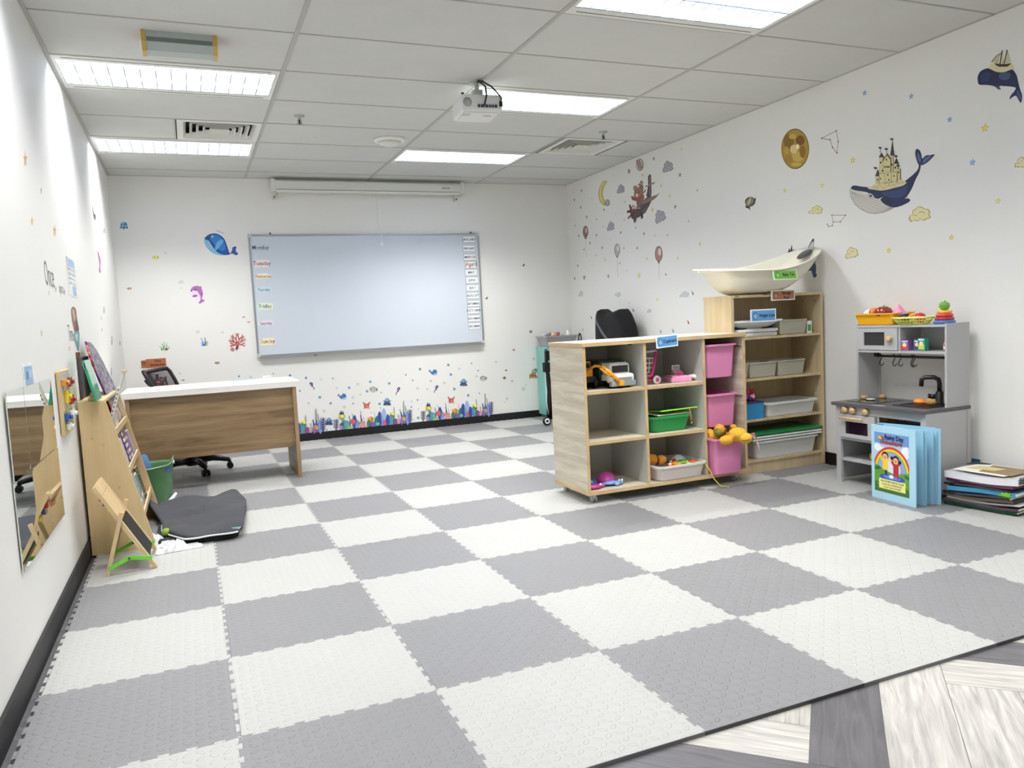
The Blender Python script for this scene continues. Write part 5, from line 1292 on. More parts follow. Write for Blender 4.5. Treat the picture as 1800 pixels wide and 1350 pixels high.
# ---------------------------------------------------------------- foam puzzle mats
MX, MP = .0404, .577
def tile_outline(first_row):
    def edge(t):                                      # dovetail teeth, the same curve on both opposite edges so tiles mate
        n = 8; out = []
        p = MP / n
        for i in range(n):
            a = i * p
            out += [(a + p * .12, -.0055), (a + p * .06, .0055), (a + p * .52, .0055), (a + p * .46, -.0055)] if t == 0 else []
        return out
    e = edge(0)
    bottom = [(x, y) for x, y in e] if not first_row else []
    pts = [(0, -.0055 if not first_row else 0)] + bottom + [(MP, -.0055 if not first_row else 0)]
    right = [(MP + y, x) for x, y in e]
    top = [(x, MP + y) for x, y in e][::-1]
    left = [(y, x) for x, y in e][::-1]
    pts = ([(0, 0)] + bottom + [(MP, 0)]) + right + [(MP, MP)] + top + [(0, MP)] + left
    return pts
tmesh = {}
ords = ['first', 'second', 'third', 'fourth', 'fifth', 'sixth', 'seventh', 'eighth', 'ninth', 'tenth', 'eleventh']
for j in range(11):
    for i in range(8):
        light = (i + j) % 2 == 0; key = (light, j == 0); lb = f"{'white' if light else 'grey'} foam puzzle tile, {ords[i]} column from the left wall, {ords[j]} row from the bare wood"
        if key not in tmesh:
            b = MB(); pts = tile_outline(j == 0)
            if j == 0: pts = [(x, y) if y > .0056 or True else (x, y) for x, y in pts]
            b.prism(pts, -.0122, 0); o = b.build('foam_tile', 'foam_light' if light else 'foam_grey'); tmesh[key] = o
            if j == 0:
                q = MB()
                for k in range(16):
                    x = .02 + k * .036; q.box(x, .016 + (k % 2) * .009, 0, x + .018, .0172 + (k % 2) * .009, .0003, '6e6e70' if not light else 'b0b0ac')
                q.box(.001, -.0008, -.0118, MP - .001, .0002, -.0008, '77777a' if light else '4c4c4f'); q.build('edge_strip', 'matte', o)
        else:
            o = tmesh[key].copy(); COL.objects.link(o)
            for ch in list(tmesh[key].children): c2 = ch.copy(); COL.objects.link(c2); c2.parent = o
        o.location = (MX + i * MP, j * MP, 0); tag(o, lb, 'floor mat', 'foam puzzle tiles covering the floor')

# ---------------------------------------------------------------- wall stickers
WALLROT = {'B': 0, 'R': -PI / 2, 'L': PI / 2}
def wloc(w, u, z, out=.0004): return {'B': (u, YB - out, z), 'R': (XR - out, -u, z), 'L': (out, u, z)}[w]
def catmull(p, n):
    o = []; k = len(p)
    for i in range(k):
        a, b, c, d = (p[(i + j - 1) % k] for j in range(4))
        for j in range(n):
            t = j / n; o.append(tuple(.5 * (2 * b[m] + (c[m] - a[m]) * t + (2 * a[m] - 5 * b[m] + 4 * c[m] - d[m]) * t * t + (3 * b[m] - a[m] - 3 * c[m] + d[m]) * t ** 3) for m in (0, 1)))
    return o
def layer_pts(kind, arg, p):
    if kind == 'P': return p
    if kind == 'S': return catmull(p, arg)
    if kind == 'E': (cx, cy), (ax, ay), (bx, by) = p; return [(cx + ax * math.cos(2 * PI * k / arg) + bx * math.sin(2 * PI * k / arg), cy + ay * math.cos(2 * PI * k / arg) + by * math.sin(2 * PI * k / arg)) for k in range(arg)]
    return p
for name, label, wall, anc, code in ART:
    b = MB()
    for i, (hue, kind, arg, nums) in enumerate(code):
        p = [(nums[k] / 1000, nums[k + 1] / 1000) for k in range(0, len(nums), 2)]
        pts = layer_pts(kind, arg, p); d = .0003 + .00012 * i
        if kind == 'L':                               # a stroke: one small quad for each segment
            wd = arg / 2000; fs = []
            for (ax, ay), (bx, by) in zip(p, p[1:]):
                ln = math.hypot(bx - ax, by - ay) or 1; nx, ny = -(by - ay) / ln * wd, (bx - ax) / ln * wd; ex, ey = (bx - ax) / ln * wd * .4, (by - ay) / ln * wd * .4
                fs.append(b.F([b.V((x, -d, z)) for x, z in ((ax - ex + nx, ay - ey + ny), (bx + ex + nx, by + ey + ny), (bx + ex - nx, by + ey - ny), (ax - ex - nx, ay - ey - ny))]))
            b.fin(fs, hue); continue
        front = [b.V((x, -d, z)) for x, z in pts]; back = [b.V((x, 0, z)) for x, z in pts]; n = len(pts)
        fs = [b.F(front)] + [b.F([front[k], front[(k + 1) % n], back[(k + 1) % n], back[k]]) for k in range(n)]
        b.fin([f for f in fs if f], hue)
    o = b.build(name, 'paint', loc=wloc(wall, *anc), rz=WALLROT[wall], recalc=False); tag(o, label, 'wall sticker')
    if wall == 'R' and 'cloud' in name: o['group'] = 'cloud stickers on the right wall'
    if name == 'reef_sticker':                        # the same printed strip is stuck on the wall three times
        for X, Z_, lb in ((3.231, .067, 'right strip of colourful coral reef stickers above the black skirting'), (1.372, .067, 'left strip of colourful coral reef stickers, mostly hidden behind the desk')):
            c2 = o.copy(); COL.objects.link(c2); c2.location = wloc('B', X, Z_); c2['label'] = lb
starcol = {'r': '8f6158', 'y': 'd2c67c', 'Y': 'dccb3e', 'o': 'a9a878', 'g': '6c655c', 'b': '6f96c4'}; star2 = {'r': 'b98a78', 'y': 'e2d998', 'Y': 'ebe078', 'o': 'c0bf96', 'g': '847d72', 'b': '9ab8da'}
sm = {}
for c, u, z, r, lb in STARS:
    if c not in sm:
        b = MB(); f = lambda R, q: [(math.sin(k * PI / 5 + .12) * R * (1 if k % 2 == 0 else q), math.cos(k * PI / 5 + .12) * R * (1 if k % 2 == 0 else q)) for k in range(10)]
        b.plate(f(1, .45), -.0004, 0, starcol[c]); b.plate(f(.55, .5), -.0007, 0, star2[c]); sm[c] = o = b.build('star_sticker', 'paint', recalc=False)
    else: o = sm[c].copy(); COL.objects.link(o)
    o.location = wloc('R', u, z); o.rotation_euler = (0, 0, -PI / 2); o.scale = (r, 1, r); tag(o, lb, 'wall sticker', 'star stickers on the right wall')
dcol = {'b': ('4f86b4', '86b4d2'), 'g': ('c4c8c8', 'd8dcda'), 'd': ('5c6670', '7d8890')}; dm = {}
for c, u, z, r, lb in DOTS:
    if c not in dm:
        b = MB(); f = lambda R, ox=0: [(ox + math.cos(k * PI / 8) * R, ox + math.sin(k * PI / 8) * R) for k in range(16)]
        b.plate(f(1), -.0004, 0, dcol[c][0]); b.plate(f(.55, -.1), -.0007, 0, dcol[c][1]); dm[c] = o = b.build('bubble_sticker', 'paint', recalc=False)
    else: o = dm[c].copy(); COL.objects.link(o)
    o.location = wloc('B', u, z); o.scale = (r, 1, r); tag(o, lb, 'wall sticker', 'bubble stickers on the whiteboard wall')
# a few bird and balloon marks low on the right wall
for u, z, c, lb, kd in [(-5.93, 1.10, '8c3a44', 'tiny red bird sticker on the right wall, left above the black stroller hood', 0), (-4.05, 1.275, '4c7f7a', 'tiny teal bird sticker on the right wall, left of the baby bathtub', 0), (-5.05, 1.155, '3c4048', 'tiny black bird sticker on the right wall, between the pink balloon and the stroller hood', 0), (-4.13, 1.02, 'a4423c', 'tiny red bird sticker on the right wall just left of the storage rack', 0), (-4.37, .945, '4c7f7a', 'tiny teal bird sticker low on the right wall between hood and storage rack', 0), (-5.06, .96, '5f6a58', 'tiny kite sticker with a string right of the stroller hood', 1), (-4.57, .94, '8a8d88', 'tiny grey kite sticker low on the right wall above the Cupboard sign', 1), (-6.22, .86, '3c3a38', 'dark oval sticker low in the corner above the grey toy tray', 2)]:
    b = MB()
    if kd == 0: b.plate([(-.016, .022), (-.004, .004), (.0, -.014), (.02, -.014), (.013, .0), (.018, .008), (.006, .008), (-.006, .02)], -.0004, 0, c)
    elif kd == 1: b.plate([(0, .02), (.013, 0), (0, -.02), (-.013, 0)], -.0004, 0, c); b.plate([(0, -.02), (.003, -.02), (.04, -.09), (.037, -.09)], -.0004, 0, '8a8a84')
    else: b.plate([(math.cos(k * PI / 8) * .05, math.sin(k * PI / 8) * .075) for k in range(16)], -.0004, 0, c); b.plate([(math.cos(k * PI / 8) * .02, .01 + math.sin(k * PI / 8) * .035) for k in range(16)], -.0007, 0, 'd8cfc0')
    tag(b.build('bird_sticker' if kd == 0 else 'kite_sticker' if kd == 1 else 'sticker', 'paint', loc=wloc('R', u, z), rz=-PI / 2), lb, 'wall sticker')
# words on the left wall
for txt, y, z, s, lb in [('Once', 2.50, 1.44, .17, 'the word Once in thin dark lettering on the left wall'), ('upon a', 2.84, 1.40, .085, 'the words upon a in faint thin lettering on the left wall'), ('Time', 3.02, 1.17, .13, 'the word Time in thin dark lettering on the left wall')]:
    b = MB(); b.text(txt, s, 0, -s * .3, -.0003, '4a4a4e' if s > .1 else '7d7d80', squash=.7, depth=.0002, bold=-.002); tag(b.build('wall_lettering', 'paint', loc=wloc('L', y, z), rz=PI / 2), lb, 'wall lettering')
def poster(name, wall, u, z, w_, h_, label, fill, cat='poster'):
    t = thing(name, label, cat, wloc(wall, u, z), WALLROT[wall]); MB().box(-w_ / 2, -.002, -h_ / 2, w_ / 2, 0, h_ / 2, 'eef2f6').build('sheet', 'gloss', t)
    b = MB(); fill(b); b.build('print', 'paint', t); return t
def f1(b):
    b.box(-.14, -.0026, .06, -.05, -.002, .098, 'a9bfdc').box(-.045, -.0026, .06, .04, -.002, .098, 'a9bfdc').box(.045, -.0026, .06, .14, -.002, .098, 'a9bfdc').box(-.02, -.0026, -.098, .13, -.002, -.05, 'a9bfdc')
    for k in range(4): b.box(-.12, -.0026, .035 - k * .025, -.03, -.002, .047 - k * .025, 'b4b8bc').box(.02, -.0026, .035 - k * .025, .12, -.002, .047 - k * .025, 'c0c8d4')
poster('timetable_poster', 'L', 3.27, 1.485, .31, .21, 'laminated white and blue timetable poster high on the left wall', f1)
poster('notice_card', 'L', 1.755, 1.012, .19, .085, 'small laminated blue card on the left wall just above the mirror', lambda b: b.box(-.075, -.0026, -.034, .075, -.002, .034, '93b2d0').box(-.05, -.003, -.015, .0, -.0026, .015, '5d86b4').box(.0, -.003, -.01, .06, -.0026, .02, 'a9c6e2'))
# fire extinguisher and its sign
t = thing('fire_extinguisher_sign', 'brown Fire Extinguisher name plate on the wall above the office chair', 'sign', (.265, YB - .001, .885))
MB().box(-.085, -.003, -.042, .09, 0, .042, 'b06a3e').build('plate', 'paint', t); MB().box(-.125, -.004, -.038, -.06, -.001, .03, 'a0623a').ell((-.1, -.003, .01), (.02, .002, .022), '8a4c2c').build('corner_motif', 'paint', t)
b = MB(); b.text('Fire', .034, .02, .008, -.0032, '20120a', bold=.0006, depth=.0002); b.text('Extinguisher', .03, .015, -.026, -.0032, '20120a', bold=.0006, depth=.0002, squash=.85); b.build('lettering', 'paint', t)
t = thing('fire_extinguisher', 'red fire extinguisher on the wall seen through the office chair mesh', 'fire extinguisher', (.27, YB - .085, .33))
MB().lathe((0, 0, 0), [(.06, 0), (.068, .01), (.068, .34), (.05, .39), (.02, .41)], 'b4151c').build('cylinder', 'gloss', t); MB().box(-.012, -.05, .41, .012, .03, .43, '151515').box(-.012, -.06, .44, .012, .02, .452, '151515').cyl((0, 0, .4), (0, 0, .45), .014, '222222').build('valve_handle', 'plastic', t)
MB().tube([(.02, 0, .42), (.07, 0, .40), (.09, 0, .3), (.08, 0, .12)], .009, '151515').build('hose', 'plastic', t); MB().box(-.03, .05, .1, .03, .084, .3, '8a8a8a').build('bracket', 'metal', t)

# ---------------------------------------------------------------- whiteboard, cards, projector screen
x0, x1, z0, z1 = 1.186, 3.594, .88, 2.085
t = thing('whiteboard', 'long magnetic whiteboard in a thin aluminium frame on the far wall', 'whiteboard', (x0, YB - .001, z0)); W, Hh = x1 - x0, z1 - z0
MB().box(.01, -.018, .01, W - .01, 0, Hh - .01).build('writing_surface', 'board', t)
b = MB(); f = .018; b.box(0, -.024, 0, W, 0, f).box(0, -.024, Hh - f, W, 0, Hh).box(0, -.024, f, f, 0, Hh - f).box(W - f, -.024, f, W, 0, Hh - f); b.build('frame', 'alu', t)
MB().box(.02, -.05, -.012, W - .02, -.0, .0).box(.02, -.052, -.012, W - .02, -.048, .004).build('pen_tray', 'alu', t)
for x, z in ((.0, 0), (W - .03, 0), (0, Hh - .03), (W - .03, Hh - .03)): MB().box(x - .004, -.026, z - .004, x + .034, 0, z + .034, 'c9cccc', bev=.004).build('corner_cap', 'plastic', t)
for x in (.21, W - .09): MB().cyl((x, -.015, Hh), (x, -.015, Hh + .016), .008, '26262a').build('fixing_screw', 'plastic', t)
MB().box(.55, -.03, -.02, .58, -.01, -.012, '55585a').build('fixing_clip', 'plastic', t)
ys = YB - .0195
for (txt, x, z, cols, bg) in [('Monday', 1.293, 1.955, ['3c4a6c', '4a8a9a', '27365c'], 'c6d0da'), ('Tuesday', 1.296, 1.80, ['4a3c80', 'c2574a', '3c5aa0'], 'efe0d8'), ('Wednesday', 1.30, 1.677, ['d08a3c', 'c2574a', 'b59a5a'], 'efe8d8'), ('Thursday', 1.296, 1.545, ['5c9ab0', '6aa08c', '4a6f9a'], 'ccdce2'), ('Friday', 1.297, 1.378, ['5aa05a', 'd09a3c', '2c4a80', '27365c'], 'dce8d6'), ('Saturday', 1.292, 1.213, ['b04a4a', '8a5aa0', '3c5aa0'], 'e6dce6'), ('Sunday', 1.295, 1.03, ['d0a03c', 'b04a6a', '2c2c30'], 'efe8c6')]:
    b = MB(); hh = .028 if txt in ('Wednesday', 'Thursday', 'Saturday') else .038; wd = .078
    b.plate([(-wd + .01, -hh), (wd - .012, -hh * .9), (wd, -hh * .2), (wd - .006, hh * .7), (wd * .3, hh), (-wd * .6, hh * .9), (-wd, hh * .3)], -.001, 0, bg)
    b.text(txt, .055 if len(txt) < 8 else .042, 0, -.016, -.0012, cols, bold=.0006, depth=.0003, squash=.9 if len(txt) < 8 else .78)
    tag(b.build('weekday_magnet', 'paint', loc=(x, ys, z)), f"{txt} word magnet at the left edge of the whiteboard", 'magnet', 'weekday magnets')
mon = ['JANUARY', 'FEBRUARY', 'MARCH', 'April', 'MAY', 'JUNE', 'JULY', 'AUGUST', 'SEPTEMBER', 'OCTOBER', 'NOVEMBER', 'DECEMBER']
MZ = [(3.481, 2.019), (3.475, 1.923), (3.479, 1.828), (3.488, 1.744), (3.484, 1.661), (3.49, 1.577), (3.49, 1.493), (3.49, 1.409), (3.492, 1.321), (3.489, 1.246), (3.489, 1.159), (3.49, 1.074)]
for m, (x, z) in zip(mon, MZ):
    t = thing('month_card', f"{m.title()} month card in the column at the right edge of the whiteboard", 'card', (x, ys, z), 0, 'month cards'); hw, hh = .073, .036
    if m == 'April': hw, hh = .07, .038
    MB().box(-hw, -.0012, -hh, hw, 0, hh, '5c6a70').box(-hw + .003, -.0016, -hh + .003, hw - .003, 0, hh - .003, 'f2f5f5').build('card', 'paint', t)
    b = MB()
    if m == 'April': b.text(m, .068, 0, -.017, -.002, ['e08a2c', 'c0342c', '3c6ab0', 'e0a82c', '2c3a5c'], bold=.0012, depth=.0003)
    else: b.text(m, .036 if len(m) < 8 else .031, 0, -.012, -.002, ['2c4a80', '22304c', '3c8a6a', 'c08a3c', '27365c', '1c2c4c'], bold=.0006, depth=.0003, squash=.88 if len(m) > 7 else 1)
    b.build('lettering', 'paint', t)
t = thing('projector_screen', 'retracted projector screen in a long white case under the ceiling', 'projector screen', (1.43, YB - .09, 2.5))
b = MB(); L_ = 1.95; b.T = Matrix.Translation((0, 0, 0)); b.box(.03, -.045, 0, L_, .045, .095, 'dedfd9', bev=.012); b.build('case', 'plastic', t)
MB().box(.05, -.03, -.012, L_ - .02, -.018, .0, 'f0f0ec').box(.05, -.034, -.02, L_ - .02, -.014, -.012, 'e6e6e0').build('bottom_bar', 'plastic', t)
MB().box(.05, -.0462, .004, L_ - .02, -.045, .008, '5a5a58').build('slot', 'matte', t)
b = MB(); b.text('VERTEX', .03, L_ - .17, .036, -.0455, ['b05a50', '6a6a6a'], bold=.0005, depth=.0003) if False else b.box(L_ - .21, -.0465, .04, L_ - .13, -.045, .052, 'b47a72').box(L_ - .19, -.0467, .044, L_ - .15, -.0465, .048, 'dedfd9'); b.build('maker_mark', 'paint', t)
for x in (.0, L_): MB().box(x, -.05, -.0, x + .035, .05, .11, 'e4e4de', bev=.006).build('end_cap', 'plastic', t); 
for x in (.012, L_ - .05): MB().box(x, .03, -.075, x + .03, .089, .07, 'd4d4ce').cyl((x + .015, .028, -.055), (x + .015, .031, -.055), .008, '2c2c2c').build('wall_bracket', 'plastic', t)
o = MB().tube([(2.47, 6.285, 2.48), (2.475, 6.29, 2.3), (2.485, 6.3, 2.1), (2.492, 6.31, 2.06), (2.496, 6.31, 1.98)], .003, 'f2f2ee').tube([(2.485, 6.288, 2.48), (2.49, 6.29, 2.25), (2.492, 6.31, 2.06)], .0025, 'f2f2ee').lathe((2.496, 6.31, 1.975), [(.006, -.02), (.008, 0), (.003, .015)], 'ffffff', seg=8).build('pull_cord', 'plastic'); tag(o, 'thin white pull cord hanging from the projector screen case', 'cord')
# projector
t = thing('projector', 'white projector hanging upside down from the ceiling with black cables', 'projector', (2.385, 3.05, 2.631), rz=math.radians(-6))
MB().lathe((0, 0, 0), [(.05, 0), (.05, -.006), (.02, -.012)], 'c8c8c4').cyl((0, 0, -.01), (0, 0, -.05), .014, 'c8c8c4').box(-.03, -.03, -.085, .03, .03, -.045, 'bdbfbd', bev=.004).build('ceiling_mount', 'plastic', t)
PB = Matrix.Translation((-.035, -.10, -.012))
def pm(): b = MB(); b.T = PB; return b
b = pm(); b.box(-.10, -.02, -.19, .165, .25, -.085, 'e4e5e3', bev=.022); b.box(-.08, .0, -.196, .145, .23, -.19, 'dcdcd8', bev=.003); b.build('body', 'plastic', t)
pm().lathe((-.062, -.021, -.138), [(.028, 0), (.028, -.003), (.002, -.003)], 'a9acac', axis='Y').build('speaker_grille', 'plastic', t)
b = pm(); b.box(.0, -.0235, -.172, .13, -.02, -.145, 'c4c6c6')
for x, w_, c in [(.004, .012, '101014'), (.022, .022, '23305c'), (.05, .018, '23305c'), (.074, .007, '202020'), (.084, .007, '202020'), (.096, .01, '101014'), (.112, .014, '101014')]: b.box(x, -.026, -.168, x + w_, -.0234, -.152, c)
b.build('port_panel', 'plastic', t); pm().lathe((-.04, .25, -.135), [(.035, 0), (.04, .012), (.028, .014)], '3a3c40', axis='Y').build('lens', 'gloss', t)
pm().tube([(.03, .08, .01), (.02, -.0, -.0), (.05, -.05, -.05), (.055, -.05, -.1), (.045, -.035, -.15), (.036, -.02, -.16)], .0055, '121214').build('video_cable', 'plastic', t)
pm().tube([(.03, .08, .01), (.04, -.02, -.01), (.09, -.05, -.05), (.13, -.04, -.085), (.155, -.03, -.11), (.152, -.022, -.14)], .0055, '121214').box(.142, -.03, -.16, .162, -.01, -.13, '0c0c0e').build('power_cable', 'plastic', t)
pm().box(-.08, .02, -.1963, -.03, .08, -.196, 'c4c4be').build('underside_label', 'matte', t); pm().box(.06, .06, -.1963, .11, .08, -.196, '9a9a96').build('underside_vent', 'matte', t)
pm().cyl((-.085, .0, -.085), (-.085, .0, -.078), .01, '141414').build('foot', 'plastic', t)

# ---------------------------------------------------------------- left wall: mirror, busy board, easel, bookshelf
t = thing('wall_mirror', 'frameless mirror made of square tiles low on the left wall', 'mirror', (0, 1.29, .375))
for i in range(3):
    for j in range(2):
        b = MB(); b.T = Matrix.Translation((.008, .15 + i * .302, .15 + j * .302)) @ Matrix.Rotation(math.radians((.5, -.35, .25)[i] * (1 if j else -1)), 4, 'Z') @ Matrix.Rotation(math.radians(.25 if j else -.3), 4, 'Y')
        b.box(-.0025, -.1495, -.1495, .0015, .1495, .1495, bev=.0006); b.build('mirror_tile', 'mirror', t)
t = thing('activity_board', 'wooden busy board with coloured latches hung on the left wall', 'activity board', (0, 2.37, .70))
MB().box(.003, 0, 0, .018, .32, .298, bev=.004).build('panel', 'ply', t)
MB().box(0, .004, .01, .003, .03, .288, '5a3c28').box(0, .29, .01, .003, .316, .288, '5a3c28').build('wall_standoff', 'matte', t)
b = MB(); b.box(.018, .02, .02, .0186, .30, .11, '9aa83c').box(.018, .02, .11, .0186, .30, .2, 'c9b98c').box(.018, .02, .2, .0186, .30, .28, 'a4b4b8')
for k in range(12): b.box(.0186, .04 + (k * 53 % 24) / 100, .03 + (k * 37 % 22) / 100, .019, .07 + (k * 53 % 24) / 100, .05 + (k * 37 % 22) / 100, ['6f8f3c', 'c2a05a', '7c98a8', 'b86a4a'][k % 4])
b.build('printed_face', 'paint', t)
for y, z, dy, dz, c, nm in [(.03, .225, .09, .035, 'e0912c', 'orange'), (.2, .215, .06, .045, '9c2c3c', 'crimson'), (.08, .145, .07, .06, 'f0d22c', 'yellow'), (.2, .13, .07, .045, 'a8242c', 'red'), (.03, .062, .08, .04, '2c58b0', 'blue'), (.19, .068, .09, .035, 'f0f0ec', 'white'), (.05, .022, .07, .03, 'f2f2ee', 'white')]:
    o = MB().box(.018, y, z, .036, y + dy, z + dz, c, bev=.004).cyl((.036, y + dy / 2, z + dz / 2), (.048, y + dy / 2, z + dz / 2), .01, c).build('latch', 'gloss', t); o['label'] = nm + ' latch'
# easel
t = thing('tabletop_easel', 'small folding wooden easel with green hinges standing by the left wall', 'easel', (0, 2.46, 0))
a0, a1 = Vector((.34, 0, .0)), Vector((.115, 0, .425)); d = (a1 - a0).normalized(); ang = math.atan2(a1.z - a0.z, a1.x - a0.x)
b = MB()
def slat(b, p, q, w_, th, y): # bar from p to q in the xz plane
    p, q = Vector(p), Vector(q); d = (q - p).normalized(); n = Vector((-d.z, 0, d.x)) * th / 2
    pts = [(p + n), (q + n), (q - n), (p - n)]; b.plate([(v.x, v.z) for v in pts], y, y + w_, 'ffffff')
slat(b, (.335, 0, .004), (.10, 0, .43), .02, .018, 0); slat(b, (.335, 0, .004), (.10, 0, .43), .02, .018, .28); slat(b, (.125, 0, .385), (.10, 0, .43), .26, .016, .02)
b.build('board_frame', 'ply', t); b = MB(); slat(b, (.31, 0, .055), (.205, 0, .245), .26, .006, .02); b.build('chalkboard', 'skirt', t)
b = MB(); slat(b, (.20, 0, .25), (.13, 0, .385), .26, .008, .02); b.build('magnet_panel', 'ply', t)
b = MB(); nx, nz = -.875, -.484
for k, (s_, y, c, w_) in enumerate([(.86, .05, 'c8203c', .05), (.8, .045, '2c3ca8', .06), (.72, .04, 'f0d82c', .06), (.84, .14, 'c86a2c', .06), (.74, .16, '3c3c80', .05)]):
    X = .335 + (.10 - .335) * s_ - .009; Z_ = .004 + .426 * s_ - .005; b.box(X - .012, y, Z_ - .012, X + .004, y + w_, Z_ + .012, c, bev=.004)
b.build('magnet_letters', 'gloss', t)
for y in (.0, .28): b = MB(); slat(b, (.125, 0, .0), (.21, 0, .30), .016, .018, y - .018 if y == 0 else y + .022); b.build('leg', 'ply', t)
for y in (-.02, .285):
    b = MB(); slat(b, (.135, 0, .035), (.225, 0, .075), .008, .018, y); slat(b, (.225, 0, .075), (.325, 0, .06), .008, .018, y - .001); 
    for f in b.bm.faces:
        for l in f.loops: l[b.cl] = lin('6fd03c')
    b.cyl((.225, y - .004, .073), (.225, y + .004, .073), .005, '2c5a2c'); b.build('folding_brace', 'plastic', t)
# bookshelf, tapered display rack
Y0, Y1 = 2.885, 3.70
t = thing('book_display_shelf', 'birch book display shelf with sloping front against the left wall', 'bookshelf', (.016, Y0, 0))
prof = [(.0, 0), (.302, 0), (.305, .02), (.132, .80), (.12, .812), (.0, .815)]
for y, nm in ((0, 'side_panel'), (Y1 - Y0 - .018, 'side_panel')):
    b = MB(); b.plate(prof, y, y + .018); b.build(nm, 'ply', t)
for x, z in [(.05, .62), (.10, .58), (.11, .33), (.155, .345), (.2, .1), (.245, .095)]: MB().cyl((x, -.001, z), (x, .002, z), .007, 'bf9c6c', seg=12).build('dowel_cap', 'matte', t)
xf = lambda z: .309 - .2215 * z
L_ = Y1 - Y0 - .036; b = MB(); b.box(.0, .018, .0, .008, .018 + L_, .80); b.build('back_panel', 'plyx', t)
MB().box(.0, .018, .80, .122, Y1 - Y0 - .018, .8148).build('top_board', 'plyx', t)
for z, xb in ((.20, .14), (.445, .08), (.66, .03)):
    MB().box(xb, .018, z - .045, xf(z) - .008, .018 + L_, z - .033).box(xf(z) - .010, .018, z - .045, xf(z) - .002, .018 + L_, z - .008).build('shelf_ledge', 'plyx', t)
    MB().box(xb - .006, .018, z - .045, xb, .018 + L_, z + .16 if z < .6 else .69).build('tier_back', 'plyx', t)
rnd = random.Random(3)
tiers = [(.66, [('c9a27c', .09, .10, 'tan'), ('8a5a40', .10, .14, 'brown'), ('e8e4da', .085, .16, 'cream'), ('3a2c34', .10, .11, 'dark maroon'), ('c8b090', .09, .12, 'beige')]), (.445, [('5f9a8c', .19, .12, 'teal'), ('d9dfe8', .17, .10, 'pale grey'), ('23263c', .22, .13, 'navy'), ('5c3f8c', .2, .2, 'purple patterned'), ('8f8cc4', .16, .14, 'lilac')]), (.20, [('e9e7e2', .2, .07, 'white'), ('b8574a', .17, .05, 'red'), ('d97a2c', .15, .07, 'orange'), ('cfcfcf', .2, .09, 'silver'), ('a8b8c0', .18, .12, 'blue grey'), ('4a4a44', .2, .12, 'charcoal')])]
tn = {.66: 'top', .445: 'middle', .20: 'bottom'}
for z, bs in tiers:
    y = .03
    for k, (c, h, w_, cn_) in enumerate(bs):
        o = thing('picture_book', f"{cn_} picture book on the {tn[z]} tier of the birch display shelf", 'book', (.016 + xf(z) - .014 - .004 * (k % 2), Y0 + y, z - .031), 0, 'books on the display shelf')
        o.rotation_euler = (0, math.radians(-13), math.radians(rnd.uniform(-4, 4)))
        MB().box(-.008, 0, 0, -.0, w_, h, c).build('cover', 'gloss', o); MB().box(-.0075, .002, .002, -.0008, w_ - .0005, h + .0006, 'efece2').build('pages', 'paper', o)
        if cn_ == 'purple patterned':
            b = MB()
            for q in range(22): b.box(0, .01 + (q % 5) * .036, .015 + (q // 5) * .036, .0006, .03 + (q % 5) * .036, .034 + (q // 5) * .036, ['e6dff0', 'c9d24a', '7f6ab0', 'f0f0f0'][q % 4])
            b.build('cover_print', 'paint', o)
        y += w_ * .98 + .012
# things standing on top of it
def P_lean(x, z): return x
t = thing('woven_mat', 'patterned woven mat with a rounded top leaning on the wall above the bookshelf', 'mat', (.145, 3.22, .70))
b = MB(); pts = [(.288, .419), (.407, .383), (.526, .305), (.644, .183), (.702, .059), (.658, -.07), (.12, -.07), (.115, .05), (.049, .192), (.031, .314), (.06, .385), (.11, .424)]
b.T = Matrix(((0, -1, -.25, 0), (1, 0, 0, 0), (0, 0, 1, 0), (0, 0, 0, 1)))
b.plate(pts, 0, .012); b.build('mat_sheet', 'weave', t)
b = MB(); b.T = Matrix(((0, -1, -.25, 0), (1, 0, 0, 0), (0, 0, 1, 0), (0, 0, 0, 1)))
bc = ['c23c6a', '7a2c8c', '3c2c6a', 'd85a8a', 'd0862c', '8c2c34']
L_ = [p for p in pts[len(pts) // 2:]] 
for k in range(len(L_) - 1): 
    for q in range(4): f0, f1 = q / 4, (q + 1) / 4; b.tube([(L_[k][0] + (L_[k + 1][0] - L_[k][0]) * f, .006, L_[k][1] + (L_[k + 1][1] - L_[k][1]) * f) for f in (f0, f1)], .0055, bc[(k * 4 + q * 5) % 6])
b.build('binding', 'fabric', t)
t = MB(); t.T = Matrix(((1, 0, -.19, 0), (0, 1, .0, 0), (0, 0, 1, 0), (0, 0, 0, 1))); t.box(-.004, 0, 0, .008, .25, .215, '1f9a6c', bev=.003).box(.0082, .02, .02, .009, .23, .195, '2cb07e').box(-.0045, .0, .17, .0095, .02, .2, '7fd0b0')
tag(t.build('document_folder', 'gloss', loc=(.108, 2.80, .8155)), 'green plastic document folder leaning behind the woven mat', 'folder')
tag(MB().box(0, 0, 0, .014, .40, .225, '4a484a', bev=.003).build('dark_grey_slab', 'matte', loc=(.003, 3.135, .8155)), 'added dark grey slab against the left wall behind the green folder', 'board')  # flat dark slab added over a dark wedge of the wall
t = MB(); t.T = Matrix(((1, 0, .32, 0), (0, 1, .0, 0), (0, 0, 1, 0), (0, 0, 0, 1)))
t.box(0, 0, 0, .012, .10, .27, 'dcd9d2').box(-.001, -.002, .005, .013, .0, .2, 'f2f0ea')
for k in range(8): t.box(.002, -.003, .012 + k * .023, .010, -.0019, .026 + k * .023, '8f8a84')
t.box(0, 0, .27, .02, .1, .285, 'c4ab8c'); tag(t.build('card_strip', 'matte', loc=(.128, 3.12, .67)), 'pale slotted cardboard strip sticking up from the bookshelf', 'cardboard')
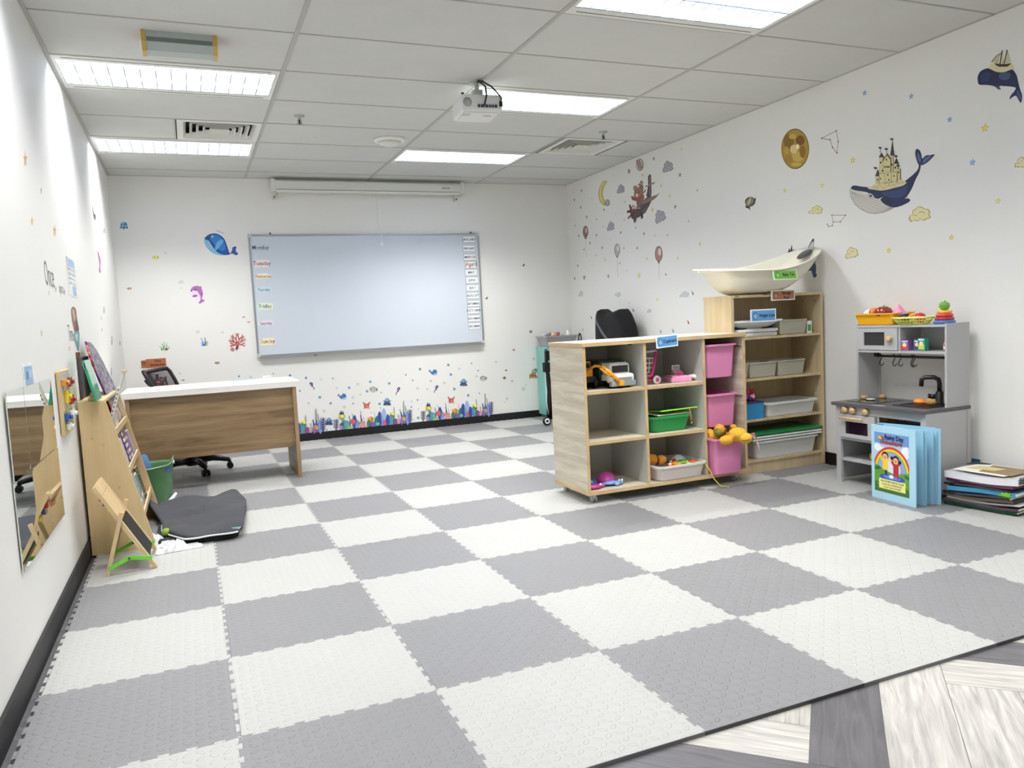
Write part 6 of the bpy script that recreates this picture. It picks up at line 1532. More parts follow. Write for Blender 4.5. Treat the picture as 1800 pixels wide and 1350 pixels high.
t = MB().box(0, 0, 0, .05, .12, .015, 'd6b98c', bev=.003).box(.01, .02, .015, .04, .09, .04, 'c9a070', bev=.004).box(.02, .03, .04, .03, .06, .055, 'e8d8b4'); tag(t.build('wooden_block_toy', 'matte', loc=(.06, 2.92, .816)), 'small tan wooden toy on top of the birch display shelf', 'toy')

# ---------------------------------------------------------------- desk, chair, bin, heap
t = thing('desk', 'teacher desk with white top and walnut front panel before the whiteboard', 'desk', (.10, 4.39, 0))
MB().box(0, 0, .70, 1.23, .63, .745, bev=.003).build('desktop', 'white_wood', t)
MB().box(.045, .035, .24, 1.17, .053, .70).build('modesty_panel', 'walnut', t)
for x in (.02, 1.17): MB().box(x, .02, 0, x + .028, .62, .70).build('side_panel', 'walnut', t); MB().box(x, .012, 0, x + .028, .02, .70).build('side_panel_edge', 'desk_edge', t)
o = MB().box(0, 0, 0, .06, .04, .022, 'f2f2ee', bev=.003).box(.008, -.0006, .004, .052, 0, .016, 'c9cccc'); tag(o.build('small_white_box', 'plastic', loc=(1.11, 4.93, .7455)), 'small white box near the right end of the white desk top', 'box')
tag(MB().box(0, 0, 0, .21, .1, .0012, '9db8d0').build('blue_sheet', 'paper', loc=(.86, 4.88, .7455), rz=.12), 'thin pale blue sheet lying on the right half of the white desk top', 'paper')
t = thing('office_chair', 'black mesh back office chair on casters behind the desk', 'chair', (.52, 5.2, 0))
for k in range(5):
    a = math.radians(-71 + 72 * k); c, s_ = math.cos(a), math.sin(a)
    b = MB(); b.tube([(c * .02, s_ * .02, .10), (c * .16, s_ * .16, .105), (c * .29, s_ * .29, .075)], [.032, .026, .018], '141416'); b.cyl((c * .29, s_ * .29, .03), (c * .29, s_ * .29, .08), .012, '1a1a1c'); leg = b.build('leg', 'plastic', t)
    b = MB()
    for o_ in (-.018, .018): b.cyl((c * .29 - s_ * (o_ - .01), s_ * .29 + c * (o_ - .01), .027), (c * .29 - s_ * (o_ + .01), s_ * .29 + c * (o_ + .01), .027), .026, '0e0e10', seg=18)
    b.box(c * .29 - .018, s_ * .29 - .018, .03, c * .29 + .018, s_ * .29 + .018, .058, '18181a', bev=.006); b.build('caster', 'plastic', leg)
MB().cyl((0, 0, .08), (0, 0, .40), .026, '1c1c1e').cyl((0, 0, .06), (0, 0, .16), .045, '141416').build('gas_column', 'plastic', t)
b = MB(); b.box(-.22, -.23, .41, .23, .23, .48, '16161a', bev=.03); b.build('seat', 'fabric', t)
# back: leans away to the left, its top edge runs from (.226, 5.0) to (.40, 5.42)
A0, A1 = Vector((.226 - .52, 4.99 - 5.2, .865)), Vector((.392 - .52, 5.41 - 5.2, .868)); B0, B1 = Vector((.33 - .52, 4.98 - 5.2, .52)), Vector((.50 - .52, 5.38 - 5.2, .52))
def bk(u, v, out=0):
    p = (A0 * (1 - u) + A1 * u) * (1 - v) + (B0 * (1 - u) + B1 * u) * v
    n = Vector((.92, -.36, .12)); return p - n * (.05 * math.sin(PI * u) - .02 * math.sin(PI * v)) + n * out
b = MB(); ring = [bk(u, 0) for u in (0.03, .2, .4, .6, .8, .97)] + [bk(1, v) for v in (.08, .3, .5, .7, .9)] + [bk(u, 1) for u in (.97, .8, .6, .4, .2, .03)] + [bk(0, v) for v in (.9, .7, .5, .3, .08)]
b.tube(ring, .016, '121214', closed=True); b.build('back_frame', 'plastic', t)
b = MB()
for k in range(1, 40): b.tube([bk(k / 40, v / 8) for v in range(9)], .0022, '2a2a2e', seg=4)
for k in range(1, 40): b.tube([bk(u / 8, k / 40) for u in range(9)], .0022, '2a2a2e', seg=4)
o = b.build('mesh_back', 'fabric', t)
b = MB(); q = lambda u, v: bk(u, v, -.03)
b.tube([q(.5, 1.15), q(.5, .6), q(.5, .35)], .02, '17171a').tube([q(.5, .5), q(.2, .3), q(.08, .2)], .009, '17171a').tube([q(.5, .5), q(.8, .3), q(.92, .2)], .009, '17171a').tube([q(.5, 1.1), (-.08, .02, .42), (0, 0, .42)], .022, '17171a'); b.build('back_support', 'plastic', t)
# green tub with handles
t = thing('laundry_tub', 'green flexible plastic tub with handle holes between bookshelf and desk', 'tub', (.245, 4.06, 0))
b = MB(); n = 40
def rg(r, z, wv=0): return [(math.cos(2 * PI * k / n) * r, math.sin(2 * PI * k / n) * r, z + wv * (math.cos(4 * PI * k / n)) ** 3 * (1 if math.cos(4 * PI * k / n) > 0 else .15)) for k in range(n)]
b.loft([rg(.115, 0), rg(.135, .01), rg(.155, .15), rg(.165, .262, .045), rg(.172, .27, .045), rg(.168, .278, .045), rg(.158, .26, .045), rg(.148, .14), rg(.13, .012)], '4f7d50'); b.build('tub_body', 'plastic', t)
for sg, yy in ((1, 0), (-1, 0)):
    b = MB(); b.T = Matrix.Translation((sg * .164, 0, .278)) @ Matrix.Rotation(PI / 2, 4, 'Z'); b.plate([(math.cos(k * PI / 8) * .04, math.sin(k * PI / 8) * .013) for k in range(16)], -.007, .007, 'dfe6de'); b.build('handle_hole', 'matte', t)
o = MB().tube([(0, 0, 0), (.03, .03, .09), (.02, .1, .14), (-.03, .12, .12)], [.045, .05, .04, .02], '3a5f8a', seg=10); tag(o.build('blue_soft_toy', 'fabric', loc=(.20, 3.99, .17)), 'dark blue soft toy sticking up in the green tub', 'toy')
tag(MB().box(-.08, -.05, 0, .08, .06, .012, '3448b8', R=rot('Y', -12)).box(-.05, -.03, .0125, .05, .03, .014, 'e6e05a', R=rot('Y', -12)).box(-.07, .02, .013, .06, .04, .016, 'b8b4ea', R=rot('Y', -12)).build('blue_toy_packet', 'gloss', loc=(.31, 3.98, .225), rz=.3), 'blue packet with a yellow patch on top in the green tub', 'toy')
# folded play mat under a charcoal cover
TOP = [(.216, 3.80), (.247, 3.79), (.302, 3.672), (.343, 3.80), (.584, 3.80), (.641, 3.86), (.748, 3.99), (.784, 3.96), (.832, 3.697), (.827, 3.498), (.783, 2.979), (.739, 2.802), (.599, 2.80), (.516, 2.79), (.448, 2.83), (.36, 3.0), (.335, 3.3)]
PAD = [(.335, 2.872), (.511, 2.83), (.719, 2.815), (.756, 2.948), (.80, 3.25), (.81, 3.6), (.6, 3.7), (.36, 3.7)]
t = thing('play_mat', 'charcoal fabric play mat folded in a heap beside the birch bookshelf', 'play mat', (.55, 3.3, 0))
def loc2(P): return [(x - .55, y - 3.3) for x, y in P]
b = MB(); P = catmull(loc2(PAD), 3); sc = lambda k, z: [(x * k, y * k, z) for x, y in P]; b.loft([sc(.97, .001), sc(1, .008), sc(1, .028), sc(.96, .036)], '1c1e22'); b.build('lower_pad', 'fabric', t)
b = MB(); P = catmull(loc2(TOP), 4); rings = []
def hz(x, y, k):
    up_ = max(0, min(1, (-.18 - x) / .16)) ** 2 * .13 * (1 if y > -.1 else .3); fold = .014 * math.sin(11 * x + 5 * y) + .012 * math.exp(-((y + .12 - x * .3) / .05) ** 2) + .010 * math.exp(-((y - .1 + x * .5) / .04) ** 2) + .006 * math.sin(23 * x - 9 * y + 1) + .004 * math.sin(31 * y + 7 * x)
    return (.062 + up_ + fold * k) * 1
for k, dz in ((1.0, -.026), (1.006, -.012), (.99, -.002), (.95, .004), (.85, .007), (.7, .008), (.5, .008), (.3, .008), (.12, .008)): rings.append([(x * k, y * k, max(.037, hz(x * k, y * k, 1) + dz)) for x, y in P])
b.loft(rings, '3b3c41'); b.build('cover', 'fabric', t)
b = MB(); E_ = [(x, y) for x, y in P if y < -.25 or (x < -.19 and y < .2)]; E_ = P[52:68] if len(P) > 60 else P[-16:]
b.tube([(x * 1.008, y * 1.008, max(.04, hz(x, y, 1) - .024)) for x, y in P[44:64]], .005, 'd9dbd8'); b.build('piping', 'fabric', t)
b = MB(); b.T = Matrix.Translation((.16, -.475, .037)) @ Matrix.Rotation(-.1, 4, 'Z'); b.plate([(-.10, 0), (.03, 0), (.03, .016), (-.06, .02)], -.004, 0, '2c4a50'); b.plate([(-.02, .001), (.01, .022), (.03, .001)], -.007, -.004, 'e0603c'); b.plate([(.0, .024), (.03, .001), (.05, .024)], -.006, -.003, '9cc8da'); b.build('printed_lining', 'fabric', t)
tag(MB().ell((0, 0, .022), (.024, .03, .022), '7c9832').build('green_ball', 'fabric', loc=(.375, 2.945, .0365)), 'small olive green soft ball under the front edge of the charcoal play mat', 'ball')
def crumple(w_, d_, h_, seed, col):
    r = random.Random(seed); b = MB(); n = 14; P = [[b.V(((i / n - .5) * w_ + r.uniform(-1, 1) * w_ * .025, (j / n - .5) * d_ + r.uniform(-1, 1) * d_ * .025, (.004 + h_ * max(0, 1 - ((i / n - .5) * 2) ** 4) * max(0, 1 - ((j / n - .5) * 2) ** 4) * r.uniform(.45, 1)) if 0 < i < n and 0 < j < n else .001)) for j in range(n + 1)] for i in range(n + 1)]
    fs = [b.F([P[i][j], P[i + 1][j], P[i + 1][j + 1], P[i][j + 1]]) for i in range(n) for j in range(n)]; fs.append(b.F([P[i][0] for i in range(n + 1)][::-1] + [P[0][j] for j in range(1, n + 1)] + [P[i][n] for i in range(1, n + 1)] + [P[n][j] for j in range(n - 1, 0, -1)])); b.fin([f for f in fs if f], col); return b
tag(crumple(.17, .11, .05, 1, 'e6e8ea').build('plastic_wrapper', 'gloss', loc=(.40, 2.765, .001), rz=.2), 'crumpled white plastic wrapper on the floor beside the bookshelf', 'wrapper')
b = crumple(.10, .08, .012, 5, 'f0f0ee'); b.box(-.03, -.02, .012, .03, .02, .0165, 'd6dade'); tag(b.build('wipes_packet', 'gloss', loc=(.505, 2.765, .001), rz=.15), 'flat white wipes packet on the floor at the front edge of the play mat', 'packet')
tag(crumple(.09, .13, .06, 9, 'dfe4e8').build('white_cloth', 'fabric', loc=(.312, 2.93, .0005), rz=.5), 'bunched white cloth tucked between bookshelf foot and charcoal play mat', 'cloth')
tag(MB().tube([(0, 0, 0), (.03, .03, .03), (.07, .08, .07)], [.012, .014, .009], 'd4dde4', seg=10).build('rolled_paper', 'paper', loc=(.345, 3.81, .02)), 'short pale rolled paper between the bookshelf foot and the green tub', 'paper')

# ---------------------------------------------------------------- far right corner: turquoise cabinet, strollers
t = thing('storage_cabinet', 'narrow turquoise storage cabinet in the far right corner', 'cabinet', (4.22, 6.08, 0))
MB().box(0, 0, .03, .36, .30, .80, '7fbfb2', bev=.006).build('body', 'plastic', t); MB().box(.01, -.004, .05, .35, -.0005, .78, '8ccabd', bev=.001).build('door', 'plastic', t); MB().box(.02, .01, 0, .34, .29, .03, '5c9188').build('plinth', 'plastic', t)
t = thing('toy_tray', 'grey plastic tray of small toys on top of the turquoise cabinet', 'tray', (4.40, 6.20, .801)); MB().tub(.40, .26, .12, .03, .004, .012, .02, 'a8a8a8').build('tray_body', 'plastic', t)
for (x, y, r, c, nm) in [(-.15, -.02, .035, '8aa0c8', 'blue'), (-.10, .03, .04, 'c07a4c', 'brown'), (-.05, -.03, .03, 'd9a890', 'tan'), (.0, .02, .045, 'c4603c', 'rust'), (.05, .04, .03, 'e6d8cc', 'cream'), (-.02, .06, .035, '3c8a88', 'teal')]:
    o = MB().ell((0, 0, 0), (r, r * .8, r * .75), c).ell((r * .7, 0, r * .5), r * .45, c).ell((-r * .6, r * .2, r * .3), r * .4, 'e8e0d8' if c != 'e6d8cc' else '8a8a8a').build('small_toy', 'plastic', loc=(4.40 + x, 6.20 + y, .92)); tag(o, f"small {nm} toy in the grey tray on the turquoise cabinet", 'toy', 'toys in the grey tray')
tag(MB().lathe((0, 0, 0), [(.022, 0), (.024, .05), (.012, .062), (.012, .085)], 'f2f2f0', seg=14).build('white_bottle', 'plastic', loc=(4.54, 6.2, .888)), 'little white bottle at the right end of the grey toy tray', 'bottle')
t = thing('folded_stroller', 'folded black stroller frame with white wheel rims beside the turquoise cabinet', 'stroller', (4.03, 5.65, 0))
b = MB(); b.tube([(-.04, 0, .06), (.0, .01, .35), (-.02, .02, .6), (-.02, .02, .80)], [.018, .028, .024, .014], '0f0f12').tube([(.0, 0, .06), (.04, .0, .4), (.02, 0, .78)], .02, '101013'); b.build('frame', 'plastic', t)
MB().tube([(-.035, -.012, .08), (-.052, -.01, .25), (-.052, -.01, .5), (-.045, 0, .62)], .004, 'eef0f0').build('white_trim', 'plastic', t)
MB().box(-.065, -.03, .56, .0, .03, .66, '15151a', bev=.008).box(-.04, -.02, .68, .0, .02, .78, '15151a', bev=.006).build('strap_buckle', 'fabric', t)
for yy in (-.03,):
    o = MB(); o.lathe((-.07, yy, .047), [(.028, -.014), (.044, -.014), (.046, 0), (.044, .014), (.028, .014)], '111113', axis='Y', seg=28); o = o.build('wheel', 'plastic', t)
    MB().lathe((-.07, yy, .047), [(.03, -.0145), (.027, -.018), (.018, -.018), (.014, -.0145)], 'f4f4f4', axis='Y', seg=24).build('wheel_rim', 'plastic', o)
MB().cyl((-.07, -.03, .047), (.0, .0, .07), .012, '111113').build('axle', 'plastic', t)
t = thing('stroller_seat', 'black stroller hood and seat peeking over the cube shelf by the right wall', 'stroller', (4.52, 5.05, 0))
HO = [(-.33, 1.10), (-.29, 1.175), (-.25, 1.18), (-.17, 1.145), (-.10, 1.135), (.0, 1.155), (.12, 1.172), (.18, 1.165), (.25, 1.09), (.32, 1.0), (.35, .90), (.33, .75), (.2, .55), (-.15, .5), (-.30, .6), (-.345, .85)]
b = MB(); b.T = Matrix.Rotation(-PI / 2, 4, 'Z'); P = catmull([(px * (.8 if px > 0 else 1), pz) for px, pz in HO], 3); rings = []
for x, k in ((-.10, .55), (-.095, .8), (-.075, .95), (-.03, 1.0), (.05, 1.0), (.085, .9), (.10, .6)): rings.append([(px * k, x, .85 + (pz - .85) * k) for px, pz in P])
b.loft(rings, '08090f'); b.build('hood', 'fabric', t)
b = MB(); b.T = Matrix.Rotation(-PI / 2, 4, 'Z'); b.tube([(-.30, -.05, 1.16), (-.25, -.095, 1.05), (-.12, -.105, .94), (.03, -.105, .84)], .014, '5a5c62'); b.build('strap', 'fabric', t)
b = MB()
for yy in (-.25, .25): b.tube([(0, yy, .6), (-.05, yy * 1.1, .3), (0, yy * 1.15, .06)], .014, '2a2a2e')
b.tube([(0, -.27, .3), (0, .27, .3)], .012, '2a2a2e'); b.build('chassis', 'plastic', t)
for yy in (-.29, .29): MB().lathe((0, yy, .065), [(.03, -.015), (.062, -.015), (.065, 0), (.062, .015), (.03, .015)], '141416', axis='Y').build('wheel', 'plastic', t)

# ---------------------------------------------------------------- cube shelf on casters
sx0, sy0, W, D, z0, z1 = 2.70, 2.368, 1.172, .465, .055, .968
t = thing('cube_shelf', 'pale oak cube shelf on casters with tan edges, standing mid-room', 'shelf', (sx0, sy0, 0), rz=-.012)
def board(nm, x0, y0, z0, x1, y1, z1, m='pale_oak'):
    o = MB().box(x0, y0 + .0015, z0, x1, y1, z1).build(nm, m, t); MB().box(x0 - .0004, y0, z0 - .0004, x1 + .0004, y0 + .0016, z1 + .0004).build('edge_band', 'edge', o); return o
o = board('top_panel', -.006, -.006, z1 - .022, W + .006, D + .003, z1); MB().box(-.0068, -.006, z1 - .0222, -.006, D, z1 + .0002).build('edge_band', 'edge', o)
o = board('bottom_panel', -.003, -.003, z0, W + .003, D, z0 + .022); MB().box(-.0038, -.003, z0 - .0002, -.003, D, z0 + .0222).build('edge_band', 'edge', o)
board('side_panel', 0, 0, z0 + .022, .018, D, z1 - .022); board('side_panel', W - .018, 0, z0 + .022, W, D, z1 - .022)
board('divider', .415, .002, z0 + .022, .433, D - .012, z1 - .022, 'grey_lam'); board('divider', .845, .002, z0 + .022, .863, D - .012, z1 - .022, 'grey_lam')
for x0, x1 in ((.018, .415), (.433, .845)):
    for z in (.357, .660): board('shelf_board', x0, .003, z, x1, D - .012, z + .018)
MB().box(.018, D - .012, z0 + .022, W - .018, D - .002, z1 - .022).build('back_panel', 'grey_lam', t)
b = MB()
for z in (.885, .565, .295):
    for x in (.863, W - .024): b.box(x, .01, z - .006, x + .006, D - .03, z, '6a6a6a')
b.build('bin_rails', 'plastic', t); MB().box(.32, .0, z1 - .03, .335, .02, z1 - .0225, '151515').build('top_clip', 'plastic', t)
for x, y in ((.06, .05), (.06, D - .05), (W - .06, .05), (W - .06, D - .05)):
    o = MB().cyl((x, y, .042), (x, y, .055), .016, 'c9cccc').box(x - .013, y - .01, .02, x + .013, y + .012, .044, 'c9cccc', bev=.003).build('caster', 'metal', t)
    MB().cyl((x - .016, y + .006, .0205), (x - .006, y + .006, .0205), .02, 'a9b0ae', seg=18).cyl((x + .006, y + .006, .0205), (x + .016, y + .006, .0205), .02, 'a9b0ae', seg=18).build('wheel', 'plastic', o)
def sign(name, loc, w_, h_, border, fill, lines, label, rz=0, tiltx=0, motif=None, tw=.04):
    t = thing(name, label, 'sign', loc, rz); t.rotation_euler = (math.radians(tiltx), 0, rz)
    MB().box(-w_ / 2, -.0025, -h_ / 2, w_ / 2, 0, h_ / 2, border).build('laminated_card', 'gloss', t)
    b = MB(); b.box(-w_ / 2 + w_ * .06, -.003, -h_ / 2 + h_ * .1, w_ / 2 - w_ * .04, -.0025, h_ / 2 - h_ * .1, fill); mx = -w_ * .32
    mc = tuple(max(0, x * .72) for x in lin(fill)[:3]) + (1,); m2 = tuple(min(1, x * 1.35 + .05) for x in lin(fill)[:3]) + (1,)
    b.plate([(mx + math.cos(k * PI / 6) * h_ * .30, math.sin(k * PI / 6) * h_ * .34) for k in range(12)], -.0034, -.003, mc); b.plate([(mx + .003 + math.cos(k * PI / 6) * h_ * .16, -.004 + math.sin(k * PI / 6) * h_ * .18) for k in range(12)], -.0038, -.0034, m2)
    b.build('coloured_field', 'paint', t)
    b = MB(); n = len(lines)
    for i, ln in enumerate(lines): b.text(ln, tw, w_ * .14, (n - 1) * tw * .5 - i * tw * 1.05 - tw * .32, -.0036, '14161c', bold=.0005, depth=.0003, squash=.86)
    b.build('lettering', 'paint', t); return t
sign('cupboard_sign', (sx0 + .575, sy0 - .0185, .948), .158, .074, 'eef4f8', '5f9fd8', ['Cupboard'], 'blue Cupboard name card stuck on the front edge of the cube shelf top', tw=.028).rotation_euler = (0, math.radians(-3), 0)
def pinbin(x, y, z, lbl, h=.215):
    t = thing('storage_bin', lbl, 'bin', (x, y, z), rz=-.012, group='pink storage bins'); MB().tub(.225, .37, h, .012, .004, .017, .025, 'd885b0', rh=.012).build('bin_body', 'plastic', t); return t
pb = [pinbin(sx0 + 1.003, sy0 + .195, .69, 'top pink plastic bin in the right column of the cube shelf'), pinbin(sx0 + 1.003, sy0 + .195, .372, 'middle pink plastic bin in the right column of the cube shelf'), pinbin(sx0 + .985, sy0 + .11, .0785, 'bottom pink plastic bin, pulled forward with yellow soft toys in it', .235)]
# yellow plush toys
def plush(name, loc, rz, label, parts):
    t = thing(name, label, 'soft toy', loc, rz)
    for nm, fn in parts: b = MB(); fn(b); b.build(nm, 'fabric', t)
    return t
plush('yellow_plush', (3.70, 2.33, .315), -.5, 'yellow plush animal with a wide muzzle hanging over the bottom pink bin', [('head', lambda b: b.ell((.05, -.06, .02), (.06, .055, .045), 'dcae34').ell((.09, -.09, .0), (.045, .04, .035), 'e0b63e')), ('body', lambda b: b.ell((-.06, 0, .0), (.07, .05, .045), 'd6a42c').ell((-.11, .03, .02), (.03, .05, .03), 'd6a42c')), ('mouth', lambda b: b.tube([(.06, -.132, -.01), (.1, -.132, -.006), (.128, -.108, 0)], .003, '8a5a1c')), ('ear', lambda b: b.ell((.03, -.03, .065), (.022, .018, .016), 'c89a2c'))])
plush('tiger_plush', (3.63, 2.31, .355), .3, 'striped orange plush with a green face on top of the bottom pink bin', [('body', lambda b: b.tube([(-.03, 0, 0), (.0, .01, .015), (.04, .02, .0)], [.03, .036, .026], 'd49a30')), ('stripes', lambda b: [b.lathe((x, .01, .004), [(.0355, -.003), (.0365, 0), (.0355, .003)], '8a5a1c', axis='X') for x in (-.012, .006, .024)]), ('face', lambda b: b.ell((-.042, -.012, .0), (.02, .022, .022), '6f7a3c'))])
plush('yellow_plush', (3.60, 2.22, .30), 0, 'small yellow plush lump at the front left of the bottom pink bin', [('body', lambda b: b.ell((0, 0, .015), (.05, .03, .03), 'e0a830')), ('paw', lambda b: b.ell((.04, 0, .03), (.025, .022, .02), 'd89c28'))])
tag(MB().tube([(0, 0, 0), (.03, -.01, -.03), (.05, -.015, -.09), (.055, -.01, -.13)], .004, 'e8c8cc').tube([(0, 0, 0), (.015, -.01, .006), (.03, -.01, -.03)], .005, 'e07aa8').build('pink_ribbon', 'rope', loc=(3.80, 2.23, .33)), 'pink and white ribbon hanging off the right rim of the bottom pink bin', 'ribbon')
# upper left cube: white and green toy truck, yellow toy excavator
t = thing('toy_truck', 'toy truck with white cab, grey bumper and dark green load body', 'toy truck', (sx0 + .295, sy0 + .05, .6785), rz=.02)
b = MB(); b.box(-.085, -.002, .03, .085, .06, .088, 'eceeee', bev=.02); b.box(-.074, .03, .07, .074, .13, .152, 'eceeee', bev=.02); b.prism([(-.08, .02), (.08, .02), (.08, .12), (-.08, .12)], .045, .08, 'e8eaea'); b.build('cab', 'plastic', t)
MB().box(-.086, -.014, .012, .086, .02, .045, '8e9296', bev=.006).prism([(-.06, -.012), (.06, -.012), (.05, .0), (-.05, .0)], .045, .066, '8e9296').build('bumper', 'plastic', t)
MB().box(-.056, .0275, .094, .056, .036, .136, '23262a').box(-.0715, .05, .09, -.0695, .11, .132, '23262a').box(.0695, .05, .09, .0715, .11, .132, '23262a').build('windows', 'dark_glass', t)
b = MB(); [b.ell((-.05 + k * .025, .05, .15), (.009, .01, .006), 'f2f2f2') for k in range(5)]; b.box(-.07, .13, .145, .07, .134, .151, 'e0e0e0'); b.build('roof_lights', 'plastic', t)
MB().box(-.085, .135, .05, .085, .35, .165, '24503c', bev=.01).box(-.088, .2, .05, -.084, .215, .16, '1c3e30').box(-.088, .28, .05, -.084, .295, .16, '1c3e30').build('load_body', 'plastic', t)
for y in (.045, .21, .30):
    for x in (-.078, .058): MB().cyl((x, y, .0265), (x + .02, y, .0265), .026, '18181a', seg=20).build('wheel', 'plastic', t)
t = thing('toy_excavator', 'yellow and black toy excavator beside the white toy truck', 'toy excavator', (sx0 + .10, sy0 + .10, .6785))
MB().box(-.06, .05, .04, .07, .19, .075, '17181c', bev=.006).build('chassis', 'plastic', t); MB().box(-.05, .06, .075, .05, .17, .125, 'e8a024', bev=.006).box(-.02, .07, .125, .045, .15, .17, 'e8a024', bev=.006).build('cabin', 'plastic', t)
MB().box(-.015, .068, .13, .04, .0705, .16, '20242a').build('cabin_window', 'dark_glass', t)
b = MB(); b.tube([(.0, .06, .11), (.035, .0, .145), (.06, -.03, .14)], .009, 'f0a41e').tube([(.06, -.035, .142), (.12, -.06, .085), (.16, -.072, .04)], .011, 'f0a41e').tube([(.045, -.04, .13), (.10, -.065, .08)], .006, 'f0a41e').box(.152, -.09, .018, .185, -.055, .05, 'f0a41e', bev=.004); b.build('digger_arm', 'plastic', t)
b = MB(); [b.box(.07 + k * .02, -.052 - k * .005, .118 - k * .022, .08 + k * .02, -.048 - k * .005, .128 - k * .022, '6a4a10') for k in range(4)]; b.build('arm_decals', 'paint', t)
for x, y in ((-.07, .07), (.05, .07), (-.07, .16), (.05, .16)): MB().cyl((x, y, .0305), (x + .03, y, .0305), .030, '121316', seg=20).build('wheel', 'plastic', t)
# doll shopping cart, cash register
t = thing('toy_shopping_cart', 'pink toy shopping cart with white basket and wheels in the middle top cube', 'toy cart', (sx0 + .50, sy0 + .10, .6785))
b = MB(); q = [(-.05, 0, .0), (.035, 0, .0), (.055, 0, .12), (-.06, 0, .12)]
for y in (.0, .12):
    for k in range(5): u = k / 4; b.tube([(-.05 + .085 * u, y, .075), (-.06 + .11 * u, y, .165)], .0035, 'f0f0ee', seg=5)
    for k in range(4): v = k / 3; b.tube([(-.05 - .01 * v, y, .075 + .09 * v), (.035 + .015 * v, y, .075 + .09 * v)], .0035, 'f0f0ee', seg=5)
for k in range(4): v = k / 3; b.tube([(.035 + .015 * v, 0, .075 + .09 * v), (.035 + .015 * v, .12, .075 + .09 * v)], .0035, 'f0f0ee', seg=5)
b.build('basket', 'plastic', t)
MB().tube([(-.055, -.005, .05), (.03, -.005, .055), (.05, -.005, .12), (.068, -.005, .205)], .010, 'd03080').tube([(-.055, .125, .05), (.03, .125, .055), (.05, .125, .12), (.068, .125, .205)], .008, 'cf3f80').tube([(.068, -.005, .205), (.068, .125, .205)], .008, 'e27aa8').build('frame', 'plastic', t)
MB().tube([(-.06, -.005, .03), (.0, -.005, .028), (.055, -.005, .028)], .006, 'cf3f80').build('wheel_bar', 'plastic', t); MB().tube([(-.05, .0, .205), (.068, -.005, .21)], .007, 'd6d6da').build('handle', 'plastic', t)
for x in (-.05, .06):
    for y in (-.018, .13): MB().lathe((x, y, .0275), [(.013, -.006), (.026, -.006), (.0265, 0), (.026, .006), (.013, .006)], 'eceaea', axis='Y', seg=22).lathe((x, y, .0275), [(.014, -.0075), (.014, .0075)], 'cf3f80', axis='Y', seg=14).build('wheel', 'plastic', t)
t = thing('toy_cash_register', 'pink toy cash register with white scanner in the middle top cube', 'toy cash register', (sx0 + .75, sy0 + .12, .6785), rz=-.1)
MB().box(-.085, -.06, 0, .06, .07, .03, 'ea9cc4', bev=.006).prism([(-.07, -.05), (.05, -.05), (.05, .06), (-.07, .06)], .03, .04, 'f0b0d0').build('base', 'plastic', t); MB().box(-.04, -.005, .04, .02, .04, .065, 'ea9cc4', bev=.005, R=rot('X', 20)).box(-.035, .02, .075, .02, .03, .105, 'f4e8f0', bev=.003).cyl((-.008, .025, .05), (-.008, .025, .08), .005, 'e8b8d0').build('display', 'plastic', t)
MB().box(-.03, .0185, .081, .015, .0195, .1, '9a9aa0').box(-.034, -.012, .052, .014, -.008, .066, 'c84a88', R=rot('X', 20)).build('screen', 'paint', t)
b = MB(); [b.box(-.07 + (k % 4) * .012, -.05 + (k // 4) * .014, .04, -.062 + (k % 4) * .012, -.042 + (k // 4) * .014, .044, ['f8e0ec', 'd0649c'][k % 2]) for k in range(12)]; b.build('keys', 'plastic', t); MB().tube([(.06, -.02, .03), (.09, -.03, .03), (.12, -.035, .012)], [.012, .014, .01], 'f2eef0').build('scanner', 'plastic', t)
# green tray with tablet lid and cord
t = thing('toy_tray', 'green plastic tray with drawing boards on top in the middle cube', 'tray', (sx0 + .635, sy0 + .19, .376)); MB().tub(.295, .30, .10, .018, .004, .014, .04, '1f9a4c').build('tray_body', 'plastic', t)
t = thing('drawing_board', 'lime green framed drawing board lying on the green tray', 'drawing board', (sx0 + .69, sy0 + .19, .492)); t.rotation_euler = (math.radians(-6), math.radians(-1.5), -.06)
MB().box(-.125, -.16, 0, .14, .10, .008, 'a4e03c', bev=.003).build('frame', 'plastic', t); MB().box(-.105, -.14, .0081, .12, .08, .009, '2c6a44').build('slate', 'paint', t); MB().tube([(.075, -.162, .004), (.078, -.168, -.03), (.074, -.166, -.06), (.08, -.17, -.085)], .003, 'b8743c').tube([(.078, -.166, -.02), (.083, -.17, -.05), (.077, -.17, -.075)], .0025, 'b8743c').ell((.079, -.169, -.09), (.006, .005, .007), 'c88a4c').build('cord', 'rope', t)
tag(MB().box(-.12, -.10, 0, .12, .10, .006, 'e6e4d2', bev=.002).box(-.10, -.08, .0062, .06, .05, .007, 'c9c8b8').build('book', 'paper', loc=(sx0 + .66, sy0 + .15, .4785)), 'cream board book under the lime framed drawing board', 'book')
tag(MB().ell((0, 0, 0), (.05, .03, .012), '3c3c44').build('dark_toy', 'plastic', loc=(sx0 + .60, sy0 + .1, .467)), 'small dark toy inside the green tray', 'toy')
